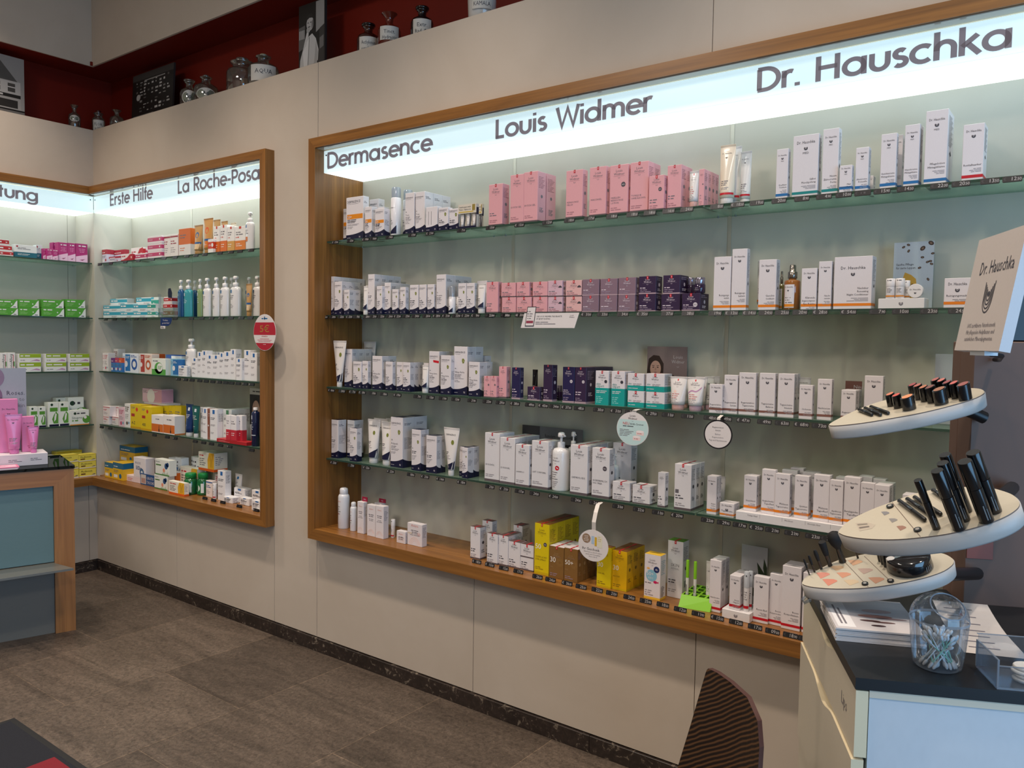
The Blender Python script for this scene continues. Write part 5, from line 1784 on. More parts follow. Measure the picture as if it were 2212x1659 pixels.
def med(mb, F, R, Tp, w, d, h, o):
    B = mat('#' + o.get('b', '888888'), .42)
    W_ = mat((240, 238, 236), .45)
    z = o.get('bz', 'mid')
    lf = max(.0035, h * .045)
    def both(a, b):
        F.frect(0, a, 1, b, B, 1)
        if R:
            R.frect(0, a, 1, b, B, 1)
    if z == 'top':
        both(.66, 1)
        F.lines(w * .08, w * .7, h * .80, 1, .006, W_, lf)
        F.lines(w * .08, w * .75, h * .55, 2, lf * 1.9, INK2, lf * .7)
        F.disc(w * .72, h * .24, min(w, h) * .14, B, 2)
        F.frect(.08, .12, .45, .30, W_, 2)
    elif z == 'sw':
        F.poly([(0, 0), (w, 0), (w, h), (w * .72, h * .9), (w * .5, h * .45), (w * .2, h * .2), (0, h * .15)], B, 1)
        F.lines(w * .06, w * .5, h * .75, 1, .01, B, lf * 1.8)
        F.disc(w * .85, h * .45, h * .18, mat((238, 200, 190), .5), 2)
        if R:
            R.frect(0, 0, 1, .9, B, 1)
    elif z == 'mid':
        both(.30, .80)
        F.text(o.get('p') or 'MediGel', w * .10, h * .46, h * .2, W_, 'l', w * .5) if o.get('p') else F.lines(w * .1, w * .6, h * .62, 1, .01, W_, h * .14)
        F.disc(w * .86, h * .56, h * .14, W_, 2, 10)
    elif z == 'leafm':
        both(.28, .92)
        F.lines(w * .1, w * .60, h * .70, 1, .01, W_, h * .22)
        for a in (-40, 0, 40):
            c, s_ = math.cos(math.radians(90 - a)), math.sin(math.radians(90 - a))
            F.poly([(w * .84, h * .45), (w * .84 + c * h * .12 - s_ * h * .05, h * .45 + s_ * h * .12 + c * h * .05), (w * .84 + c * h * .30, h * .45 + s_ * h * .30), (w * .84 + c * h * .12 + s_ * h * .05, h * .45 + s_ * h * .12 - c * h * .05)][::-1], W_, 2)
    elif z == 'stripe':
        F.frect(0, .86, 1, .93, B, 1)
        F.lines(w * .08, w * .8, h * .72, 2, h * .10, B, lf)
        F.lines(w * .08, w * .7, h * .42, 3, h * .09, FINE, lf * .6)
    elif z == 'bot':
        both(0, .42)
        F.lines(w * .12, w * .8, h * .78, 2, h * .09, INK2, lf * .8)
        F.lines(w * .12, w * .7, h * .30, 2, h * .08, mat('#' + o.get('c', 'eeeeee'), .42), lf * .6)
        if o.get('seal'):
            F.frect(.40, .90, .62, 1, mat((206, 60, 32), .4), 2)
            F.lines(w * .1, w * .5, h * .58, 1, .01, mat((206, 60, 32), .4), lf)
        if o.get('c') == 'eef0ee':
            F.disc(w * .10, h * .86, h * .07, SEALRED, 2, 12)
            F.disc(w * .10, h * .87, h * .035, INK, 3, 10)
    elif z == 'tealw':
        F.frect(0, .40, 1, .86, B, 1)
        F.lines(w * .06, w * .62, h * .74, 1, .01, W_, h * .18)
        F.frect(.0, .9, .35, 1, mat((90, 190, 214), .45), 1)
        F.lines(w * .5, w * .95, h * .26, 2, h * .12, FINE, h * .05)
    elif z == 'text':
        F.lines(w * .12, w * .9, h * .88, 3, h * .08, B, h * .04)
        F.lines(w * .12, w * .8, h * .55, 3, h * .07, FINE, h * .025)
        F.disc(w * .4, h * .18, w * .16, B, 2, 12)
        F.disc(w * .72, h * .2, w * .12, mat((120, 170, 190), .5), 2, 12)
    elif z == 'half':
        F.frect(.35, .08, 1, .95, B, 1)
        F.disc(w * .45, h * .45, w * .20, mat((238, 236, 236), .45), 2)
        F.lines(w * .42, w * .95, h * .85, 2, h * .07, W_, h * .03)
        F.lines(w * .05, w * .3, h * .85, 3, h * .07, INK2, h * .03)
        if R:
            R.frect(0, .08, 1, .95, B, 1)
    elif z == 'disc':
        F.disc(w * .5, h * .45, min(w, h) * .36, B, 1, 20)
        F.disc(w * .5, h * .45, min(w, h) * .2, W_, 2, 16)
        F.lines(w * .1, w * .9, h * .92, 2, h * .07, B, h * .035)
    elif z == 'bulge':
        F.frect(0, 0, 1, .35, B, 1)
        F.disc(w * .5, h * .42, w * .30, B, 1, 20, h * .36)
        F.disc(w * .58, h * .46, w * .20, W_, 2, 20, h * .26)
        F.lines(w * .45, w * .75, h * .55, 3, h * .08, B, h * .04)
        F.lines(w * .1, w * .5, h * .88, 1, .01, INK2, h * .06)
    elif z == 'roche':
        F.frect(.36, .84, .66, .97, B, 2)
        F.lines(w * .10, w * .85, h * .72, 2, max(.006, h * .045), INK, .0032)
        F.lines(w * .10, w * .75, h * .50, 2, .006, FINE)
        F.lines(w * .10, w * .70, h * .25, 2, .006, FINE)
        if R:
            R.lines(d * .15, d * .85, h * .85, 8, .006, FINE)
    elif z == 'diag':
        F.poly([(0, 0), (w, 0), (w, h * .44), (0, h * .30)], B, 1)
        F.lines(w * .15, w * .95, h * .90, 1, .01, W_, h * .055, al='c')
        F.lines(w * .2, w * .85, h * .72, 3, h * .08, mat((226, 150, 190), .5), h * .025, al='c')
        F.poly([(w * .30, h * .14), (w * .55, h * .10), (w * .80, h * .20), (w * .62, h * .17), (w * .45, h * .15)], mat((150, 40, 96), .5), 2)
    elif z == 'corner':
        F.poly([(w * .62, 0), (w, 0), (w, h * .95), (w * .92, h * .80), (w * .80, h * .35)], B, 1)
        F.lines(w * .08, w * .68, h * .82, 1, .01, W_, h * .13)
        F.lines(w * .08, w * .5, h * .50, 3, h * .12, mat((168, 212, 140), .5), h * .04)
        F.disc(w * .70, h * .48, h * .08, W_, 2, 8)
        F.rect(w * .78, h * .10, w * .92, h * .18, NAVY, 2)
    elif z == 'vtext':
        vs, fs, tw = text_mesh(o['p'])
        k = h * .86 / tw
        base = len(mb.v)
        mb.v += [F.p(w * .62 - y * w * .36, h * .07 + x * k, 3) for x, y in vs]
        mi = mb.mi(B)
        for f in fs:
            mb.f.append(tuple(base + i for i in f)); mb.m.append(mi); mb.s.append(False)
        F.frect(.70, .1, .82, .9, mat((214, 140, 150), .5), 2)
        F.frect(.74, .3, .94, .55, mat((130, 190, 120), .5), 2)
    elif z == 'toph':
        F.frect(.06, .56, 1, 1, B, 1)
        F.lines(w * .10, w * .85, h * .84, 1, .01, W_, h * .14)
        F.lines(w * .10, w * .4, h * .30, 1, .01, INK2, h * .06)
        F.poly([(w * .5, h * .12), (w * .7, h * .2), (w * .95, h * .14), (w * .94, h * .28), (w * .8, h * .38), (w * .68, h * .28)], mat((198, 150, 190), .5), 2)
    elif z == 'bio':
        F.disc(w * .34, h * .90, w * .13, mat((24, 60, 40), .5), 2, 12)
        F.frect(.15, .62, .9, .78, B, 2)
        F.poly([(w * .5, h * .12), (w * .95, h * .12), (w * .95, h * .5), (w * .75, h * .62), (w * .55, h * .5), (w * .35, h * .3)], B, 1)
        F.poly([(w * .55, h * .2), (w * .72, h * .28), (w * .80, h * .5), (w * .68, h * .56), (w * .58, h * .4)], W_, 2)
        F.frect(.08, 0, 1, .09, NAVY, 1)
    elif z == 'biow':
        F.disc(w * .26, h * .78, h * .09, mat((24, 60, 40), .5), 2, 12)
        F.lines(w * .36, w * .85, h * .82, 1, .01, INK, h * .08)
        F.text(o['p'], w * .10, h * .42, h * .17, mat((24, 84, 44), .5), 'l', w * .55)
        F.lines(w * .10, w * .45, h * .34, 1, .01, B, h * .08)
        F.disc(w * .86, h * .36, h * .26, B, 1, 14)
        F.disc(w * .80, h * .5, h * .1, W_, 2, 10)
        F.frect(0, 0, 1, .06, ORANGE, 1)
    elif z == 'medi':
        F.text(o['p'], w * .10, h * .52, h * .26, mat((44, 34, 24), .5), 'l', w * .66)
        F.frect(.10, .26, .36, .40, B, 2)
        F.poly([(w * .70, h * .14), (w * .95, h * .18), (w * .92, h * .30), (w * .82, h * .26)], INK2, 2)
        F.frect(0, .0, 1, .10, W_, 1)
        F.frect(0, .92, 1, 1, mat((206, 176, 40), .45), 1)
    elif z == 'az':
        F.frect(.10, .50, .42, .62, B, 2)
        F.text(o['p'], w * .12, h * .18, h * .13, INK, 'l', w * .6)
        F.disc(w * .62, h * .80, w * .10, mat((226, 60, 40), .5), 2)
        F.frect(0, 0, 1, .08, mat((210, 160, 16), .5), 1)
        F.lines(w * .1, w * .5, h * .9, 2, h * .05, INK2, h * .02)
    elif z == 'hair':
        F.frect(0, .06, 1, .50, B, 1)
        F.poly([(w * .62, h * .12), (w * .68, h * .12), (w * .66, h * .44), (w * .64, h * .44)], INK, 2)
        F.disc(w * .65, h * .14, w * .05, INK, 2, 8, w * .08)
        F.lines(w * .30, w * .75, h * .80, 1, .01, INK2, h * .05, al='c')
        if R:
            R.frect(0, .0, 1, .06, B, 1)
    elif z == 'focus':
        F.text(o['p'], w * .15, h * .66, h * .12, B, 'l', w * .62)
        F.lines(w * .2, w * .75, h * .56, 3, h * .07, B, h * .035)
        F.disc(w * .68, h * .26, w * .18, mat((70, 110, 150), .5), 2)
        F.disc(w * .68, h * .26, w * .08, W_, 3)
    elif z == 'grass':
        F.lines(w * .06, w * .6, h * .88, 2, h * .12, INK, h * .05) if not o.get('p') else F.text(o['p'], w * .06, h * .80, h * .10, INK, 'l', w * .55)
        F.frect(.06, .60, .42, .68, B, 2)
        F.disc(w * .78, h * .62, w * .12, mat((40, 80, 130), .5), 2, 10)
        F.disc(w * .88, h * .72, w * .09, mat((40, 80, 130), .5), 2, 10)
        for i in range(7):
            a = w * (.45 + i * .075)
            F.poly([(a, 0), (a + w * .05, 0), (a + w * .07, h * (.18 + .07 * (i % 3)))], mat((70, 140, 60), .5), 2)
        F.disc(w * .62, h * .34, w * .08, mat((234, 150, 120), .5), 3, 10)
        F.frect(0, 0, 1, .07, mat((70, 130, 60), .5), 1)
    elif z == 'wom':
        F.poly([(w * .60, h * .14), (w, h * .14), (w, h), (w * .68, h), (w * .58, h * .6)], B, 1)
        F.frect(0, 0, 1, .14, mat((230, 96, 30), .45), 1)
        F.lines(w * .08, w * .5, h * .85, 1, .01, SEALRED, h * .06)
        F.lines(w * .08, w * .52, h * .66, 4, h * .11, INK2, h * .045)
        F.tube_fig = [(w * .76, h * .8), (w * .80, h * .55), (w * .76, h * .25)]
        for p, q in (((.74, .86), (.79, .55)), ((.90, .86), (.85, .55)), ((.79, .55), (.77, .22)), ((.85, .55), (.87, .22)), ((.79, .55), (.85, .55))):
            F.poly([(w * p[0] - w * .008, h * p[1]), (w * q[0] - w * .008, h * q[1]), (w * q[0] + w * .008, h * q[1]), (w * p[0] + w * .008, h * p[1])], INK, 2)
        if R:
            R.frect(0, 0, 1, .14, mat((230, 96, 30), .45), 1)
            R.lines(d * .1, d * .7, h * .8, 5, h * .1, FINE)


PRINT = dict(derma=derma, widmer=widmer, skinx=skinx, hausch=hausch, avene=avene, kids=kids, med=med)


def base_color(style, o):
    if style == 'widmer':
        return mat(WCOL[o.get('c', 'white')], 0.38 if o.get('c') in ('bronze', 'plum', 'navy') else 0.42)
    if style == 'med':
        return mat('#' + o['c'], 0.42)
    return CARTON


def make_box(style, w, d, h, o, left=False):
    """Folding carton; printing on the front, the side towards the shop and the top belongs to the one mesh."""
    mb = MB()
    base = base_color(style, o)
    mb.cbox(0, 0, 0, w, d, h, base, min(.0009, w * .04))
    F = Face(mb, (0, 0, 0), (1, 0, 0), (0, 0, 1), w, h)
    R = Face(mb, (w, 0, 0), (0, 1, 0), (0, 0, 1), d, h)
    if left:
        R = Face(mb, (0, d, 0), (0, -1, 0), (0, 0, 1), d, h)
    Tp = Face(mb, (0, 0, h), (1, 0, 0), (0, 1, 0), w, d)
    PRINT[style](mb, F, R, Tp, w, d, h, o)
    if o.get('top') == 1:
        Tp.frect(0.03, 0.03, .97, .97, NAVY, 1)
    else:                                              # tuck flap line along the back of the lid
        Tp.rect(w * .02, d - .0016, w * .98, d - .0008, FINE, 2)
    name = {'derma': 'skincare_box', 'med': 'medicine_box'}.get(style, 'cosmetics_box')
    ob = mb.build(name)
    if style in ('widmer', 'skinx') and w > .03:
        s = MB()
        q = min(.0075, w * .12)
        FF = Face(s, (0, 0, 0), (1, 0, 0), (0, 0, 1), w, h)
        FT = Face(s, (0, 0, h), (1, 0, 0), (0, 1, 0), w, d)
        FF.rect(w * .5 - q / 2, h - q * 1.5, w * .5 + q / 2, h, SEALRED, 5)
        FT.rect(w * .5 - q / 2, 0, w * .5 + q / 2, d * .85, SEALRED, 5)
        FF.rect(w * .5 - q * .1, h - q * 1.1, w * .5 + q * .1, h - q * .3, CARTON, 6)
        so = s.build('seal', ob)
        so['label'] = 'red paper seal'
    return ob


TCOL = {'white': (232, 226, 222), 'cream': (238, 222, 200), 'tan': (196, 150, 92), 'sun': (206, 150, 84), 'black': (16, 15, 18), 'navy': (20, 52, 104), 'pine': (20, 92, 88), 'skin': (226, 178, 168), 'lilac': (206, 172, 182),
        'pinkt': (226, 128, 186), 'greenc': (130, 190, 150)}


def make_tube(w, d, h, o):
    """Squeeze tube standing on its cap: round at the shoulder, flat and crimped at the top."""
    r = empty('cream_tube')
    body = mat(TCOL[o.get('c', 'white')], 0.28, coat=0.3)
    capm = mat(TCOL[o.get('cap', 'white')], 0.3)
    ch = min(.024, h * .16)
    rb = min(w * .44, d * .5)
    cx, cy = w / 2, d / 2
    m1 = MB()
    m1.lathe([(rb * .80, 0), (rb * .84, .001), (rb * .88, ch * .95), (rb * .86, ch)], capm, 24, (cx, cy))
    for i in range(12):                                  # fluting
        a = PI * (1 + (i + .5) / 12)
        m1.tube([(cx + rb * .855 * math.cos(a), cy + rb * .855 * math.sin(a), .003), (cx + rb * .875 * math.cos(a), cy + rb * .875 * math.sin(a), ch * .9)], .0004, capm, 4)
    m1.build('cap', r)
    m2 = MB()
    n = 28

    def shape(t):
        hw = rb + (w / 2 - rb) * t
        dp = rb * (1 - t) ** .8 + .0011 * t
        return hw, dp
    rings = []
    for t in (0, .01, .15, .3, .45, .6, .75, .88, .95, 1.0):
        hw, dp = shape(min(1, t / .93))
        if t == 0:
            hw, dp = hw * .86, dp * .86
        z = ch + .0005 + (h - ch) * t
        rings.append([(cx + hw * math.cos(2 * PI * i / n), cy + dp * math.sin(2 * PI * i / n), z) for i in range(n)])
    m2.loft(rings, body)
    z0 = ch + .0005

    def fn(a, b):
        t = min(1, max(0, (b - z0) / (h - z0)) / .93)
        hw, dp = shape(t)
        u = max(-.985, min(.985, (a - cx) / hw))
        y = cy - dp * math.sqrt(1 - u * u)
        return (cx + hw * u, y, b), Vector((u * .6, -1, 0)).normalized()
    F = CurvFace(m2, fn, w, h)
    b = o.get('brand')
    if b == 'D':
        F.text('DERMASENCE', w * .18, h * .84, w * .085, INK, 'l', w * .6)
        for i in range(10):
            a0, a1 = w * (.10 + .078 * i), w * (.10 + .078 * (i + 1))
            q0, q1 = z0 + (h - z0) * (.10 + .16 * (i / 10) ** 1.6), z0 + (h - z0) * (.10 + .16 * ((i + 1) / 10) ** 1.6)
            F.poly([(a0, z0 + .004), (a1, z0 + .004), (a1, q1), (a0, q0)], NAVY, 2)
        if o.get('leaf'):
            F.disc(w * .62, h * .70, w * .09, OLIVE, 3, 8, w * .12)
        F.lines(w * .18, w * .5, h * .50, 2, .007, INK, .003)
        F.lines(w * .18, w * .6, h * .42, 3, .006, FINE)
    elif b == 'W':
        F.rect(w * .46, h * .88, w * .54, h * .94, SEALRED, 3)
        F.text('Louis', w * .5, h * .81, w * .11, INK2, 'c', w * .4)
        F.text('Widmer', w * .5, h * .75, w * .11, INK2, 'c', w * .56)
        cup_mark(F, w * .5, h * .70, w * .05, INK2)
        if o.get('wave'):
            v = mat((186, 136, 176), .5)
            for i in range(9):
                a0, a1 = w * (.14 + .08 * i), w * (.14 + .08 * (i + 1))
                q = lambda t: h * (.52 + .16 * t + .04 * math.sin(t * 7))
                F.poly([(a0, q(i / 9) - h * .02), (a1, q((i + 1) / 9) - h * .02), (a1, q((i + 1) / 9) + h * .02), (a0, q(i / 9) + h * .02)], v, 2)
        else:
            F.disc(w * .4, h * .56, w * .09, mat((238, 206, 196), .5), 2, 10)
        F.lines(w * .22, w * .7, h * .50, 3, .007, mat((200, 130, 130), .5), .0028)
        F.lines(w * .22, w * .7, h * .34, 3, .006, FINE)
    elif b == 'H':
        F.text('Dr. Hauschka', w * .46, h * .85, w * .085, INK, 'c', w * .6)
        emblem(F, w * .46, h * .79, w * .06, INK)
        F.lines(w * .22, w * .7, h * .40, 3, .0065, INK2, .0028)
        F.lines(w * .22, w * .75, h * .29, 2, .005, FINE)
    elif o.get('c') in ('tan', 'sun'):
        F.rect(w * .10, h * .18, w * .90, h * .40, mat((214, 120, 40) if o['c'] == 'sun' else (228, 196, 150), .35), 2)
        F.rect(w * .10, h * .36, w * .90, h * .42, mat((36, 90, 150), .4), 3)
        F.disc(w * .5, h * .66, w * .20, mat((52, 104, 160) if o['c'] == 'tan' else (222, 90, 40), .4), 2, 12)
        F.lines(w * .2, w * .7, h * .30, 2, .008, CARTON, .003)
    elif o.get('sq'):
        F.rect(w * .38, h * .80, w * .62, h * .90, mat((220, 226, 232), .4) if o.get('c') != 'white' else STRIPE['blue'], 2)
        F.lines(w * .18, w * .75, h * .68, 3, .009, CARTON if o.get('c') != 'white' else INK2, .003)
        F.lines(w * .18, w * .6, h * .35, 2, .009, CARTON if o.get('c') != 'white' else FINE, .002)
    else:
        F.lines(w * .25, w * .7, h * .80, 1, .008, INK2, .004)
        F.lines(w * .25, w * .7, h * .45, 3, .007, FINE)
    if o.get('band'):
        F.rect(w * .03, z0 + (h - z0) * .055, w * .97, z0 + (h - z0) * .095, STRIPE[o['band']], 4)
    for i in range(5):                                   # crimp
        zz = h - .0012 - i * .0013
        m2.box(cx - w * .49, cy - .0015, zz, cx + w * .49, cy + .0015, zz + .0005, body)
    m2.build('tube_body', r)
    return r


def cyl_face(mb, r, cx, cy, w, h):
    def fn(a, b):
        t = (a - w / 2) / r
        return (cx + r * math.sin(t), cy - r * math.cos(t), b), Vector((math.sin(t), -math.cos(t), 0))
    return CurvFace(mb, fn, w, h)


def make_bottle(style, w, d, h, o):
    r = w / 2
    cx, cy = w / 2, max(d / 2, .001)
    sy = min(1.0, d / w)
    c = (0, 0)
    if style == 'pump':
        c_ = o.get('c', 'white')
        colr = {'white': (232, 230, 230), 'blueclear': (24, 84, 136), 'tealclear': (60, 156, 166), 'greenclear': (136, 160, 110)}[c_]
        body = mat(colr, 0.22, coat=0.4)
        pumpm = mat((236, 234, 234), 0.3)
        root = empty('pump_bottle')
        m1 = MB()
        bh = h * .74
        m1.lathe([(r * .9, 0), (r * .98, .002), (r, .006), (r, bh * .86), (r * .96, bh * .92), (r * .80, bh * .975), (r * .42, bh)], body, 28, (cx, cy), 1, sy)
        F = cyl_face(m1, r, cx, cy, w, h)
        if sy < .999:
            f0 = F.fn
            F.fn = lambda a, b: ((f0(a, b)[0][0], cy + (f0(a, b)[0][1] - cy) * sy, b), f0(a, b)[1])
        if o.get('brand') == 'W':
            F.text('Louis', w * .45, h * .56, w * .11, INK2, 'c', w * .4)
            F.text('Widmer', w * .45, h * .51, w * .11, INK2, 'c', w * .56)
            cup_mark(F, w * .45, h * .475, w * .05, INK2)
            F.disc(w * .56, h * .40, w * .13, SEALRED, 3, 16)
            F.lines(w * .2, w * .65, h * .33, 4, .009, INK2, .0028)
            F.lines(w * .2, w * .65, h * .17, 4, .007, FINE)
        else:
            if c_ == 'white':
                F.rect(w * .22, h * .58, w * .42, h * .66, STRIPE['blue'] if o.get('foot') != 'sun' else mat((40, 110, 180), .4), 3)
                F.lines(w * .2, w * .7, h * .52, 3, .009, INK2, .003)
                F.lines(w * .2, w * .6, h * .30, 3, .008, FINE)
                if o.get('foot') == 'sun':
                    F.rect(w * .2, h * .22, w * .55, h * .34, mat((224, 120, 40), .4), 3)
            else:
                F.rect(w * .25, h * .56, w * .45, h * .64, mat((206, 222, 230), .4), 3)
                F.lines(w * .25, w * .7, h * .48, 3, .010, mat((206, 222, 230), .4), .003)
        m1.build('bottle_body', root)
        m2 = MB()
        m2.lathe([(r * .40, bh), (r * .43, bh + .001), (r * .43, h * .83), (r * .30, h * .84)], pumpm, 20, (cx, cy))
        m2.lathe([(r * .14, h * .83), (r * .14, h * .93)], pumpm, 12, (cx, cy))
        m2.lathe([(r * .36, h * .92), (r * .40, h * .935), (r * .38, h * .985), (r * .25, h)], pumpm, 18, (cx, cy))
        m2.tube([(cx, cy, h * .965), (cx + r * .45, cy - r * .25, h * .968), (cx + r * .80, cy - r * .42, h * .945)], [r * .16, r * .13, r * .09], pumpm, 10)
        m2.build('pump_head', root)
        return root
    if style in ('foam', 'foamlet'):
        root = empty('foam_dispenser' if style == 'foam' else 'serum_dispenser')
        body = mat((230, 226, 228), 0.25, coat=0.3)
        clear = clear_mat('clear_cap_plastic', (226, 232, 238), .3, .08, (225, 228, 235), .35) if 'clear_cap' not in _mats else _mats['clear_cap']
        _mats['clear_cap'] = clear
        bh = h * .79 if style == 'foam' else h * .62
        m1 = MB()
        m1.lathe([(r * .92, 0), (r * .96, .002), (r * .96, bh * .98), (r * .84, bh)], body, 26, (cx, cy), 1, sy)
        F = cyl_face(m1, r * .96, cx, cy, w, h)
        if sy < .999:
            f0 = F.fn
            F.fn = lambda a, b: ((f0(a, b)[0][0], cy + (f0(a, b)[0][1] - cy) * sy, b), f0(a, b)[1])
        F.text('DERMASENCE', w * .14, h * .57, w * .10, INK, 'l', w * .62)
        for i in range(8):
            a0, a1 = w * (.12 + .10 * i), w * (.12 + .10 * (i + 1))
            F.poly([(a0, h * .055), (a1, h * .055), (a1, h * (.10 + .13 * ((i + 1) / 8) ** 1.6)), (a0, h * (.10 + .13 * (i / 8) ** 1.6))], NAVY, 2)
        F.lines(w * .14, w * .5, h * .36, 2, .008, INK, .003)
        F.lines(w * .14, w * .6, h * .28, 2, .006, FINE)
        m1.build('bottle_body', root)
        m2 = MB()
        m2.lathe([(r * .30, bh), (r * .30, h * .88), (r * .22, h * .90), (r * .22, h * .95)], body, 16, (cx, cy), 1, sy)
        m2.build('pump_head', root)
        m3 = MB()
        m3.lathe([(r * .86, bh + .001), (r * .86, h * .97), (r * .78, h)], clear, 24, (cx, cy), 1, sy)
        m3.build('clear_cap', root)
        return root
    if style == 'aerosol':
        root = empty('spray_can')
        white = mat((226, 226, 230), 0.25, coat=0.3)
        m1 = MB()
        m1.lathe([(r * .97, 0), (r, .002), (r, h * .76), (r * .95, h * .80), (r * .80, h * .835), (r * .72, h * .84)], white, 28, (cx, cy), 1, 1)
        F = cyl_face(m1, r, cx, cy, w, h)
        F.text('Avène', w * .42, h * .66, w * .14, mat((222, 150, 140), .5), 'c', w * .45)
        F.lines(w * .2, w * .7, h * .55, 4, .012, INK2, .003)
        F.disc(w * .35, h * .36, w * .05, SEALRED, 3, 8)
        for q in (.16, .24, .32):
            for i in range(10):
                a0, a1 = math.radians(200 + 20 * i), math.radians(200 + 20 * (i + 1))
                F.poly([(w * (.55 + q * math.cos(a0)), h * .22 + w * q * math.sin(a0)), (w * (.55 + q * math.cos(a1)), h * .22 + w * q * math.sin(a1)), (w * (.55 + (q - .025) * math.cos(a1)), h * .22 + w * (q - .025) * math.sin(a1)), (w * (.55 + (q - .025) * math.cos(a0)), h * .22 + w * (q - .025) * math.sin(a0))], mat((226, 214, 220), .5), 2)
        m1.build('can_body', root)
        m2 = MB()
        m2.lathe([(r * .72, h * .84), (r * .74, h * .845), (r * .72, h * .955), (r * .62, h * .985), (r * .35, h)], white, 24, (cx, cy), 1, 1)
        m2.build('cap', root)
        return root
    # toner bottle: coloured glass, metal or black sprayer, paper label
    root = empty('tonic_bottle')
    colr = {'brown': (150, 92, 40), 'olive': (110, 100, 52), 'navyb': (22, 34, 74)}[o.get('c', 'brown')]
    m1 = MB()
    k = .62 if o.get('c') != 'navyb' else .85
    m1.lathe([(r * .94, 0), (r, .002), (r, h * k), (r * .93, h * (k + .03)), (r * .50, h * (k + .05)), (r * .48, h * (k + .08))], mat(colr, 0.12, coat=0.6), 24, (cx, cy), 1, sy)
    F = cyl_face(m1, r, cx, cy, w, h)
    if sy < .999:
        f0 = F.fn
        F.fn = lambda a, b: ((f0(a, b)[0][0], cy + (f0(a, b)[0][1] - cy) * sy, b), f0(a, b)[1])
    if o.get('c') == 'navyb':
        F.rect(w * .2, h * .70, w * .5, h * .80, mat((206, 216, 228), .4), 2)
        F.rect(w * .05, h * .28, w * .95, h * .30, mat((206, 216, 228), .4), 2)
        F.lines(w * .2, w * .7, h * .62, 4, .012, mat((206, 216, 228), .4), .003)
    else:
        F.rect(w * .12, h * .05, w * .78, h * .56, CARTON, 2)
        F.text('Dr. Hauschka', w * .42, h * .49, w * .09, INK, 'c', w * .55)
        emblem(F, w * .40, h * .43, w * .06, INK)
        F.lines(w * .2, w * .7, h * .28, 3, .008, INK2, .003)
        F.rect(w * .12, h * .07, w * .78, h * .13, ORANGE, 3)
    m1.build('bottle_body', root)
    m2 = MB()
    cm = mat((150, 142, 132), 0.22, 0.9) if o.get('c') != 'navyb' else mat((232, 232, 236), .3)
    m2.lathe([(r * .56, h * (k + .081)), (r * .58, h * (k + .085)), (r * .58, h * .84), (r * .40, h * .86), (r * .40, h * .97), (r * .34, h)] if o.get('c') != 'navyb' else [(r * .6, h * (k + .081)), (r * .6, h * .985), (r * .5, h)], cm, 20, (cx, cy), 1, sy)
    m2.build('spray_head' if o.get('c') != 'navyb' else 'cap', root)
    return root


def make_jar(style, w, d, h, o):
    r = w / 2
    cx, cy = w / 2, max(d / 2, r)
    if style == 'vial':
        root = empty('pill_jar')
        g = mat((28, 96, 52), 0.2, coat=0.5)
        m1 = MB()
        m1.lathe([(r * .88, 0), (r * .98, .004), (r, .01), (r, h * .62), (r * .9, h * .70), (r * .72, h * .76)], g, 24, (cx, cy))
        F = cyl_face(m1, r, cx, cy, w, h)
        F.rect(w * .10, h * .06, w * .90, h * .60, mat((20, 112, 56), .4), 2)
        F.disc(w * .42, h * .33, w * .30, mat((234, 236, 230), .45), 3, 18)
        F.lines(w * .22, w * .62, h * .38, 2, .009, INK, .004, 4)
        F.rect(w * .80, h * .12, w * 1.05, h * .55, mat((228, 230, 226), .45), 3)
        m1.build('jar_body', root)
        m2 = MB()
        m2.lathe([(r * .74, h * .77), (r * .80, h * .775), (r * .80, h * .97), (r * .74, h)], mat((24, 138, 66), .35), 24, (cx, cy))
        for i in range(24):
            a = 2 * PI * i / 24
            m2.tube([(cx + r * .8 * math.cos(a), cy + r * .8 * math.sin(a), h * .79), (cx + r * .8 * math.cos(a), cy + r * .8 * math.sin(a), h * .95)], .0007, mat((24, 138, 66), .35), 4)
        m2.build('screw_lid', root)
        return root
    root = empty('cream_jar')
    if style == 'potlid':                               # small white pot lying on its side, lid to the front
        m1 = MB()
        m1.lathe([(r * .98, 0), (r, .001), (r, .016)], mat((222, 218, 214), .35), 28, (0, 0))
        for i, v in enumerate(m1.v):
            m1.v[i] = Vector((cx + v.x, .004 + v.z, r + v.y))
        m1.build('pot_body', root)
        m2 = MB()
        m2.lathe([(r * .96, 0), (r, .0012), (r, .0035)], mat((232, 228, 226), .35), 28, (0, 0))
        for i, v in enumerate(m2.v):
            m2.v[i] = Vector((cx + v.x, .0002 + v.z, r + v.y))
        F = Face(m2, (0, 0, 0), (1, 0, 0), (0, 0, 1), w, w)
        F.text('Dr. Hauschka', w * .5, w * .55, w * .11, INK, 'c', w * .7)
        emblem(F, w * .5, w * .36, w * .07, INK)
        m2.build('lid', root)
        return root
    body = mat((44, 28, 56), 0.12, coat=0.6)
    m1 = MB()
    m1.lathe([(r * .92, 0), (r, .003), (r, h * .54), (r * .9, h * .58)], body, 26, (cx, cy))
    F = cyl_face(m1, r, cx, cy, w, h)
    F.text('Louis', w * .4, h * .30, w * .09, mat((200, 190, 205), .5), 'c', w * .3)
    F.text('Widmer', w * .4, h * .18, w * .09, mat((200, 190, 205), .5), 'c', w * .4)
    m1.build('jar_body', root)
    m2 = MB()
    m2.lathe([(r * .88, h * .585), (r * .9, h * .60), (r * .9, h * .96), (r * .84, h)], mat((176, 170, 190), 0.15, 0.85), 26, (cx, cy))
    m2.build('screw_lid', root)
    return root


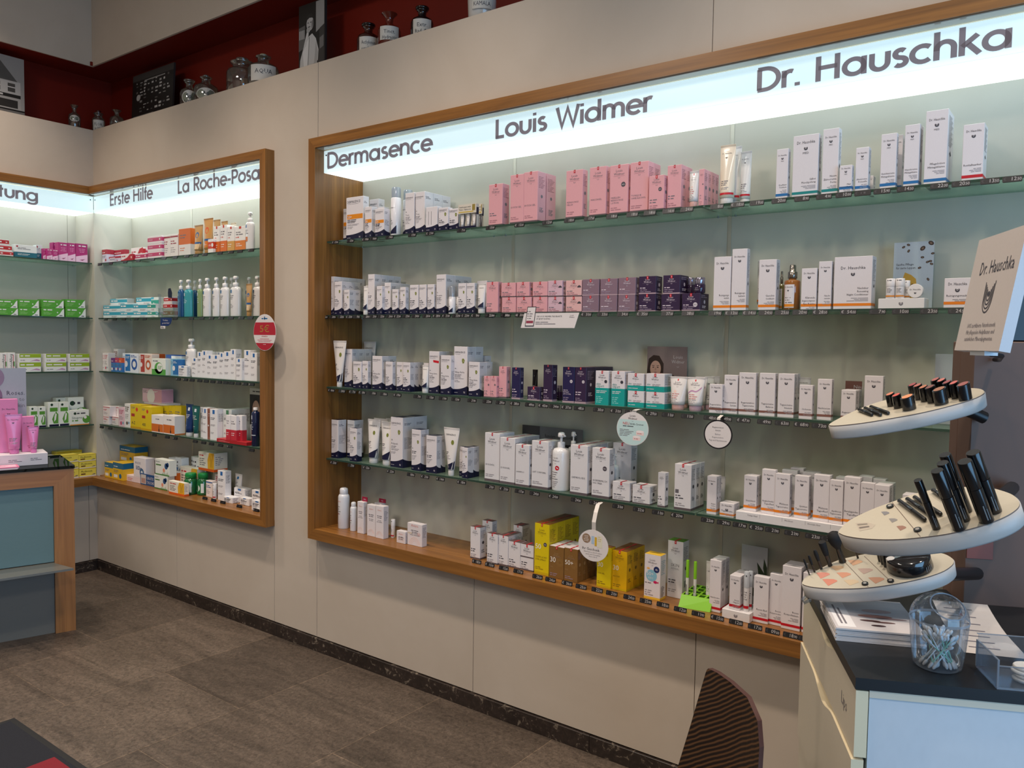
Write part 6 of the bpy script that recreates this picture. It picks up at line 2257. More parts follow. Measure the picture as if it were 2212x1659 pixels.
def make_stick(w, d, h, o):
    r = w / 2
    root = empty('lip_balm_stick')
    white = mat((230, 226, 226), .35)
    st = STRIPE['red'] if o.get('c') in ('red', 'roche', 'rose') else ORANGE
    m1 = MB()
    m1.lathe([(r * .94, 0), (r * .96, .001), (r * .96, h * .60)], white, 20, (r, r))
    F = cyl_face(m1, r * .96, r, r, w, h)
    F.rect(w * -.1, h * .08, w * 1.1, h * .15, st, 2)
    F.lines(w * .2, w * .8, h * .5, 4, h * .06, INK2, h * .02)
    m1.build('stick_body', root)
    m2 = MB()
    m2.lathe([(r * .99, h * .602), (r, h * .61), (r, h * .985), (r * .92, h)], white if o.get('c') != 'red' else mat((196, 200, 206), .3), 20, (r, r))
    G = cyl_face(m2, r, r, r, w, h)
    G.lines(w * .2, w * .8, h * .92, 1, h * .06, INK, h * .03)
    m2.build('cap', root)
    return root


def make_riser(w, d, h, o):
    c = {'white': (228, 224, 224), 'b8242c': (178, 34, 42), 'pinkw': (238, 218, 220)}[o.get('c', 'white')]
    mb = MB()
    mb.cbox(0, 0, 0, w, d, h, mat(c, .45), .0012)
    F = Face(mb, (0, 0, 0), (1, 0, 0), (0, 0, 1), w, h)
    if o.get('c', 'white') == 'white':
        if w > .25:
            for i, a in enumerate((.10, .40, .58)):
                F.text(('Fettige Haut', 'Mischhaut', 'Normale Haut')[i], w * a, h * .62, .005, INK2, 'l')
            for a in (.2, .38, .56, .75):
                F.rect(w * a, h * .5, w * a + .0008, h * .95, FINE, 2)
        else:
            emblem(F, w * .5, h * .5, h * .2, INK2)
    else:
        F.lines(w * .06, w * .5, h * .6, 2, h * .25, mat((226, 130, 130), .5), h * .1)
    return mb.build('display_riser')


def make_card(style, w, d, h, o):
    """Printed card standing or leaning on a shelf, with a folded prop behind."""
    mb = MB()
    base = {'honey': (196, 204, 212), 'women': (142, 122, 118), 'neu': (134, 90, 80), 'reinigt': (198, 202, 206), 'remederm': (104, 104, 108), 'neutag': (150, 16, 54), 'leafcard': (192, 190, 194), 'face': (176, 172, 170), 'gratis': (34, 82, 138)}[style]
    mb.box(0, 0, 0, w, d, h, mat(base, .4))
    F = Face(mb, (0, 0, 0), (1, 0, 0), (0, 0, 1), w, h)
    k = lambda c: mat(c, .45)
    if style == 'honey':
        F.text('Sanfte Pflege', w * .07, h * .66, h * .034, INK, 'l', w * .5)
        F.text('für zarte Lippen.', w * .07, h * .61, h * .034, INK, 'l', w * .5)
        for i, (a, b, q) in enumerate(((.24, .93, 30), (.36, .96, -20), (.37, .87, 60), (.72, .90, 45), (.92, .97, -30), (.72, .77, 0), (.85, .70, 20), (.95, .67, -20), (.97, .82, 10), (.66, .62, 20), (.88, .45, -60), (.92, .71, 0))):
            s = (.045, .03) if i not in (3, 4) else (.075, .055)
            ca, sa = math.cos(math.radians(q)), math.sin(math.radians(q))
            pts = [(w * a + w * (s[0] * ca * math.cos(t) - s[1] * sa * math.sin(t)), h * b + w * (s[0] * sa * math.cos(t) + s[1] * ca * math.sin(t))) for t in [2 * PI * j / 12 for j in range(12)]]
            F.poly(pts, k((70, 50, 42)), 2)
            F.poly([(w * a + (x - w * a) * .45, h * b + (y - h * b) * .45) for x, y in pts], k((140, 112, 92)), 3)
        comb = [(.22, .42), (.30, .56), (.46, .52), (.58, .46), (.62, .30), (.56, .10), (.40, .06), (.26, .14)]
        F.poly([(a * w, b * h) for a, b in comb][::-1], k((206, 158, 60)), 2)
        for i in range(5):
            for j in range(5):
                a, b = w * (.30 + .065 * i + .03 * (j % 2)), h * (.16 + .055 * j)
                if i < 4 or j < 3:
                    F.disc(a, b, w * .026, k((96, 62, 24)), 3, 6)
    elif style == 'women':
        for cx, cy, sc, hair in ((.22, .62, 1.0, 1), (.62, .34, .95, 0)):
            X0, Y0 = w * cx, h * cy
            u = w * .15 * sc
            if hair:
                F.poly([(X0 - u * 1.2, Y0 + u * 1.5), (X0 - u * 1.6, Y0 - u * 1.8), (X0 - u * 1.7, Y0 - u * 3.4), (X0 - u * .3, Y0 - u * 3.4), (X0 + u * 1.3, Y0 - u * 1.6), (X0 + u * 1.35, Y0 + u * .8), (X0 + u * .6, Y0 + u * 2.0), (X0 - u * .4, Y0 + u * 2.1)], k((52, 34, 28)), 1)
            else:
                F.disc(X0, Y0 + u * .35, u * 1.16, k((42, 28, 26)), 2, 18, u * 1.45)
            F.poly([(X0 - u * .5, Y0 - u * 2.6), (X0 + u * .6, Y0 - u * 2.6), (X0 + u * .5, Y0 - u * .8), (X0 - u * .5, Y0 - u * .8)], k((178, 132, 112)), 3)
            F.poly([(X0 - u * 1.9, 0), (X0 + u * 1.9, 0), (X0 + u * 1.6, Y0 - u * 2.0), (X0 + u * .5, Y0 - u * 1.6), (X0 - u * .5, Y0 - u * 1.6), (X0 - u * 1.6, Y0 - u * 2.0)], k((190, 150, 138) if hair else (186, 146, 130)), 2) if Y0 - u * 2 > 0.002 else None
            F.disc(X0, Y0, u * .92, k((208, 164, 142)), 4, 20, u * 1.25)
            for s in (-1, 1):
                F.disc(X0 + s * u * .38, Y0 + u * .22, u * .17, k((70, 44, 38)), 5, 8, u * .08)
                F.poly([(X0 + s * u * .18, Y0 + u * .42), (X0 + s * u * .6, Y0 + u * .46), (X0 + s * u * .6, Y0 + u * .54), (X0 + s * u * .18, Y0 + u * .49)][::s], k((78, 52, 42)), 5)
            F.poly([(X0 - u * .16, Y0 - u * .26), (X0 + u * .16, Y0 - u * .26), (X0 + u * .05, Y0 + u * .2), (X0 - u * .03, Y0 + u * .2)], k((190, 142, 122)), 5)
            F.poly([(X0 - u * .34, Y0 - u * .56), (X0, Y0 - u * .70), (X0 + u * .34, Y0 - u * .56), (X0, Y0 - u * .48)], k((158, 84, 82)), 5)
        F.text('Louis', w * .78, h * .80, h * .06, k((206, 196, 192)), 'c')
        F.text('Widmer', w * .78, h * .72, h * .06, k((206, 196, 192)), 'c', w * .32)
        cup_mark(F, w * .78, h * .66, h * .02, k((206, 196, 192)))
    elif style == 'neu':
        F.text('Neu', w * .52, h * .80, h * .10, CARTON, 'l')
        F.text('Neu', w * .80, h * .80, h * .10, k((196, 160, 150)), 'l', w * .18)
    elif style == 'reinigt':
        F.rect(w * .06, h * .40, w * .96, h * .62, k((222, 222, 222)), 2)
        F.text('Reinigt sanft', w * .12, h * .54, h * .045, INK, 'l', w * .62)
        F.text('und gründlich.', w * .12, h * .475, h * .045, INK, 'l', w * .70)
    elif style == 'remederm':
        F.rect(0, 0, w * .30, h, k((58, 56, 58)), 2)
        F.disc(w * .20, h * .45, w * .09, k((168, 164, 162)), 3, 14, h * .22)
        F.text('Remederm – Produktesortiment', w * .39, h * .80, h * .07, k((30, 30, 34)), 'l', w * .52)
        F.rect(w * .33, h * .64, w * .97, h * .70, k((26, 26, 30)), 3)
        for i in range(5):
            a = w * (.34 + .13 * i)
            F.rect(a, h * .06, a + w * .11, h * .58, k((150, 150, 154)), 3)
            F.rect(a + w * .03, h * .12, a + w * .07, h * .42, k((206, 206, 208)), 4)
    elif style == 'neutag':
        F.text('NEU', w * .5, h * .35, h * .28, CARTON, 'c', w * .7)
    elif style == 'leafcard':
        F.text('Pflegt Nägel', w * .10, h * .52, h * .055, INK, 'l', w * .5)
        F.text('und Nagelhaut.', w * .10, h * .44, h * .055, INK, 'l', w * .56)
        for a, b, q, s in ((.86, .46, 112, .30), (.62, .16, 125, .26), (.95, .62, 100, .2), (.88, .12, 60, .2)):
            ca, sa = math.cos(math.radians(q)), math.sin(math.radians(q))
            L = h * s
            F.poly([(min(w * .995, w * a + ca * L * t - sa * L * .22 * v), max(.002, h * b + sa * L * t + ca * L * .22 * v)) for t, v in ((-1, 0), (-.4, -.8), (.2, -.9), (1, 0), (.2, .9), (-.4, .8))], k((44, 58, 36)), 2)
    elif style == 'face':
        F.rect(0, h * .88, w, h, k((222, 218, 216)), 2)
        F.rect(0, 0, w, h * .88, k((48, 44, 48)), 2)
        F.disc(w * .46, h * .58, w * .36, k((36, 28, 28)), 3, 18, h * .25)
        F.disc(w * .46, h * .57, w * .28, k((206, 166, 148)), 4, 18, h * .20)
        for s in (-1, 1):
            F.disc(w * .46 + s * w * .11, h * .61, w * .05, INK, 5, 8, h * .012)
        F.disc(w * .46, h * .47, w * .08, k((170, 92, 92)), 5, 8, h * .012)
        F.lines(w * .2, w * .8, h * .95, 1, .01, INK, h * .02, al='c')
        F.rect(0, 0, w, h * .30, k((206, 204, 204)), 5)
    elif style == 'gratis':
        F.rect(w * .04, h * .10, w * .40, h * .92, k((214, 206, 200)), 2)
        F.rect(w * .08, h * .16, w * .36, h * .60, k((188, 150, 140)), 3)
        F.text('GRATIS', w * .45, h * .54, h * .26, CARTON, 'l', w * .5)
        F.text('TASCHE', w * .45, h * .16, h * .26, CARTON, 'l', w * .5)
    if style in ('honey', 'women', 'reinigt', 'remederm', 'leafcard', 'face'):
        mb.extrude([(0, 0), (.006, 0), (0, h * .6)], (w * .5, d, 0), (0, 1, 0), (0, 0, 1), .0008, CARTON)
    return mb.build('sale_flag' if style == 'neutag' else 'promotion_card')


def make_display(w, d, h, o):
    """Counter display for samples: open windows in front, three little tubes standing inside."""
    root = empty('sample_display')
    m = mat((216, 206, 190), .45)
    mb = MB()
    mb.box(0, d - .002, 0, w, d, h, m)
    mb.box(0, 0, 0, w, d - .002, .004, NAVY)
    mb.box(0, 0, .004, w, .0015, h * .10, NAVY)
    mb.box(0, 0, h * .62, w, .0015, h, m)
    for a in (0, 1 / 3, 2 / 3, 1):
        x = a * (w - .0025)
        mb.box(x, 0, h * .10, x + .0025, .0015, h * .62, NAVY)
    for x in (0, w - .0012):
        mb.box(x, .0015, .004, x + .0012, d - .002, h * .98, m)
    F = Face(mb, (0, 0, 0), (1, 0, 0), (0, 0, 1), w, h)
    F.text('Gezielt gegen müde', w * .05, h * .86, h * .06, INK, 'l', w * .66)
    F.text('Falten - Hyalusome', w * .05, h * .76, h * .06, INK, 'l', w * .66)
    F.rect(w * .02, h * .66, w * .85, h * .70, mat((206, 176, 70), .45), 2)
    F.rect(w * .78, h * .72, w * .94, h * .97, mat((150, 130, 60), .45), 2)
    Rr = Face(mb, (w, 0, 0), (0, 1, 0), (0, 0, 1), d, h)
    Rr.frect(.1, .55, .9, .85, NAVY, 1)
    mb.build('card_case', root)
    return root


# ------------------------------------------------------------------ labels
NAMED = {'white': (238, 236, 234), 'cream': (240, 225, 205), 'yellow': (230, 200, 30), 'orange': (224, 120, 40), 'red': (190, 36, 44), 'pink': (232, 192, 206), 'rose': (212, 96, 112), 'magenta': (180, 34, 112),
         'lavender': (210, 204, 222), 'blue': (44, 106, 172), 'pale blue': (140, 192, 220), 'navy': (26, 50, 110), 'teal': (44, 150, 160), 'green': (84, 160, 62), 'lime': (154, 184, 42), 'brown': (110, 70, 52),
         'grey': (150, 148, 150), 'black': (40, 38, 38), 'purple': (112, 48, 128), 'terracotta': (192, 84, 46), 'amber': (210, 166, 60)}


def cname(hx):
    c = [int(hx[i:i + 2], 16) for i in (0, 2, 4)]
    return min(NAMED, key=lambda k: sum((a - b) ** 2 for a, b in zip(NAMED[k], c)))


def describe(kind, style, w, d, h, o, n):
    if kind == 'box':
        if style == 'derma':
            t = 'white carton with navy foot'
            if o.get('b'):
                t = 'white carton with orange fifty band'
            elif o.get('band'):
                t = 'white carton with orange band'
            elif o.get('plain'):
                t = 'white carton with two upright bars'
            elif o.get('flash'):
                t = 'white navy-foot carton with red flash'
            elif o.get('leaf'):
                t = 'white navy-foot carton with leaf mark'
        elif style == 'widmer':
            c = o.get('c', 'white')
            t = {'pink': 'pink carton', 'lilac': 'lilac pink carton', 'blush': 'blush pink carton', 'mauve': 'mauve carton', 'plum': 'dark plum carton', 'navy': 'dark navy carton', 'white': 'white red-sealed carton', 'yellow': 'yellow sun carton',
                 'yellow2': 'golden yellow sun carton', 'bronze': 'bronze sun carton'}[c]
            if o.get('b') and c == 'yellow':
                t += ' marked fifty' if o['b'] == '50' else ' marked thirty'
            if c == 'bronze':
                t += ' marked thirty' if o['b'] == '30' else ' marked fifty plus'
            if o.get('top') == 'brown':
                t = 'white red-sealed carton with brown lid'
            if o.get('top') == 'green':
                t = 'white carton with green lid'
            if o.get('stripe'):
                t = 'white brown-lidded carton with dark stripe'
            if o.get('square'):
                t = 'white carton with grey square'
            elif o.get('dot'):
                t += ' with round badge'
        elif style == 'skinx':
            t = 'white and turquoise carton'
        elif style == 'hausch':
            t = 'white carton with %s stripe' % o.get('c')
        elif style == 'avene':
            t = 'white carton with salmon arcs'
        elif style == 'kids':
            t = 'white carton with blue disc and yellow lid'
        else:
            a, b = cname(o['c']), cname(o['b'])
            t = {'top': '%s box with %s top', 'sw': '%s box with %s wave', 'mid': '%s box with %s band', 'leafm': '%s box with %s leaf band', 'stripe': '%s box with %s lines', 'bot': '%s box with %s lower part', 'tealw': '%s box with %s panel',
                 'text': '%s box with %s lettering', 'half': '%s box with %s side field', 'disc': '%s box with %s disc', 'bulge': '%s box with %s oval', 'roche': '%s box with small %s square', 'diag': '%s box with %s slanted foot',
                 'corner': '%s box with %s corner', 'vtext': '%s box with %s upright lettering', 'toph': '%s box with %s header', 'bio': '%s box with %s figure', 'biow': '%s box with %s blot', 'medi': '%s box with dark lettering', 'az': '%s vitamin box with %s square',
                 'hair': '%s box with %s hair field', 'focus': '%s box with %s eye print', 'grass': '%s box with %s meadow print', 'wom': '%s box with %s figure field'}[o['bz']]
            t = t % ((a, b) if t.count('%s') == 2 else (a,))
        size = 'tall ' if h > .185 else 'low ' if h < .07 else ''
        size += 'broad ' if w > .09 and style != 'med' else ''
        return size + t, 'box'
    if kind == 'tube':
        c = {'tan': 'tan', 'sun': 'tan and orange', 'pinkt': 'pink', 'greenc': 'pale green', 'pine': 'dark green'}.get(o.get('c'), o.get('c', 'white'))
        t = '%s cream tube' % c
        if o.get('brand') == 'D':
            t += ' with navy sweep'
        elif o.get('wave'):
            t += ' with lilac wave'
        elif o.get('band'):
            t += ' with %s ring' % o['band']
        elif o.get('cap') in ('skin', 'lilac'):
            t += ' with %s cap' % {'skin': 'peach', 'lilac': 'lilac'}[o['cap']]
        return ('tall ' if h > .19 else 'small ' if h < .13 else '') + t, 'tube'
    if kind == 'bottle':
        t = {'pump': '%s pump bottle' % {'blueclear': 'blue', 'tealclear': 'teal', 'greenclear': 'olive green'}.get(o.get('c'), 'white'), 'foam': 'white foam bottle with clear cap', 'foamlet': 'small white dispenser with navy foot',
             'aerosol': '%s white spray can' % ('tall' if h > .18 else 'short'), 'tonic': {'brown': 'amber spray bottle with paper label', 'olive': 'olive glass bottle', 'navyb': 'navy bottle with white cap'}.get(o.get('c'))}[style]
        return t, 'bottle'
    if kind == 'jar':
        return {'vial': 'green pill jar with round white label', 'potlid': 'white pot with round lid', 'jar': 'plum cream jar with silver lid'}[style], 'jar'
    if kind == 'stick':
        return {'red': 'white care stick with silver cap', 'roche': 'small white stick with red ring', 'rose': 'white lip stick in clear stand'}.get(o.get('c'), 'white lip balm with orange ring'), 'lip balm'
    if kind == 'riser':
        return {'white': 'white step carrying small goods', 'b8242c': 'red tray carrying small cartons', 'pinkw': 'pale pink tray under boxes'}[o.get('c', 'white')], 'display stand'
    if kind == 'display':
        return 'cream sample display with navy windows', 'display'
    return {'honey': 'grey card with honeycomb and seeds', 'women': 'brown card with two women', 'neu': 'brown card reading new', 'reinigt': 'pale grey card behind black lip colours', 'remederm': 'grey card with product chart', 'neutag': 'dark red new flag',
            'leafcard': 'grey card with dark leaves', 'face': 'card with portrait of a woman', 'gratis': 'blue card offering free bag'}[style], 'card'


BUILD = {'box': lambda s, w, d, h, o, l: make_box(s, w, d, h, o, l), 'tube': lambda s, w, d, h, o, l: make_tube(w, d, h, o), 'bottle': lambda s, w, d, h, o, l: make_bottle(s, w, d, h, o), 'jar': lambda s, w, d, h, o, l: make_jar(s, w, d, h, o),
         'stick': lambda s, w, d, h, o, l: make_stick(w, d, h, o), 'riser': lambda s, w, d, h, o, l: make_riser(w, d, h, o), 'card': lambda s, w, d, h, o, l: make_card(s, w, d, h, o), 'display': lambda s, w, d, h, o, l: make_display(w, d, h, o)}
SHELF = {1: 'top shelf', 2: 'second shelf', 3: 'third shelf', 4: 'fourth shelf', 5: 'oak sill'}


def short(t):
    """At most sixteen words: drop the size words first, then soften the phrase."""
    for a, b in (('', ''), ('tall ', ''), ('low ', ''), ('broad ', ''), (' such from', ' from'), ('inner corner', 'corner'), (' cream display', ' display'), ('white ', ''), ('red-sealed ', '')):
        if a:
            t = t.replace(a, b, 1)
        if len(t.replace(',', ' ').split()) <= 16:
            break
    return t


def place_goods():
    rows = []
    for row in GOODS:
        kind, style, wall, k, x, yf, z, w, d, h, n, o = row
        region = 'wide niche' if wall == 'm' and x > 2.2 else 'corner niche' if wall == 'm' else 'counter niche'
        t, cat = describe(kind, style, w, d, h, o, n)
        base = {1: 2.068, 2: 1.704, 3: 1.348, 4: .989, 5: .642}[k]
        if z > base + .035 and kind == 'box':
            t = 'upper ' + t
        elif yf > .088 and kind not in ('card',):
            t = 'rear ' + t
        rows.append((region, k, t, cat, row))
    count, total = {}, {}
    order = sorted(range(len(rows)), key=lambda i: rows[i][4][4] if rows[i][0] != 'counter niche' else -rows[i][4][4])
    for i in order:
        q = rows[i][:3]
        total[q] = total.get(q, 0) + 1
        count[i] = total[q]
    for i, (region, k, t, cat, row) in enumerate(rows):
        kind, style, wall, _, x, yf, z, w, d, h, n, o = row
        ob = BUILD[kind](style, w, d, h, o, wall == 'l')
        rot = 0.0 if wall == 'm' else PI / 2
        loc = (x, yf, z) if wall == 'm' else (-yf, x, z)
        ob.location = loc
        ob.rotation_euler = (0, 0, rot)
        place = '%s %s' % (region, SHELF[k])
        ref = {'wide niche': 'oak end', 'corner niche': 'inner corner', 'counter niche': 'inner corner'}[region]
        multi = total[(region, k, t)] > 1
        od = '%s such from %s' % (ORD[count[i]], ref) if multi else ''
        lab = '%s, %s, %s' % (t, od, place) if multi else '%s on the %s' % (t, place)
        grp = '%s on the %s of the %s' % (t, SHELF[k], region) if multi or n > 1 else None
        tag(ob, short(lab), cat, grp)
        for j in range(1, n):
            s = (d + .001) * j
            c = copy_thing(ob, (x, yf + s, z) if wall == 'm' else (-yf - s, x, z))
            ww = {1: 'next behind', 2: 'two behind', 3: 'three behind', 4: 'four behind'}[j]
            tag(c, short('%s, %s %s, %s' % (t, ww, ('%s from %s' % (ORD[count[i]], ref)) if multi else 'the front one', place)), cat, grp)


place_goods()

# three little tubes in each of the two sample displays
i = 0
for row in GOODS:
    if row[0] == 'display':
        _, _, _, _, x, yf, z, w, d, h, _, _ = row
        cnt = 3 if w > .06 else 1
        for q in range(cnt):
            tw = min(.022, w / cnt * .72)
            t = make_tube(tw, min(tw, d - .005), h * .54, dict(c='white', cap='white', brand=''))
            t.location = (x + w * (q + .5) / cnt - tw / 2, yf + .002, z + .0045)
            t.name = 'sample_tube'
            tag(t, ('tiny white sample tube in the %s window of the cream display' % ORD[q + 1]) if cnt == 3 else 'tiny white sample tube in the rear cream display', 'tube', 'sample tubes in the cream displays')

# ------------------------------------------------------------------ price cassettes
TAGM = mat((24, 23, 26), 0.38)
DIGIT = mat((176, 172, 172), 0.5)
DIM = mat((70, 68, 72), 0.5)
PAPER = mat((236, 222, 196), 0.55)
_tagn = {}


def price_tag(k, x, y, z, text, region):
    mb = MB()
    W_, H_, t = .0475, .0165, .004
    pts = [(-W_ / 2 + .002, -H_ / 2), (W_ / 2 - .002, -H_ / 2), (W_ / 2, -H_ / 2 + .002), (W_ / 2, H_ / 2 - .002), (W_ / 2 - .002, H_ / 2), (-W_ / 2 + .002, H_ / 2), (-W_ / 2, H_ / 2 - .002), (-W_ / 2, -H_ / 2 + .002)]
    mb.extrude(pts, (0, 0, 0), (1, 0, 0), (0, 0, 1), t, TAGM)
    F = Face(mb, (-W_ / 2, 0, -H_ / 2), (1, 0, 0), (0, 0, 1), W_, H_)
    F.text('€', W_ * .06, H_ * .24, H_ * .56, DIM if (int(x * 977) % 3) else DIGIT, 'l')
    if text:
        a, _, c = text.partition('.')
        F.text(a, W_ * .72, H_ * .20, H_ * .66, DIGIT, 'r', W_ * .34)
        F.text(c, W_ * .76, H_ * .20, H_ * .52, DIGIT, 'l', W_ * .2)
        F.rect(W_ * .735, H_ * .20, W_ * .75, H_ * .28, DIGIT, 3)
    else:
        F.lines(W_ * .40, W_ * .92, H_ * .66, 1, .01, DIM, H_ * .35)
    ob = mb.build('price_tag', None, (x, y, z))
    ob.rotation_euler = (math.radians(-14), 0, 0)
    m2 = MB()
    m2.box(-W_ * .12, .0042, H_ * .40, W_ * .36, .0125, H_ * .46, PAPER)
    m2.box(-W_ * .12, .0040, H_ * .30, W_ * .36, .0048, H_ * .46, PAPER)
    m2.build('paper_strip', ob)
    m3 = MB()
    m3.box(-W_ * .2, .0042, -H_ * .35, W_ * .3, .0075, -H_ * .2, TAGM)
    m3.build('clip', ob)
    return ob


def place_tags():
    per = {}
    for i, (k, x, y, z, t) in enumerate(sorted(TAGS, key=lambda q: (q[0], q[1]))):
        region = 'wide niche' if x > 2.2 else 'corner niche'
        per[(region, k)] = per.get((region, k), 0) + 1
        zz = z if k == 5 else z - (.004 if k in (1, 2) else .010)
        yy = y if k == 5 else .0105
        ob = price_tag(k, x, yy, zz, t, region)
        tag(ob, 'black price cassette, %s from the %s along the %s %s' % (ORD[per[(region, k)]], 'oak end' if region == 'wide niche' else 'inner corner', region, SHELF[k]), 'price tag', 'price cassettes along the shelves')


ORD += ['thirty-sixth', 'thirty-seventh', 'thirty-eighth', 'thirty-ninth', 'fortieth', 'forty-first', 'forty-second', 'forty-third', 'forty-fourth', 'forty-fifth', 'forty-sixth', 'forty-seventh', 'forty-eighth', 'forty-ninth', 'fiftieth']
place_tags()

# ------------------------------------------------------------------ small hanging signs and odd pieces in the niches
CARDW = mat((228, 220, 218), .45)
CLEAR = clear_mat('clear_acrylic', (242, 246, 250), .14, .03, edge=(206, 214, 224), white=.07)
CLEAR_E = clear_mat('clear_acrylic_edge', (214, 224, 234), .3, .05, edge=(206, 214, 224), white=.45)


def disc_sign(x, y, z, rx, rz, rim, draw, strip, label):
    root = empty('shelf_wobbler', (x, y, z))
    mb = MB()
    pts = [(rx * math.cos(2 * PI * i / 40), rz * math.sin(2 * PI * i / 40)) for i in range(40)]
    mb.extrude(pts, (0, 0, 0), (1, 0, 0), (0, 0, 1), .001, rim)
    F = Face(mb, (-rx, 0, -rz), (1, 0, 0), (0, 0, 1), 2 * rx, 2 * rz)
    draw(F, 2 * rx, 2 * rz)
    mb.build('printed_disc', root)
    m2 = MB()
    pts, wd = strip
    for a, b in zip(pts[:-1], pts[1:]):
        m2.add([(a[0] - wd, a[1], a[2]), (a[0] + wd, a[1], a[2]), (b[0] + wd, b[1], b[2]), (b[0] - wd, b[1], b[2]), (a[0] - wd, a[1] + .0006, a[2]), (a[0] + wd, a[1] + .0006, a[2]), (b[0] + wd, b[1] + .0006, b[2]), (b[0] - wd, b[1] + .0006, b[2])],
               [(0, 1, 2, 3), (7, 6, 5, 4), (0, 4, 5, 1), (3, 2, 6, 7), (0, 3, 7, 4), (1, 5, 6, 2)], mat((224, 216, 208), .4))
    m2.build('plastic_strip', root)
    return tag(root, label, 'sign')


def d_aha(F, w, h):
    F.poly([(w / 2 + w * .485 * math.cos(math.radians(a)), h / 2 + h * .485 * math.sin(math.radians(a))) for a in range(-214, 35, 6)], mat((196, 222, 220), .45), 1)
    F.text('Louis', w * .5, h * .86, h * .065, INK, 'c', w * .3)
    F.text('Widmer', w * .5, h * .775, h * .065, INK, 'c', w * .34)
    cup_mark(F, w * .5, h * .72, h * .022, INK)
    F.text('NEU', w * .20, h * .61, h * .085, SEALRED, 'l', w * .2)
    F.text('AHA-Cremes', w * .42, h * .615, h * .06, INK, 'l', w * .42)
    F.lines(w * .2, w * .8, h * .58, 1, .01, INK, h * .022)
    F.lines(w * .10, w * .56, h * .47, 5, h * .045, INK2, h * .016)
    for a, b in ((.72, .38), (.62, .22)):
        F.rect(w * (a - .10), h * (b - .06), w * (a + .14), h * (b + .05), mat((236, 214, 210), .45), 2)
        F.disc(w * (a + .02), h * (b + .05), w * .12, mat((244, 232, 230), .45), 3, 16, h * .035)
        F.lines(w * (a - .06), w * (a + .1), h * b, 1, .01, mat((200, 120, 120), .5), h * .02)


def d_serum(F, w, h):
    F.disc(w / 2, h / 2, w * .455, CARDW, 1, 40, h * .455)
    for i, (t, c) in enumerate((('Regeneration', INK), ('Serum', INK), ('Bisher:', INK2), ('Regeneration', INK2), ('Tag und Nachtserum', INK2))):
        F.text(t, w * .5, h * (.72 - i * .105 - (.03 if i > 1 else 0)), h * .055, c, 'c', w * .72)


def d_gift(F, w, h):
    F.disc(w * .27, h * .70, w * .14, mat((150, 122, 98), .5), 2, 24, h * .15)
    F.lines(w * .18, w * .36, h * .78, 4, h * .05, CARDW, h * .016, al='c')
    F.rect(w * .44, h * .55, w * .53, h * .80, mat((176, 198, 220), .45), 2)
    F.rect(w * .55, h * .50, w * .62, h * .78, mat((214, 172, 50), .45), 3)
    F.rect(w * .64, h * .46, w * .80, h * .84, mat((226, 220, 200), .45), 2)
    F.lines(w * .66, w * .78, h * .8, 3, h * .06, mat((206, 176, 90), .5), h * .02)
    F.text('Ihr Geschenk.', w * .14, h * .34, h * .085, INK, 'l', w * .72)
    for i, t in enumerate(('Beim Kauf von zwei Produkten', 'jeweils eine Sonnenpflege', 'Wert: 13,50 €')):
        F.text(t, w * .5, h * (.265 - i * .07), h * .038, INK2, 'c', w * .72)


disc_sign(4.062, -.02, 1.2743, .0655, .0615, CARDW, d_aha, ([(.005, .001, .0605), (.008, -.002, .068), (.014, .012, .0715), (.014, .034, .0710)], .009), 'round white and mint sign hung below turquoise cartons')
disc_sign(4.3897, -.02, 1.2800, .0513, .0500, mat((28, 24, 30), .4), d_serum, ([(0, .001, .048), (0, .002, .056), (0, .03, .0645)], .006), 'round white sign with black rim below brown-striped cartons')
disc_sign(3.9209, -.045, .8232, .0655, .0600, CARDW, d_gift, ([(.001, .001, .055), (.003, -.004, .09), (.002, .010, .125), (-.004, .035, .150), (-.004, .060, .1555)], .0085), 'round white gift sign hanging on a strip before sun cartons')

# loyalty card sign clipped to the second shelf (its square code is left out)
root = empty('shelf_card_sign', (3.565, -.02, 1.70))
mb = MB()
mb.extrude([(-.017, -.0585), (.238, -.0585), (.2587, 0), (0, 0)], (0, 0, 0), (1, 0, 0), (0, 0, 1), .001, CARDW)
F = Face(mb, (0, 0, -.0585), (1, 0, 0), (0, 0, 1), .24, .0585)
F.text('DIE LOUIS WIDMER TREUEKARTE', .062, .0425, .0058, INK, 'l', .125)
F.text('IST JETZT DIGITAL!', .060, .033, .0058, INK, 'l', .075)
F.lines(.055, .165, .024, 2, .007, INK2, .0024)
F.text('Louis', .226, .046, .0058, INK2, 'c', .018)
F.text('Widmer', .226, .039, .0058, INK2, 'c', .024)
mb.build('printed_card', root)
m2 = MB()
ph = [(0, 0), (.043, 0), (.055, .078), (.012, .078)]
m2.extrude(ph, (.004, -.0012, -.052), (1, 0, 0), (0, 0, 1), .0008, mat((38, 34, 44), .4))
G = Face(m2, (.004, -.0012, -.052), (1, 0, 0), (0, 0, 1), .05, .078)
G.poly([(.003, .003), (.0415, .003), (.0525, .075), (.0145, .075)], CARDW, 1)
G.poly([(.006, .012), (.040, .012), (.0415, .022), (.0075, .022)], mat((150, 60, 80), .5), 2)
G.lines(.012, .042, .060, 4, .009, INK2, .003)
m2.build('phone_cutout', root)
m3 = MB()
m3.box(.06, .001, -.004, .14, .045, .0036, CLEAR)
m3.build('clip', root)
tag(root, 'slanted white sign with phone picture under pink cartons', 'sign')

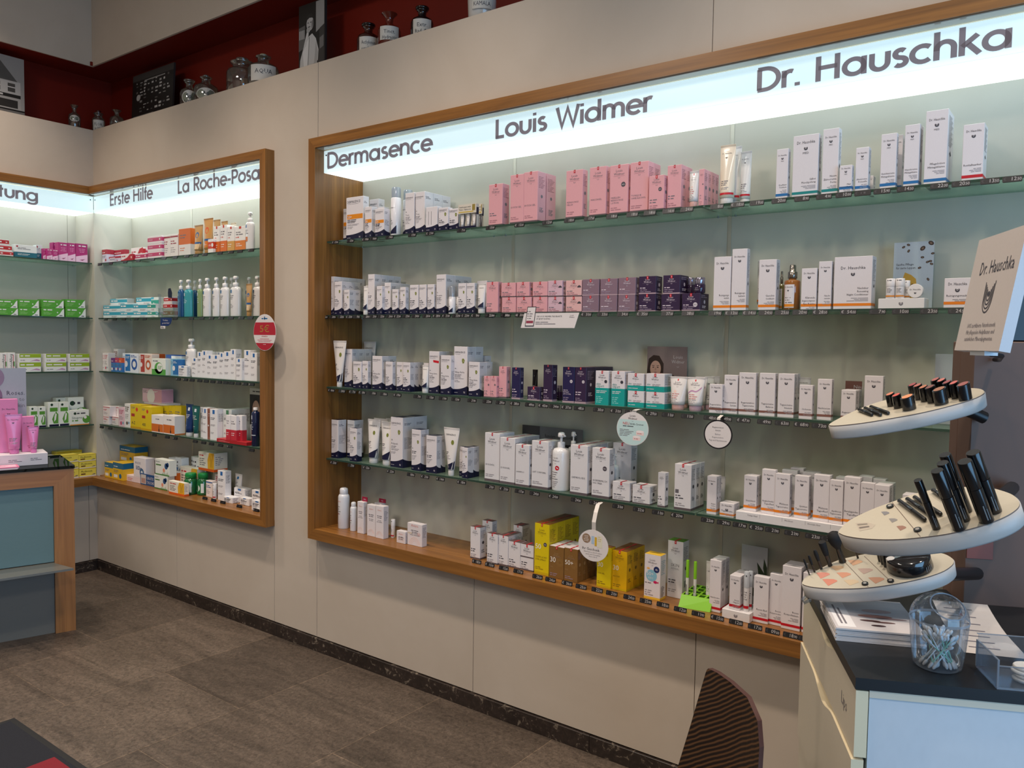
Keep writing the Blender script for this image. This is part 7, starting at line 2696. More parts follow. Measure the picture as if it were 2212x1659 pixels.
# oval voucher sign on the corner frame
root = empty('voucher_sign', (1.9262, -.0585, 1.6148))
mb = MB()
RX, RZ = .094, .0945
GOLD = mat((196, 150, 70), .35, .4)
CRIM = mat((178, 24, 48), .4)
mb.extrude([(RX * math.cos(2 * PI * i / 48), RZ * math.sin(2 * PI * i / 48)) for i in range(48)], (0, 0, 0), (1, 0, 0), (0, 0, 1), .002, mat((224, 216, 214), .4))
F = Face(mb, (0, 0, 0), (1, 0, 0), (0, 0, 1), 1, 1)
el = lambda z: RX * .985 * math.sqrt(max(0, 1 - (z / (RZ * .985)) ** 2))
for z0, z1 in ((-.0135, .052), (-.092, -.055)):
    n = 14
    L_ = [(-el(z0 + (z1 - z0) * i / n), z0 + (z1 - z0) * i / n) for i in range(n + 1)]
    F.poly([(-a, b) for a, b in L_] + L_[::-1], CRIM, 1)
F.text('5€', 0, .002, .036, GOLD, 'c', .11, 3, 1.5)
F.lines(-.045, .045, .075, 1, .01, STRIPE['blue'], .006, al='c')
F.poly([(-.004, .082), (.004, .082), (.004, .072), (.008, .072), (0, .064), (-.008, .072), (-.004, .072)][::-1], STRIPE['blue'], 3)
F.text('SPAREN', 0, -.024, .007, CRIM, 'c', .11, 3, 1.5)
F.lines(-.07, .07, -.032, 3, .007, mat((206, 120, 130), .5), .0025, al='c')
F.lines(-.02, .02, -.062, 1, .006, CARDW, .002, al='c')
mb.build('printed_oval', root)
tag(root, 'oval red and white five euro sign on the corner frame post', 'sign')

# acrylic case with red boxes, its navy leaf header and the hanging question sign
root = empty('acrylic_case', (.765, .013, 1.7045))
mb = MB()
mb.box(0, 0, 0, .215, .002, .055, CLEAR)
mb.box(0, .002, 0, .002, .020, .14, CLEAR)
mb.box(.213, .002, 0, .215, .020, .14, CLEAR)
mb.build('case_wall', root)
m2 = MB()
m2.extrude([(.010, .0), (.05, -.002), (.052, .03), (.035, .058), (.012, .055), (.008, .03)], (.105, .0005, .115), (1, 0, 0), (0, 0, 1), .0015, NAVY)
m2.build('leaf_header', root)
tag(root, 'clear case with navy leaf header around small red boxes', 'display')
root = empty('shelf_card_sign', (.8085, .004, 1.650))
mb = MB()
mb.extrude([(0, 0), (.085, 0), (.112, .012), (.124, .030), (.127, .0495), (0, .0495)], (0, 0, 0), (1, 0, 0), (0, 0, 1), .0012, mat((22, 46, 104), .4))
F = Face(mb, (0, 0, 0), (1, 0, 0), (0, 0, 1), .127, .05)
F.text('Trockene,', .056, .030, .010, CARDW, 'c', .06)
F.text('gereizte Haut?', .060, .013, .010, CARDW, 'c', .09)
mb.build('printed_card', root)
m2 = MB()
m2.box(0, 0, -.0165, .053, .0012, -.0002, CARDW)
G = Face(m2, (0, 0, -.0165), (1, 0, 0), (0, 0, 1), .053, .0165)
G.lines(.008, .045, .012, 2, .005, INK, .003)
m2.build('foot_tab', root)
m3 = MB()
m3.box(.02, .0012, .046, .09, .018, .0475, mat((22, 46, 104), .4))
m3.build('clip', root)
tag(root, 'navy card with white question hanging under the clear case', 'sign')

# green tester stand with two pencils
root = empty('tester_stand', (4.2455, .030, .6426))
GREEN = mat((132, 196, 36), .4)
mb = MB()
W_, D_, H_ = .113, .125, .046
mb.add([(0, -.018, 0), (W_, 0, 0), (W_, D_, 0), (0, D_, 0), (0, .008, H_ - .006), (W_, .022, H_ - .006), (W_, D_, H_ + .004), (0, D_, H_ + .004)], [(3, 2, 1, 0), (0, 1, 5, 4), (1, 2, 6, 5), (2, 3, 7, 6), (3, 0, 4, 7)], GREEN)
nx, ny = 4, 4
a0, b0 = Vector((0, .008, H_ - .006)), Vector((0, D_, H_ + .004))
a1, b1 = Vector((W_, .022, H_ - .006)), Vector((W_, D_, H_ + .004))
pt = lambda u, v: (a0 * (1 - u) + a1 * u) * (1 - v) + (b0 * (1 - u) + b1 * u) * v
DG = mat((70, 120, 20), .5)
for i in range(nx):
    for j in range(ny):
        u0, u1, v0, v1 = i / nx, (i + 1) / nx, j / ny, (j + 1) / ny
        iu, iv = .14 / nx, .14 / ny
        O_ = [pt(u0, v0), pt(u1, v0), pt(u1, v1), pt(u0, v1)]
        I_ = [pt(u0 + iu, v0 + iv), pt(u1 - iu, v0 + iv), pt(u1 - iu, v1 - iv), pt(u0 + iu, v1 - iv)]
        B_ = [p - Vector((0, 0, .03)) for p in I_]
        for q in range(4):
            r_ = (q + 1) % 4
            mb.poly([O_[q], O_[r_], I_[r_], I_[q]], GREEN)
            mb.poly([I_[q], I_[r_], B_[r_], B_[q]], DG)
        mb.poly(B_, DG)
fo = Vector((0, -.018, 0))
fu = (Vector((W_, 0, 0)) - fo).normalized()
fv = (a0 - fo).normalized()
F = Face(mb, fo, fu, (fv - fu * fv.dot(fu)).normalized(), W_, H_)
F.text('SKIN', W_ * .52, H_ * .46, H_ * .30, mat((60, 80, 40), .5), 'c', W_ * .4)
F.text('APPEAL', W_ * .52, H_ * .14, H_ * .20, mat((60, 80, 40), .5), 'c', W_ * .36)
mb.build('rack_body', root)
tag(root, 'bright green tester stand with square holes on the oak sill', 'display')
for i, (u, v, z) in enumerate(((.125, .125, .8075), (.625 - .25, .125, .806))):
    p = pt(u, v)
    r_ = empty('tester_pencil', (4.2455 + p.x, .030 + p.y, .642 + p.z - .028))
    L_ = z - (.642 + p.z - .028)
    m1 = MB()
    m1.lathe([(.0050, 0), (.0055, .001), (.0055, L_ * .58)], mat((228, 228, 222), .4), 16)
    Fc = cyl_face(m1, .0055, 0, 0, .011, L_)
    Fc.rect(.002, L_ * .25, .006, L_ * .42, INK2, 2)
    m1.build('barrel', r_)
    m2 = MB()
    m2.lathe([(.0057, L_ * .582), (.0057, L_ * .985), (.005, L_)], GREEN, 16)
    m2.build('cap', r_)
    tag(r_, ('white tester pencil with green cap, nearer the oak end' if i == 0 else 'white tester pencil with green cap, nearer the red-striped cartons'), 'pencil', 'tester pencils in the green stand')

# clear stand of the slim white lip stick
# ------------------------------------------------------------------ apothecary ledge: old bottles and black-and-white photographs
OLDGLASS = clear_mat('old_clear_glass', (226, 232, 222), .35, .05, (200, 205, 195), .06)
BROWNG = mat((58, 22, 14), .08, coat=.5)
BLACKG = mat((22, 12, 12), .08, coat=.5)
REDG = mat((96, 34, 22), .08, coat=.5)
OLDLAB = mat((206, 200, 190), .6)


def bottle(x, y, w, h, glass, neck, label, text, lab, stopper=None):
    r = w / 2
    root = empty('apothecary_bottle', (x, y, 2.9402))
    m1 = MB()
    if neck == 'flare':
        prof = [(r * .92, 0), (r, .004), (r, h * .52), (r * .88, h * .62), (r * .42, h * .70), (r * .30, h * .76), (r * .34, h * .88), (r * .66, h * .99), (r * .68, h)]
    elif neck == 'jar':
        prof = [(r * .95, 0), (r, .005), (r, h * .55), (r * .9, h * .63), (r * .62, h * .68), (r * .60, h * .78), (r * .76, h * .82), (r * .76, h * .85)]
    else:
        prof = [(r * .95, 0), (r, .005), (r, h * .52), (r * .9, h * .62), (r * .48, h * .71), (r * .36, h * .75), (r * .36, h * .86), (r * .50, h * .885), (r * .50, h * .91)]
    m1.lathe(prof, glass, 28)
    m1.build('bottle_body', root)
    if neck != 'flare':
        m2 = MB()
        if neck == 'ball':
            m2.lathe([(r * .30, h * .90), (r * .22, h * .915)] + [(r * .26 * math.cos(a) + .0001, h * .955 + h * .045 * math.sin(a)) for a in (-1.2, -.6, 0, .6, 1.2, 1.55)], stopper or glass, 18)
        elif neck == 'jar':
            m2.lathe([(r * .60, h * .855), (r * .66, h * .865), (r * .40, h * .88)] + [(r * .42 * math.cos(a) + .0001, h * .94 + h * .055 * math.sin(a)) for a in (-.9, -.3, .3, .9, 1.5)], stopper or glass, 18)
        else:
            m2.lathe([(r * .32, h * .91), (r * .60, h * .935), (r * .60, h * .985), (r * .45, h)], stopper or glass, 18)
        m2.build('stopper', root)
    if label:
        m3 = MB()
        z0, z1 = h * label[0], h * label[1]
        ang = math.degrees(math.atan2(-2.617 - y, 5.454 - x))
        if label[2] == 'oval':
            n = 22
            vs = [(0, 0)] + [(math.cos(2 * PI * i / n), math.sin(2 * PI * i / n)) for i in range(n)]
            P_ = [((r + .0008) * math.cos(math.radians(ang + a * 48)), (r + .0008) * math.sin(math.radians(ang + a * 48)), (z0 + z1) / 2 + b * (z1 - z0) / 2) for a, b in vs]
            m3.add(P_, [(0, 1 + i, 1 + (i + 1) % n) for i in range(n)], OLDLAB)
        else:
            m3.band(r, z0, z1, ang - 50, ang + 50, OLDLAB, .0008, 12)

        def fn(a, b):
            t = math.radians(ang) + a / r
            return (r * math.cos(t), r * math.sin(t), b), Vector((math.cos(t), math.sin(t), 0))
        C_ = CurvFace(m3, lambda a, b: ((fn(a, b)[0][0] * (1 + .001 / r), fn(a, b)[0][1] * (1 + .001 / r), b), fn(a, b)[1]), w, h)
        for i, t in enumerate(text):
            s = (z1 - z0) * .62 / max(2, len(text))
            C_.text(t, 0, z1 - (z1 - z0) * .22 - s - i * s * 1.35, s * .9, INK, 'c', r * 1.25, 2)
        m3.build('paper_label', root)
    return tag(root, lab, 'bottle', None)


Y_ = .10
bottle(-.10, -.07, .072, .160, OLDGLASS, 'flare', (.30, .56, 'oval'), ['Sol.', 'Naphthol', '1 %'], 'flared clear old bottle with oval label above the counter niche')
bottle(-.045, .06, .080, .152, OLDGLASS, 'jar', (.05, .52, 'rect'), ['FLOR.', 'AGENI.'], 'old clear jar with broad white label in the ledge corner', mat((70, 24, 18), .1, coat=.5))
bottle(.150, .085, .085, .125, OLDGLASS, 'flare', None, [], 'low flared clear bottle tucked beside the dark shop photograph')
bottle(.98, Y_, .108, .176, OLDGLASS, 'knob', (.10, .58, 'oval'), ['Sp.', 'VINI'], 'clear old bottle with oval label, smaller of the pair next the shop photograph')
bottle(1.115, .125, .140, .188, OLDGLASS, 'ball', (.12, .50, 'oval'), ['Aq.'], 'clear round-shouldered bottle with ball stopper behind oval-labelled one')
bottle(1.509, Y_, .170, .203, OLDGLASS, 'jar', None, [], 'wide clear bottle without label on the red ledge')
bottle(1.700, Y_, .165, .184, OLDGLASS, 'ball', (.10, .56, 'rect'), ['AQUA'], 'wide clear bottle with ball stopper next the portrait photograph', mat((150, 140, 110), .15))
bottle(2.524, Y_, .110, .160, BROWNG, 'knob', (.10, .52, 'rect'), ['Aethylenum', 'oxydatum'], 'dark brown bottle with white label, first after the portrait photograph', BLACKG)
bottle(2.666, Y_, .110, .175, REDG, 'flare', (.22, .58, 'rect'), ['Tinct.', 'Hydrastis'], 'reddish brown flared bottle between the two dark ones')
bottle(2.877, Y_, .104, .157, BLACKG, 'knob', (.14, .56, 'rect'), ['Extr.', 'Rad. fld.'], 'black stoppered bottle with white label on the red ledge', BLACKG)
root = empty('apothecary_jar', (3.227, Y_, 2.9402))
PORC = mat((206, 204, 200), .15, coat=.5)
m1 = MB()
m1.lathe([(.045, 0), (.050, .006), (.046, .012), (.058, .03), (.062, .10), (.058, .118), (.050, .124)], PORC, 28)
m1.build('jar_body', root)
m2 = MB()
m2.lathe([(.054, .1245), (.056, .130), (.030, .146), (.012, .150), (.014, .160), (.004, .166)], PORC, 24)
m2.build('lid', root)
m3 = MB()
ang = math.degrees(math.atan2(-2.717, 2.227))
C_ = CurvFace(m3, lambda a, b: ((.0625 * math.cos(math.radians(ang) + a / .0625), .0625 * math.sin(math.radians(ang) + a / .0625), b), Vector((math.cos(math.radians(ang) + a / .0625), math.sin(math.radians(ang) + a / .0625), 0))), .1, .15)
C_.rect(-.045, .045, .045, .095, OLDLAB, 1)
C_.text('KAMALA', 0, .060, .018, INK, 'c', .075, 2)
for z in (.046, .093):
    C_.rect(-.045, z, .045, z + .0015, INK, 2)
m3.build('label', root)
tag(root, 'white porcelain jar with black lettering on the red ledge', 'jar')


def photo_board(name, w, h, loc, rot, draw, lab):
    mb = MB()
    mb.box(0, 0, 0, w, .012, h, mat((40, 38, 38), .5))
    F = Face(mb, (0, 0, 0), (1, 0, 0), (0, 0, 1), w, h)
    draw(F, w, h)
    o = mb.build(name, None, loc, rot)
    return tag(o, lab, 'photograph')


g = lambda v: mat((v, v - 2 if v > 2 else v, v - 4 if v > 4 else v), .4)


def ph_house(F, w, h):
    F.rect(0, 0, w, h, g(150), 1)
    F.poly([(0, h * .60), (w * .93, h * .60), (w * .74, h * .93), (0, h * .93)], g(84), 2)
    F.rect(0, h * .38, w * .96, h * .60, g(178), 2)
    for i in range(6):
        a = w * (.08 + .15 * i)
        F.rect(a, h * .42, a + w * .075, h * .56, g(70), 3)
        F.rect(a, h * .49, a + w * .075, h * .505, g(210), 4)
    F.rect(0, h * .33, w * .96, h * .385, g(30), 3)
    for i in range(9):
        F.rect(w * (.05 + .085 * i), h * .345, w * (.10 + .085 * i), h * .372, g(196), 4)
    F.rect(0, h * .13, w * .96, h * .33, g(160), 2)
    for a, b in ((.03, .22), (.50, .64), (.70, .93)):
        F.rect(w * a, h * .16, w * b, h * .29, g(44), 3)
    F.rect(w * .28, h * .13, w * .42, h * .30, g(36), 3)
    F.rect(0, 0, w, h * .13, g(106), 3)
    F.rect(0, h * .115, w, h * .14, g(22), 4)
    F.disc(w * .15, h * .13, w * .12, g(170), 5, 14, h * .035)


def ph_shop(F, w, h):
    F.rect(0, 0, w, h, g(26), 1)
    F.rect(0, h * .88, w, h, g(60), 2)
    rnd = random.Random(5)
    for i in range(9):
        for j in range(10):
            if rnd.random() < .62:
                a, b = w * (.10 + .095 * i), h * (.28 + .06 * j)
                F.rect(a, b, a + w * rnd.uniform(.02, .07), b + h * rnd.uniform(.015, .04), g(rnd.choice((90, 130, 170, 190))), 2)
    F.rect(w * .30, h * .84, w * .80, h * .86, g(150), 3)
    F.disc(w * .16, h * .56, w * .05, g(176), 3, 12, h * .06)
    F.rect(w * .05, h * .20, w * .55, h * .22, g(110), 3)
    F.rect(w * .33, h * .02, w * .34, h * .20, g(120), 3)


def ph_man(F, w, h):
    q = lambda c, l, *p: F.poly([(w * a, h * b) for a, b in p], g(c), l)
    F.rect(0, 0, w, h, g(34), 1)
    q(150, 2, (.66, .58), (.97, .66), (.97, .99), (.66, .99))
    q(96, 2, (.0, .38), (.24, .42), (.24, .72), (.0, .70))
    for i in range(4):
        q(186, 3, (.02 + .055 * i, .54), (.05 + .055 * i, .54), (.05 + .055 * i, .66), (.02 + .055 * i, .66))
    q(60, 3, (.74, .12), (.97, .16), (.97, .66), (.80, .62))
    q(112, 4, (.80, .34), (.95, .37), (.95, .52), (.80, .49))
    q(196, 5, (.02, .02), (.26, .04), (.50, .12), (.74, .20), (.76, .34), (.66, .50), (.52, .58), (.38, .55), (.20, .44), (.06, .26))
    q(222, 6, (.16, .36), (.34, .50), (.46, .54), (.40, .30), (.34, .10), (.22, .06))
    q(150, 7, (.40, .54), (.44, .54), (.36, .08), (.33, .08))
    q(168, 7, (.66, .46), (.74, .30), (.70, .12), (.58, .10), (.62, .28))
    q(204, 8, (.20, .44), (.32, .62), (.40, .64), (.38, .56), (.28, .42))
    F.disc(w * .44, h * .72, w * .135, g(180), 9, 20, h * .095)
    q(120, 10, (.50, .64), (.575, .70), (.57, .78), (.50, .74))
    q(44, 10, (.30, .77), (.33, .83), (.44, .86), (.56, .83), (.60, .76), (.54, .79), (.42, .80))
    F.disc(w * .38, h * .64, w * .075, g(168), 11, 12, h * .04)
    for a in (.37, .47):
        F.disc(w * a, h * .735, w * .022, g(46), 11, 8, h * .008)
    q(96, 11, (.36, .685), (.46, .685), (.45, .672), (.37, .672))
    F.disc(w * .60, h * .13, w * .10, g(150), 9, 12, h * .04)
    q(30, 9, (.46, .05), (.72, .09), (.70, .03), (.46, .0))


o = photo_board('photograph_board', .56, .375, (-.12, -.925, 2.9402), PI / 2, ph_house, 'black-and-white photograph of a town house on the red ledge')
o = photo_board('photograph_board', .49, .345, (.235, .135, 2.9402), 0, ph_shop, 'dark black-and-white photograph of old shop shelving on the ledge')
o.rotation_euler = (math.radians(-3), 0, 0)
photo_board('photograph_board', .208, .375, (1.975, .12, 2.9402), 0, ph_man, 'black-and-white photograph of a person in white coat')

# ------------------------------------------------------------------ service counter


def counter_root():
    r = empty('service_counter', (1.05, -.635, 0))
    r.rotation_euler = (0, 0, math.atan2(.964, .266))
    return r


cr = counter_root()                              # local: x = along the front, -y = towards the shop floor
TEAL = mat((104, 132, 136), .25)
STEEL = mat((132, 132, 126), .38, .55)
L0 = -1.3
mb = MB()
mb.extrude([(L0, .791), (-.085, .791), (.010, .877), (L0, .877)], (0, 0, 0), (1, 0, 0), (0, 0, 1), .05, wood('counter_veneer_along', 0, (176, 122, 70), (146, 94, 50)))
mb.build('front_rail', cr)
mb = MB()
mb.extrude([(-.085, 0), (.010, 0), (.010, .877), (-.085, .791)], (0, 0, 0), (1, 0, 0), (0, 0, 1), .05, wood('counter_veneer_upright', 2, (178, 126, 74), (148, 98, 54)))
mb.build('end_post', cr)
mb = MB()
mb.box(L0, .020, .383, -.086, .030, .791, TEAL)
mb.build('frosted_panel', cr)
mb = MB()
mb.box(L0, .020, 0, -.086, .032, .366, mat((118, 118, 114), .5))
mb.build('kick_panel', cr)
mb = MB()
pts = [(L0, .03), (-.086, .03), (-.082, -.002), (-.022, -.155), (L0, -.19)]
mb.extrude(pts[::-1], (0, 0, .379), (1, 0, 0), (0, 1, 0), .011, STEEL)
mb.build('bag_ledge', cr)
mb = MB()
mb.box(L0, -.004, .8772, .014, .47, .8925, clear_mat('counter_glass', (70, 84, 80), .3, .02, (30, 38, 36), .5))
mb.build('glass_top', cr)
mb = MB()
mb.box(L0, .0502, 0, -.03, .45, .8765, wood('counter_veneer_end', 2, (150, 102, 58), (124, 80, 42)))
mb.build('carcass', cr)
tag(cr, 'wooden service counter with frosted teal panel and steel bag ledge', 'counter')


def on_counter(o, s, n, z):
    a = math.atan2(.964, .266)
    o.location = (1.05 + s * math.cos(a) - n * math.sin(a), -.635 + s * math.sin(a) + n * math.cos(a), z)
    o.rotation_euler = (0, 0, a)
    return o


ZC_ = .8928
mb = MB()
mb.cbox(0, 0, 0, .42, .17, .062, mat((214, 208, 214), .45), .0012)
F = Face(mb, (0, 0, 0), (1, 0, 0), (0, 0, 1), .42, .062)
F.lines(.24, .31, .034, 2, .008, INK2, .003)
F.lines(.34, .40, .038, 2, .008, INK2, .003)
tag(on_counter(mb.build('display_riser'), -.515, .115, ZC_), 'pale grey display step on the counter under pink goods', 'display stand')
PINKB = mat((222, 128, 178), .4)


def pink_box(w, d, h, lab, s, n):
    mb = MB()
    mb.cbox(0, 0, 0, w, d, h, PINKB, .001)
    F = Face(mb, (0, 0, 0), (1, 0, 0), (0, 0, 1), w, h)
    F.text('Dr. Hauschka', w * .5, h * .80, w * .12, INK, 'c', w * .7)
    emblem(F, w * .5, h * .72, w * .08, INK)
    F.lines(w * .4, w * .9, h * .22, 3, .009, mat((150, 60, 110), .5), .003, al='r')
    tag(on_counter(mb.build('cosmetics_box'), s, n, ZC_ + .0625), lab, 'box')


pink_box(.085, .05, .285, 'tall pink carton on the counter step', -.303, .215)
pink_box(.058, .04, .190, 'shorter pink carton on the counter step', -.203, .200)
for w, h, s, n, lab in ((.080, .208, -.284, .135, 'big pink cream tube before the tall pink carton'), (.052, .138, -.182, .135, 'small shiny pink cream tube on the counter step')):
    t = make_tube(w, w * .62, h, dict(c='pinkt', cap='pinkt', brand='H'))
    tag(on_counter(t, s, n, ZC_ + .0625), lab, 'tube')
# poster behind the pink goods
mb = MB()
mb.box(0, 0, 0, .30, .004, .51, mat((160, 162, 172), .4))
F = Face(mb, (0, 0, 0), (1, 0, 0), (0, 0, 1), .30, .51)
for i, (a, b, r_) in enumerate(((.06, .44, .09), (.12, .36, .07), (.03, .33, .08), (.14, .46, .06))):
    F.disc(a, b, r_ if a - r_ > 0 else a * .98, mat(((92, 70, 100), (120, 92, 120), (70, 54, 80), (140, 116, 142))[i], .5), 2 + i, 22)
F.text('Roses.', .292, .365, .024, INK, 'r')
F.text('Power to', .292, .331, .022, INK2, 'r')
F.text('your skin', .292, .298, .022, INK2, 'r')
m_ = on_counter(mb.build('promotion_poster'), -.470, .290, ZC_)
tag(m_, 'grey poster with blurred purple roses standing on the counter', 'poster')
for i in range(3):
    mb = MB()
    mb.box(0, 0, 0, .15, .10, .004, mat((228, 206, 214) if i < 2 else (214, 110, 150), .45))
    F = Face(mb, (0, 0, .004), (1, 0, 0), (0, 1, 0), .15, .10)
    F.rect(.01, .01, .14, .09, mat((226, 176, 196), .45), 1)
    F.lines(.02, .12, .08, 3, .015, mat((190, 80, 120), .5), .005)
    tag(on_counter(mb.build('leaflet'), -.395 + .004 * i, .006, ZC_ + .0042 * i), 'pink and white leaflet, %s of the pile on the counter' % ('lowest', 'middle', 'topmost')[i], 'leaflet', 'leaflets on the counter')

# ------------------------------------------------------------------ floor mat with red figure
MAT_, nt, b = node_mat('black_mat_pile')
n_ = noise(nt, mapping(nt, (1, 1, 1)).outputs[0], 500, 3, .7)
nt.links.new(ramp(nt, n_.outputs['Fac'], [(.3, (16, 18, 26)), (.7, (34, 36, 46))]).outputs[0], b.inputs['Base Color'])
b.inputs['Roughness'].default_value = .95
bump(nt, b, n_.outputs['Fac'], .6, .004)
REDP, nt, b = node_mat('red_mat_pile')
n_ = noise(nt, mapping(nt, (1, 1, 1)).outputs[0], 500, 3, .7)
nt.links.new(ramp(nt, n_.outputs['Fac'], [(.3, (96, 14, 26)), (.7, (140, 26, 40))]).outputs[0], b.inputs['Base Color'])
b.inputs['Roughness'].default_value = .95
root = empty('door_mat', (1.895, -1.255, 0))
mb = MB()
mb.cbox(0.0, -1.0, 0, 1.5, 0, .006, mat((20, 20, 22), .7), .003)
mb.build('rubber_border', root)
mb = MB()
mb.box(.028, -.972, .0061, 1.472, -.028, .0095, MAT_)
mb.build('pile', root)
mb = MB()
mb.box(.462, -.34, .0096, .90, -.045, .0102, REDP)
mb.build('red_figure', root)
tag(root, 'black entrance mat with red figure on the stone floor', 'mat')

# ------------------------------------------------------------------ make-up stand
E1 = Vector((.9026, .4305, 0))
E2 = Vector((-.4305, .9026, 0))
CAB = Vector((5.116, -1.133, 0))
CA = math.atan2(.4305, .9026)
CREAM = mat((206, 196, 176), .42)
CREAM_IN = mat((222, 206, 172), .5)
SIDEW = mat((200, 204, 208), .32, coat=.3)
TAUPE = mat((98, 74, 62), .6)
TOPB = mat((20, 21, 24), .45)


def cab_obj(mb, name, parent=None):
    return mb.build(name, parent)


root = empty('makeup_cabinet', CAB, CA)
mb = MB()
mb.extrude([(-.002, -.003), (.62, -.003), (.62, .497), (.331, .497), (.331, .60), (-.002, .60)], (0, 0, 1.0), (1, 0, 0), (0, 1, 0), .021, TOPB)
mb.build('black_top', root)
mb = MB()
mb.box(.0235, .004, .03, .60, .495, .9785, SIDEW)
mb.box(.0235, .4951, .03, .329, .58, .9785, SIDEW)
mb.box(.03, .02, 0, .59, .49, .03, BLACK)
mb.build('body', root)
mb = MB()
mb.box(.0225, .0, .9650, .60, .0038, .9785, CREAM)
mb.build('side_edge', root)
for i, (z0, z1, out) in enumerate(((.855, .976, 0), (.617, .850, .004), (.375, .612, 0), (.09, .370, 0))):
    dr = MB()
    d0, d1, dip = .20, .37, .020
    top = [(.575, z1), (d1 + .03, z1)] + [(d1 + .03 - (d1 - d0 + .06) * k / 12, z1 - dip * .5 * (1 - math.cos(2 * PI * k / 12))) for k in range(1, 12)] + [(d0 - .03, z1), (.0, z1)]
    pts = [(.0, z0), (.575, z0)] + top
    o_ = Vector((-out, 0, 0))
    # outline in (e2, z) seen from the drawer face (normal -e1)
    dr.extrude([(-a, c_) for a, c_ in pts][::-1], o_, (0, -1, 0), (0, 0, 1), .021, CREAM, CREAM_IN)
    d_ = dr.build('drawer', root)
    if i == 0:
        lm = MB()
        F = Face(lm, (-out, .15, 0), (0, -1, 0), (0, 0, 1), .15, 1)
        F.text('Lips', .035, .905, .024, INK2, 'l')
        lm.build('lettering', d_)
tag(root, 'cream make-up cabinet with wavy drawer edges and black top', 'cabinet')

# column behind the cabinet with the black panel on top
root = empty('display_backboard', CAB, CA)
mb = MB()
mb.cbox(.335, .50, 0, .92, .585, 1.602, TAUPE, .002)
mb.build('board_panel', root)
mb = MB()
mb.cbox(.335, .5855, .0, .92, .64, 1.602, TAUPE, .002)
mb.build('rear_panel', root)
mb = MB()
mb.cbox(.41, .51, 1.6025, .92, .57, 1.80, BLACK, .003)
mb.build('black_screen', root)
tag(root, 'taupe upright board with black panel behind the make-up trays', 'display board')

# tilted name board in front of the column
b0 = CAB + E1 * .235 + E2 * .314
root = empty('name_board', (b0.x, b0.y, 1.5812), CA)
lean = math.radians(9.5)
upv = Vector((math.sin(lean), 0, math.cos(lean)))
mb = MB()
BW, BH = .230, .2275
mb.extrude([(0, 0), (BW, 0), (BW, BH), (0, BH)], (0, 0, 0), (0, -1, 0), upv, .019, mat((206, 196, 190), .5), mat((200, 202, 206), .45))
F = Face(mb, (0, 0, 0), (0, -1, 0), upv, BW, BH)
F.text('Dr. Hauschka', BW * .56, BH * .665, BH * .118, INK, 'c', BW * .71, 3)
cx, cz = BW * .52, BH * .47
for q, r_ in enumerate((.0080, .0125, .0170, .0215)):
    hgt = .012 + q * .005
    lean_ = .10 + .05 * q
    pts = [(cx - r_ * (1 + lean_ * .4), cz + hgt)] + [(cx + r_ * math.cos(math.radians(a)), cz - .002 * q + r_ * 1.25 * math.sin(math.radians(a))) for a in range(180, 361, 12)] + [(cx + r_ * (1 + lean_ * .4), cz + hgt)]
    for quad in ribbon(pts, .0027):
        F.poly([(p.x, p.y) for p in quad], INK, 3)
F.disc(cx, cz + .003, .0055, INK, 3, 18)
for i, t in enumerate(('100% zertifizierte Naturkosmetik.', 'Mit pflegenden Heilpflanzen und', 'natürlichen Mineralpigmenten.')):
    F.text(t, BW * .20, BH * (.20 - i * .058), BH * .040, INK2, 'l', BW * .62)
mb.build('board', root)
mb = MB()
mb.box(.003, -.155, -.009, .026, -.08, -.0005, SIDEW)
mb.build('foot_bracket', root)
mb = MB()
mb.tube([(.0262, -.12, -.006), (.06, -.08, -.010), (.14, .15, -.02), (.14, .178, -.02)], .005, BLACK, 8)
mb.build('support_arm', root)
tag(root, 'tilted cream name board with concentric emblem above the trays', 'sign')

TN1, TA1, TB1 = Vector((-.1448, -.3151, .938)), Vector((.794, .5286, .3001)), Vector((-.5904, .7882, .1736))
TN2, TA2, TB2 = Vector((-.2659, -.3931, .8802)), Vector((.762, .4735, .4417)), Vector((-.5904, .7882, .1736))
TRAY_TOP = mat((184, 175, 156), .38)
RIM = mat((176, 170, 164), .42)
RIM_LINE = mat((110, 92, 82), .5)


class Tray:
    def __init__(s, P, n, a, b):
        s.P, s.n, s.a, s.b = Vector(P), n.normalized(), a.normalized(), b.normalized()

    def w(s, a, b, h=0.0):
        return s.P + s.a * a + s.b * b + s.n * h


def smooth(pts, k=4):
    out = []
    n = len(pts)
    for i in range(n):
        p0, p1, p2, p3 = (Vector(pts[(i + j) % n]) for j in (-1, 0, 1, 2))
        for q in range(k):
            t = q / k
            out.append(.5 * ((2 * p1) + (-p0 + p2) * t + (2 * p0 - 5 * p1 + 4 * p2 - p3) * t * t + (-p0 + 3 * p1 - 3 * p2 + p3) * t ** 3))
    return out


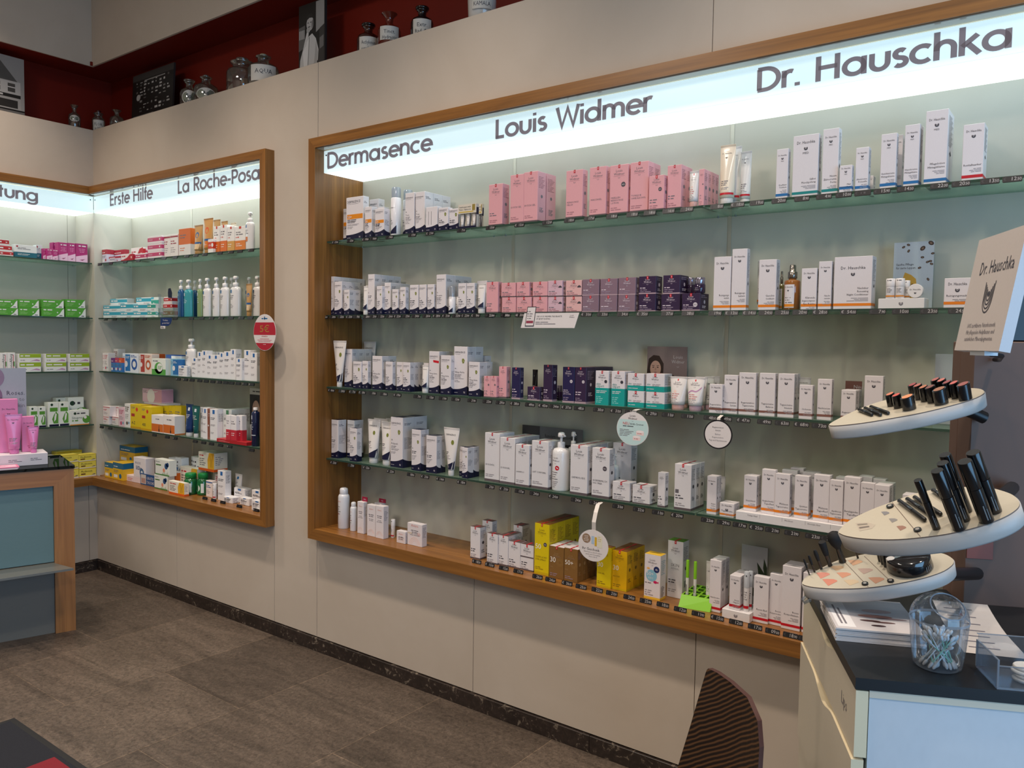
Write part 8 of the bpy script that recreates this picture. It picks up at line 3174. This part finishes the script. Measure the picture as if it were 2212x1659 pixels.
def petal_tray(T, outline, thick, label, arm):
    """Petal shaped tray: cream top sheet with thin brown edge, deep bent rim, bracket to the column."""
    root = empty('tester_tray', T.P)
    O_ = smooth(outline)
    area = sum(O_[i].x * O_[(i + 1) % len(O_)].y - O_[(i + 1) % len(O_)].x * O_[i].y for i in range(len(O_)))
    if area < 0:
        O_ = O_[::-1]
    c_ = sum((p for p in O_), Vector((0, 0))) / len(O_)
    sc = lambda p, k: c_ + (p - c_) * k
    L = lambda p, h: T.w(p.x, p.y, h) - T.P
    m1 = MB()
    m1.poly([L(sc(p, .995), 0) for p in O_], TRAY_TOP)
    m1.loft([[L(sc(p, .995), -.0022) for p in O_], [L(sc(p, .995), 0) for p in O_]], RIM_LINE, False)
    m1.build('top_sheet', root)
    m2 = MB()
    m2.loft([[L(sc(p, .90), -thick) for p in O_], [L(sc(p, .985), -thick) for p in O_], [L(sc(p, 1.0), -thick * .9) for p in O_], [L(sc(p, 1.006), -.0025) for p in O_], [L(sc(p, .99), -.0023) for p in O_]], RIM)
    m2.build('rim', root)
    m3 = MB()
    p, q = L(Vector(arm[0]), -thick - .001), Vector(arm[1]) - T.P
    m3.tube([p, p * .5 + q * .5, q], [.016, .014, .014], BLACK, 12)
    m3.build('bracket_arm', root)
    tag(root, label, 'display tray')
    return root


def colp(u, v, z):
    p = CAB + E1 * u + E2 * v
    return Vector((p.x, p.y, z))


MIDT = Tray((5.2056, -1.0458, 1.2904), TN2, TA2, TB2)
TOPT = Tray((5.1024, -.6369, 1.4557), TN1, TA1, TB1)
LOWT = Tray((5.0888, -.8451, 1.1058), TN1, TA1, TB1)
top_r = petal_tray(TOPT, [(-.1844, .0292), (-.1525, .0496), (-.123, .0631), (-.0829, .0764), (-.0449, .0822), (-.0065, .0790), (.0342, .0696), (.0749, .0495), (.1123, .0255), (.1370, .0006), (.1425, -.0218), (.1330, -.0433), (.0988, -.0577),
                          (.0506, -.059), (-.0105, -.0525), (-.0666, -.0368), (-.1233, -.0175), (-.1723, .0095)], .034, 'upper petal tray with short black lip colour cases', ((.10, -.005), colp(.356, .482, 1.430)))
mid_r = petal_tray(MIDT, [(-.1415, .0684), (-.1126, .0872), (-.0667, .0922), (-.0254, .0880), (.0154, .0829), (.0498, .0676), (.0876, .0356), (.1120, .0046), (.1233, -.0298), (.125, -.0558), (.1171, -.0800), (.1006, -.0923), (.074, -.0972),
                          (.0385, -.0935), (-.0039, -.0797), (-.0434, -.0575), (-.0819, -.0289), (-.1145, .0059), (-.1349, .0355), (-.143, .0560)], .036, 'middle petal tray with standing black mascara tubes', ((.10, .0), colp(.42, .482, 1.275)))
low_r = petal_tray(LOWT, [(-.1424, .0643), (-.1257, .083), (-.0898, .0983), (-.0546, .1107), (-.0233, .1129), (.0395, .1025), (.1061, .0685), (.1440, .0340), (.1525, .0060), (.148, -.0118), (.1345, -.0244), (.1096, -.0350), (.0684, -.0385),
                          (.0102, -.0318), (-.0397, -.0187), (-.0898, .0054), (-.1275, .0332), (-.1426, .0526)], .033, 'lowest petal tray with blush swatches and brushes', ((.125, .012), colp(.356, .482, 1.075)))


def inlay(T, root, name, pts, m, stripes=None):
    """Half-leaf colour field set into the tray sheet."""
    mb = MB()
    P_ = [Vector(p) for p in pts]
    if len(P_) == 4:
        a, b_, c_, d_ = P_
        P_ = [a, a * .5 + b_ * .5 + (b_ - c_) * .10, b_, b_ * .5 + c_ * .5 + (b_ - a) * .16, c_, c_ * .5 + d_ * .5, d_]
    ar = sum(P_[i].x * P_[(i + 1) % len(P_)].y - P_[(i + 1) % len(P_)].x * P_[i].y for i in range(len(P_)))
    if ar < 0:
        P_ = P_[::-1]
    mb.poly([T.w(p.x, p.y, .0003) - T.P for p in P_], m)
    if stripes:
        for k, c_ in stripes:
            q0, q1, q2, q3 = Vector(pts[0]), Vector(pts[1]), Vector(pts[-2]), Vector(pts[-1])
            e = lambda t, s_: (q0 * (1 - t) + q3 * t) * (1 - s_) + (q1 * (1 - t) + q2 * t) * s_
            Q = [e(k, .1), e(k, .9), e(k + .18, .9), e(k + .18, .1)]
            ar = sum(Q[i].x * Q[(i + 1) % 4].y - Q[(i + 1) % 4].x * Q[i].y for i in range(4))
            mb.poly([T.w(p.x, p.y, .0006) - T.P for p in (Q if ar > 0 else Q[::-1])], c_)
    mb.build(name, root)


inlay(MIDT, mid_r, 'colour_swatch', [(-.1072, .0697), (-.0897, .0545), (-.0827, .0365), (-.0927, .0294), (-.1128, .0377)], mat((176, 164, 148), .5), [(.15, mat((128, 118, 106), .5)), (.55, mat((110, 100, 92), .5))])
for q, c_ in (([(-.0562, .0701), (-.0483, .0639), (-.0474, .0538), (-.0573, .0538)], (122, 120, 122)), ([(-.0565, .0378), (-.0487, .031), (-.0473, .0214), (-.0583, .0208)], (128, 124, 122)), ([(-.0582, .0042), (-.0495, -.0014), (-.0479, -.0127), (-.0596, -.0136)], (142, 104, 88))):
    inlay(MIDT, mid_r, 'colour_swatch', q, mat(c_, .5))
for q, c_ in zip([[(-.1028, .0862), (-.0846, .077), (-.0807, .064), (-.1034, .0581)], [(-.1013, .0548), (-.0812, .0432), (-.078, .031), (-.1004, .0233)], [(-.0686, .0967), (-.0484, .0884), (-.0458, .0758), (-.0634, .0717)], [(-.0661, .0648), (-.0471, .055), (-.0435, .0424), (-.0638, .0381)],
                  [(-.0649, .029), (-.0452, .0205), (-.0414, .0068), (-.062, .0031)], [(-.0264, .1012), (-.0059, .0902), (-.0037, .0784), (-.0257, .0748)], [(-.0227, .0585), (-.0014, .0473), (0, .0359), (-.0212, .0315)], [(-.019, .0144), (.0019, .0043), (.0051, -.0083), (-.0159, -.0143)]],
                 [(192, 128, 112), (194, 124, 104), (186, 154, 120), (188, 134, 108), (190, 168, 138), (190, 148, 116), (166, 142, 130), (178, 130, 102)]):
    inlay(LOWT, low_r, 'colour_swatch', q, mat(c_, .5))


def seam_line(T, root, a, b):
    mb = MB()
    A, B = Vector(a), Vector(b)
    d_ = (B - A).normalized()
    n_ = Vector((-d_.y, d_.x)) * .0006
    mb.poly([T.w(p.x, p.y, .0004) - T.P for p in (A - n_, B - n_, B + n_, A + n_)], RIM_LINE)
    mb.build('sheet_joint', root)


seam_line(MIDT, mid_r, (-.0439, -.0550), (-.0270, .0851))
seam_line(LOWT, low_r, (-.0329, -.0190), (-.0344, .1023))
seam_line(LOWT, low_r, (.0128, -.0300), (.0100, .1000))


def knob(T, root, a, b):
    mb = MB()
    for r_, h0, h1, m in ((.0065, 0, .003, BLACK), (.0035, .003, .0034, mat((180, 170, 160), .3, .5))):
        mb.loft([[T.w(a + r_ * math.cos(2 * PI * i / 16), b + r_ * math.sin(2 * PI * i / 16), h) - T.P for i in range(16)] for h in (h0, h1)], m)
    mb.build('lock_knob', root)


for T, r_, a, b in ((MIDT, mid_r, -.0377, -.0337), (MIDT, mid_r, -.0363, .0739), (LOWT, low_r, -.0341, -.0060), (LOWT, low_r, .0128, -.0203)):
    knob(T, r_, a, b)


def standing(T, a, b, L, r, name, build, label, cat, group, tilt=0.0):
    """Round thing standing square on a tray."""
    ob = build(L, r)
    p = T.w(a, b, .0006 + tilt * r)
    z = (T.n - T.a * tilt).normalized()
    x = T.a - z * T.a.dot(z)
    x.normalize()
    y = z.cross(x)
    Mx = Matrix((x, y, z)).transposed().to_4x4()
    Mx.translation = p
    ob.matrix_world = Mx
    ob.name = name
    return tag(ob, label, cat, group)


GLOSSB = mat((12, 12, 14), .22, coat=.4)


def mascara(L, r):
    root = empty('mascara_tube')
    m1 = MB()
    m1.lathe([(r * .98, 0), (r, .001), (r, L * .56)], GLOSSB, 20)
    F = CurvFace(m1, lambda a, b: ((r * math.sin(a / r), -r * math.cos(a / r), b), Vector((math.sin(a / r), -math.cos(a / r), 0))), 2 * r, L)
    F.rect(-r * .25, L * .06, -r * .10, L * .30, mat((120, 118, 116), .5), 2)
    F.rect(r * .1, L * .06, r * .22, L * .24, mat((96, 94, 92), .5), 2)
    m1.build('barrel', root)
    m2 = MB()
    m2.lathe([(r * .97, L * .565), (r * .99, L * .57), (r * .99, L * .985), (r * .92, L)], GLOSSB, 20)
    m2.build('cap', root)
    return root


MID_POS = [(-.0128, -.0513, .097, .0068, 'slim black mascara, the thinnest on the middle tray'), (.0128, -.0783, .114, .0103, 'black mascara with pale top at the front rim of the middle tray'), (.0317, -.0605, .113, .0098, 'black mascara second from the thin one, middle tray'),
           (.0480, -.0380, .113, .0098, 'black mascara at the back of the group, middle tray'), (.0550, -.0880, .115, .0115, 'thickest black mascara with small pale lettering, middle tray'), (.0785, -.0720, .115, .0112, 'black mascara farthest along towards the column, middle tray')]
for a, b, L, r, lab in MID_POS:
    standing(MIDT, a, b, L, r, 'mascara_tube', mascara, lab, 'mascara', 'mascaras on the middle tray')


def lip_case(L, r):
    root = empty('lip_colour_case')
    m1 = MB()
    n = 24
    rg = [[(r * math.cos(2 * PI * i / n), r * .72 * math.sin(2 * PI * i / n), z) for i in range(n)] for z in (0, L * .92)]
    rg.append([(r * math.cos(2 * PI * i / n), r * .72 * math.sin(2 * PI * i / n), L * (.97 + .06 * math.cos(2 * PI * i / n))) for i in range(n)])
    m1.loft(rg, GLOSSB)
    m1.build('case_body', root)
    return root


LIPC = [(200, 120, 90), (196, 84, 70), (214, 140, 96), (150, 70, 72), (168, 96, 84), (176, 110, 80), (120, 70, 60), (150, 100, 74), (160, 90, 84), (186, 110, 100), (140, 70, 70), (190, 96, 90), (150, 84, 76)]
LIPS = [(-.0338, .0351, .029, .0104), (-.0296, .0121, .031, .0104), (-.0180, -.0155, .031, .0148), (.0247, .0480, .031, .0104), (.0266, .0270, .034, .0104), (.0299, .0075, .034, .0104), (.0360, -.0120, .037, .0112), (.0440, -.0350, .035, .0150), (.0700, .0320, .034, .0104),
        (.0737, .0120, .036, .0104), (.0760, -.0070, .035, .0104), (.0820, -.0250, .036, .0104), (.0900, -.0480, .036, .0142)]
for i, (a, b, L, r) in enumerate(LIPS):
    grp = 0 if i < 3 else 1 if i < 8 else 2
    k = (i + 1, i - 2, i - 7)[grp]
    o = standing(TOPT, a, b, L, r, 'lip_colour_case', lip_case, 'black lip colour case, %s from the wall in the %s cluster, upper tray' % (ORD[k], ('tip side', 'middle', 'column side')[grp]), 'lip colour', 'lip colours on the upper tray')
    mb = MB()
    n = 20
    mb.poly([(r * .8 * math.cos(2 * PI * j / n), r * .56 * math.sin(2 * PI * j / n), L * (.975 + .05 * math.cos(2 * PI * j / n)) + .0008) for j in range(n)], mat(LIPC[i], .35))
    mb.build('colour_chip', o)


def pencil_on(T, a, b, r, label, grp):
    A, B = T.w(a[0], a[1], r + .0004), T.w(b[0], b[1], r + .0004)
    root = empty('cosmetic_pencil', A)
    d_ = B - A
    m1 = MB()
    m1.tube([Vector((0, 0, 0)), d_ * .02, d_ * .55], [r * .7, r, r], GLOSSB, 12)
    m1.build('barrel', root)
    m2 = MB()
    m2.tube([d_ * .56, d_ * .97, d_], [r * .98, r * .96, r * .7], BLACK, 12)
    m2.build('cap', root)
    tag(root, label, 'pencil', grp)


for i, (a, b) in enumerate((((-.0173, .0749), (-.0155, -.0200)), ((-.0044, .0694), (-.0005, -.0160)), ((.0075, .0646), (.0120, -.0230)), ((.0422, .0612), (.0417, .0180)))):
    pencil_on(MIDT, a, b, .0042, 'black pencil lying on the middle tray, %s' % ('next the swatches', 'second from the swatches', 'third from the swatches', 'alone at the back behind mascaras')[i], 'pencils on the middle tray')
for i, (a, b) in enumerate((((-.1011, .0564), (-.0933, .0030)), ((-.0879, .0552), (-.0801, -.0120)), ((-.0748, .054), (-.0640, -.0150)))):
    pencil_on(TOPT, a, b, .0044, 'black pencil lying on the upper tray, %s from the tip' % ORD[i + 1], 'pencils on the upper tray')


def compact(L, r):
    root = empty('powder_compact')
    m1 = MB()
    m1.lathe([(r, 0), (r * 1.02, .002), (r * .98, L * .6)], GLOSSB, 36)
    F = CurvFace(m1, lambda a, b: ((r * math.sin(a / r), -r * math.cos(a / r), b), Vector((math.sin(a / r), -math.cos(a / r), 0))), 2 * r, L)
    for q in range(4):
        F.rect(r * (.35 + q * .12), L * .12, r * (.40 + q * .12), L * .5, mat((96, 92, 90), .5), 4)
    m1.build('base', root)
    m2 = MB()
    m2.lathe([(r * .98, L * .61), (r * .97, L * .92), (r * .90, L), (.001, L)], mat((30, 28, 28), .12, coat=.8), 36)
    m2.build('lid', root)
    return root


standing(LOWT, .068, .012, .030, .044, 'powder_compact', compact, 'round black powder compact on the lowest tray', 'compact', None)
for i, (a, b, L, r) in enumerate(((-.1183, .0845, .040, .0023), (-.1047, .0900, .042, .0032), (-.0878, .0950, .048, .0046), (-.0667, .0985, .060, .0075), (-.0378, .1010, .074, .0115), (-.0045, .0990, .077, .0033))):
    def brush(L, r, big=(i == 4), kab=(i == 3)):
        root = empty('makeup_brush')
        m1 = MB()
        m1.lathe([(r * .7, 0), (r * .62, L * .12), (r * (.5 if big else .75), L * .45)], GLOSSB, 16)
        m1.build('handle', root)
        m2 = MB()
        m2.lathe([(r * (.5 if big else .75), L * .452), (r * (1.0 if big else .9), L * .60), (r * (1.35 if big else 1.0), L * .78), (r * (1.1 if big else .8 if not kab else 1.1), L * .94), (r * (.5 if not kab else 1.0), L)], mat((16, 14, 14), .8), 18)
        m2.build('bristle_head', root)
        return root
    standing(LOWT, a, b, L, r, 'makeup_brush', brush, ('thin pointed', 'narrow', 'small round', 'flat-topped', 'big fluffy', 'slim rear')[i] + ' black make-up brush at the back of the lowest tray', 'brush', 'brushes at the back of the lowest tray', .10)
for i, (a, b) in enumerate(((.0285, .0640), (.0285, .0500), (.0285, .0370))):
    standing(LOWT, a, b, .040, .0036, 'eyeliner_pen', mascara, 'black eyeliner pen, %s from the back rim on the lowest tray' % ORD[i + 1], 'pen', 'eyeliner pens on the lowest tray')


def pot(L, r):
    root = empty('cream_pot')
    m1 = MB()
    m1.lathe([(r * .96, 0), (r, .001), (r, L * .6)], mat((206, 200, 194), .35), 20)
    m1.build('pot_body', root)
    m2 = MB()
    m2.lathe([(r, L * .61), (r, L * .97), (r * .9, L)], mat((214, 208, 202), .35), 20)
    m2.build('lid', root)
    return root


standing(LOWT, .034, .0135, .030, .0088, 'cream_pot', pot, 'little off-white pot between eyeliner pens and the compact', 'pot', None)
# clear clip holder at the tip of the lowest tray
root = empty('clear_holder', LOWT.w(-.137, .045, -.036))
mb = MB()
mb.tube([(0, 0, .002), (-.012, -.008, -.006), (-.018, -.002, -.002), (-.012, .006, .006), (0, .004, .003)], .0035, CLEAR, 8)
mb.build('holder_ring', root)
tag(root, 'small clear plastic holder under the lowest tray tip', 'holder')

mb = MB()
mb.cbox(0, 0, 0, .055, .0015, .062, mat((122, 62, 48), .5), .0004)
mb.build('colour_card', None, colp(.338, .4975, 1.105), CA)
o = COL.objects['colour_card']
tag(o, 'reddish brown card on the taupe board below the middle tray', 'card')

# ------------------------------------------------------------------ things on the black cabinet top
def cab_at(u, v, z):
    p = CAB + E1 * u + E2 * v
    return (p.x, p.y, z)


# pile of brochures
PAPERW = mat((216, 210, 208), .5)
zz = 1.0004
rnd = random.Random(3)
NB = 9
for i in range(NB):
    mb = MB()
    t = .0027
    mb.box(0, 0, 0, .165, .205, t, PAPERW)
    if i == NB - 1:
        F = Face(mb, (0, 0, t), (1, 0, 0), (0, 1, 0), .165, .205)
        F.rect(0, 0, .165, .205, mat((196, 190, 190), .45), 1)
        F.rect(.006, .012, .040, .200, mat((224, 222, 222), .45), 2)
        for a, b in ((.014, .12), (.022, .10)):
            F.rect(a, .03, a + .004, b + .03, INK2, 3)
        for a, b, r_, s_, c_ in ((.09, .09, .034, .010, (150, 104, 96)), (.075, .06, .020, .006, (72, 46, 46)), (.10, .055, .022, .005, (90, 62, 60)), (.085, .032, .014, .006, (60, 40, 42)), (.12, .08, .03, .005, (120, 100, 104)), (.10, .125, .03, .012, (176, 150, 146))):
            F.disc(a, b, r_, mat(c_, .5), 3, 14, s_)
    o = mb.build('brochure', None, cab_at(-.001 + rnd.uniform(-.002, .002), .178 + rnd.uniform(-.003, .003), zz), CA + rnd.uniform(-.012, .012) - .03)
    zz += t + .0003
    tag(o, ('topmost brochure with brown make-up picture on the cabinet pile' if i == NB - 1 else 'plain-edged white brochure, %s from the bottom of the cabinet pile' % ORD[i + 1]), 'brochure', 'brochures on the black cabinet top')
# loose printed sheet, curling up at the column
mb = MB()
rows_ = []
for j in range(9):
    v = j / 8
    rows_.append([Vector((-.055 + .11 * u, v * .27, .0005 + .05 * max(0, v - .45) ** 1.6)) for u in (0, .33, .66, 1)])
for j in range(8):
    for i in range(3):
        mb.poly([rows_[j][i], rows_[j][i + 1], rows_[j + 1][i + 1], rows_[j + 1][i]], mat((196, 188, 182), .5), True)
for j in range(1, 8):
    p, q = rows_[j][0], rows_[j][3]
    e = Vector((0, .004, .0))
    mb.poly([p * .85 + q * .15 + Vector((0, 0, .0006)), p * .35 + q * .65 + Vector((0, 0, .0006)), p * .35 + q * .65 + e + Vector((0, 0, .0009)), p * .85 + q * .15 + e + Vector((0, 0, .0009))], INK2)
o = mb.build('price_list_sheet', None, cab_at(.285, .165, 1.0005), CA - .08)
tag(o, 'loose printed sheet curling on the black cabinet top', 'paper')

# clear pot of cotton swabs
SW = cab_at(.157, .085, 1.0004)
root = empty('swab_container', SW)
mb = MB()
R0, R1, HB = .041, .0495, .086
th = .0016
prof_o = [(R0 * .86, .0), (R0, .004), (R0 + (R1 - R0) * .6, HB * .5), (R1, HB)]
mb.loft([[(r * math.cos(2 * PI * i / 40), r * math.sin(2 * PI * i / 40), z) for i in range(40)] for r, z in prof_o], CLEAR, False)
mb.poly([(R0 * .86 * math.cos(2 * PI * i / 40), R0 * .86 * math.sin(2 * PI * i / 40), .0006) for i in range(40)], CLEAR_E)
mb.build('pot', root)
mb = MB()
vx = (Vector((5.454, -2.617, 0)) - Vector((SW[0], SW[1], 0))).normalized()
hx = math.atan2(vx.y, vx.x)
ring = [[(R1 * 1.01 * math.cos(2 * PI * i / 40), R1 * 1.01 * math.sin(2 * PI * i / 40), z) for i in range(40)] for z in (HB + .0005, HB + .005)]
mb.loft(ring, CLEAR_E, False)
# domed lid with a round opening cut on the slant towards the room
oc = Vector((math.cos(hx + .55) * .62, math.sin(hx + .55) * .62, .78)).normalized()
NL, NM = 16, 44
grid = []
for j in range(NL + 1):
    ph = (PI / 2) * j / NL
    grid.append([Vector((R1 * math.cos(ph) * math.cos(2 * PI * i / NM), R1 * math.cos(ph) * math.sin(2 * PI * i / NM), HB + .005 + .046 * math.sin(ph))) for i in range(NM)])
cdir = lambda p: Vector((p.x / R1, p.y / R1, (p.z - HB - .005) / .046)).normalized()
CO = math.cos(math.radians(37))
for j in range(NL):
    for i in range(NM):
        q = [grid[j][i], grid[j][(i + 1) % NM], grid[j + 1][(i + 1) % NM], grid[j + 1][i]]
        m_ = sum(q, Vector((0, 0, 0))) / 4
        if cdir(m_).dot(oc) < CO:
            mb.poly(q, CLEAR, True)
ax = oc.orthogonal().normalized()
ay = oc.cross(ax)
rim_ = []
for i in range(41):
    a = 2 * PI * i / 40
    d_ = oc * CO + (ax * math.cos(a) + ay * math.sin(a)) * math.sin(math.radians(37))
    rim_.append(Vector((d_.x * R1, d_.y * R1, max(HB + .005, d_.z * .046 + HB + .005))))
mb.tube(rim_, .0013, CLEAR_E, 8)
mb.build('domed_lid', root)
tag(root, 'clear domed pot holding cotton swabs on the cabinet', 'container')
COTTON = mat((232, 230, 228), .9)
STEMS = [mat((226, 228, 228), .5), mat((150, 206, 180), .5)]
rnd = random.Random(11)
for i in range(44):
    a0 = rnd.uniform(0, 2 * PI)
    r0_ = R0 * .80 * math.sqrt(rnd.random())
    a1 = a0 + PI + rnd.uniform(-1.4, 1.4)
    r1_ = (R1 - .010) * math.sqrt(rnd.random()) * .85
    p = Vector((r0_ * math.cos(a0), r0_ * math.sin(a0), .0045))
    q = Vector((r1_ * math.cos(a1), r1_ * math.sin(a1), .0045))
    hgt = math.sqrt(max(.0008, .074 ** 2 - (q - p).length_squared))
    q.z += hgt
    d_ = q - p
    so = empty('cotton_swab', (SW[0] + p.x, SW[1] + p.y, SW[2] + p.z))
    m1 = MB()
    g_ = 1 if i % 3 == 0 else 0
    m1.tube([d_ * .10, d_ * .90], .00125, STEMS[g_], 6)
    m1.build('stem', so)
    for t0, t1 in ((0, .17), (.83, 1)):
        m2 = MB()
        m2.tube([d_ * (t0 + (t1 - t0) * t) for t in (0, .12, .4, .7, .9, 1)], [.0010, .0022, .0031, .0030, .0022, .0010], COTTON, 8)
        m2.build('cotton_tip', so)
    tag(so, 'cotton swab with %s stem standing in the clear pot' % ('white', 'green')[g_], 'cotton swab', 'cotton swabs with %s stems' % ('white', 'green')[g_])

# clear acrylic bin with white pads at the front edge
root = empty('acrylic_bin', cab_at(.227, .002, 1.0004), CA)


def pane_box(mb, x0, y0, z0, x1, y1, z1, m=CLEAR):
    mb.box(x0, y0, z0, x1, y1, z1, m)


mb = MB()
pane_box(mb, 0, 0, 0, .13, .10, .0025)
pane_box(mb, 0, 0, .0026, .0025, .10, .050)
pane_box(mb, .1275, 0, .0026, .13, .10, .050)
pane_box(mb, .0026, .0975, .0026, .1274, .10, .062)
mb.build('bin_wall', root)
mb = MB()
pane_box(mb, .0026, 0, .0026, .1274, .0025, .040)
mb.build('front_pane', root)
mb = MB()
for a, b, c_, d_ in ((0, 0, .0026, .0025), (0, .0975, .0026, .1), (.1274, 0, .13, .0025)):
    mb.box(a - .0003, b - .0003, .002, c_, d_ + .0003, .0505, CLEAR_E)
mb.box(0, -.0004, .040, .13, .0028, .0412, CLEAR_E)
mb.box(0, .0972, .062, .13, .1003, .0632, CLEAR_E)
mb.box(-.0003, 0, .050, .0028, .1, .0512, CLEAR_E)
mb.box(0, -.0006, 0, .13, .003, .003, CLEAR_E)
mb.build('polished_edge', root)
mb = MB()
mb.lathe([(.010, 0), (.010, .001), (.0001, .001)], CLEAR, 16)
tag(root, 'clear acrylic bin on the cabinet next the swab pot', 'bin')
for i in range(4):
    mb = MB()
    mb.lathe([(.021, 0), (.0225, .0015), (.0225, .004), (.021, .0055)], mat((224, 220, 212), .85), 24)
    o = mb.build('cotton_pad', None, cab_at(.290 + .004 * (i % 2), .045 + .003 * i, 1.0034 + .006 * i))
    tag(o, 'white cotton pad, %s from the bottom in the acrylic bin' % ORD[i + 1], 'cotton pad', 'cotton pads in the acrylic bin')

# ------------------------------------------------------------------ shell chair in zebra veneer
ZEB, nt, b = node_mat('zebra_veneer')
wv = nt.nodes.new('ShaderNodeTexWave')
wv.wave_type = 'BANDS'
wv.bands_direction = 'X'
wv.inputs['Scale'].default_value = 34
wv.inputs['Distortion'].default_value = 3.0
wv.inputs['Detail'].default_value = 2
wv.inputs['Detail Scale'].default_value = .5
nt.links.new(mapping(nt, (1, 1, 1), rot=(0, -.95, 0)).outputs[0], wv.inputs['Vector'])
nt.links.new(ramp(nt, wv.outputs['Fac'], [(.25, (26, 17, 12)), (.6, (58, 38, 25)), (.95, (92, 64, 40))]).outputs[0], b.inputs['Base Color'])
b.inputs['Roughness'].default_value = .35
EDGE = mat((74, 44, 38), .45)


def shell_chair():
    """Backrest of bent veneer with one swept corner, leaning back; seat and tube legs below."""
    root = empty('shell_chair', (4.756, -.962, 0), math.atan2(-.53, .85))
    prof = [(.44, -.055, .235), (.56, -.042, .236), (.65, -.030, .233), (.73, -.018, .225), (.79, -.010, .210), (.83, -.0045, .185), (.855, -.001, .135), (.862, .001, .072), (.866, .004, .030)]
    nx = 12
    mb = MB()

    def pt(j, i, off):
        z, a, b = prof[j]
        x = a + (b - a) * i / nx
        c = (x - .09) / .15
        return Vector((x, (z - .86) * .165 - .028 * c * c + .02 + off, z))
    n = len(prof) - 1
    for j in range(n):
        for i in range(nx):
            mb.poly([pt(j, i, 0), pt(j, i + 1, 0), pt(j + 1, i + 1, 0), pt(j + 1, i, 0)], ZEB, True)
            mb.poly([pt(j, i + 1, .011), pt(j, i, .011), pt(j + 1, i, .011), pt(j + 1, i + 1, .011)], ZEB, True)
        for i in (0, nx):
            q = [pt(j, i, 0), pt(j + 1, i, 0), pt(j + 1, i, .011), pt(j, i, .011)]
            mb.poly(q if i == 0 else q[::-1], EDGE)
    for j in (0, n):
        for i in range(nx):
            q = [pt(j, i, 0), pt(j, i, .011), pt(j, i + 1, .011), pt(j, i + 1, 0)]
            mb.poly(q if j == 0 else q[::-1], EDGE)
    mb.build('backrest', root)
    mb = MB()
    k = 28
    sq = lambda v: math.copysign(abs(v) ** .7, v)
    out = [(.09 + .20 * sq(math.cos(2 * PI * i / k)), -.27 + .20 * sq(math.sin(2 * PI * i / k))) for i in range(k)]
    mb.loft([[(x, y, .428) for x, y in out], [(x, y, .434) for x, y in out], [(x, y, .4395) for x, y in out]], ZEB)
    mb.build('seat', root)
    ch = mat((150, 150, 152), .2, .9)
    mb = MB()
    mb.tube([(.09, -.16, .42), (.09, -.04, .424), (.09, -.012, .46), (.09, .004, .56)], .010, ch, 10)
    mb.build('back_bracket', root)
    for sx, sy in ((-1, -1), (1, -1), (-1, 1), (1, 1)):
        mb = MB()
        mb.tube([(.09 + sx * .11, -.27 + sy * .10, .427), (.09 + sx * .17, -.27 + sy * .16, .30), (.09 + sx * .19, -.27 + sy * .18, .0)], .010, ch, 10)
        mb.build('leg', root)
    return tag(root, 'dark zebra-striped shell chair beside the make-up cabinet', 'chair')


shell_chair()
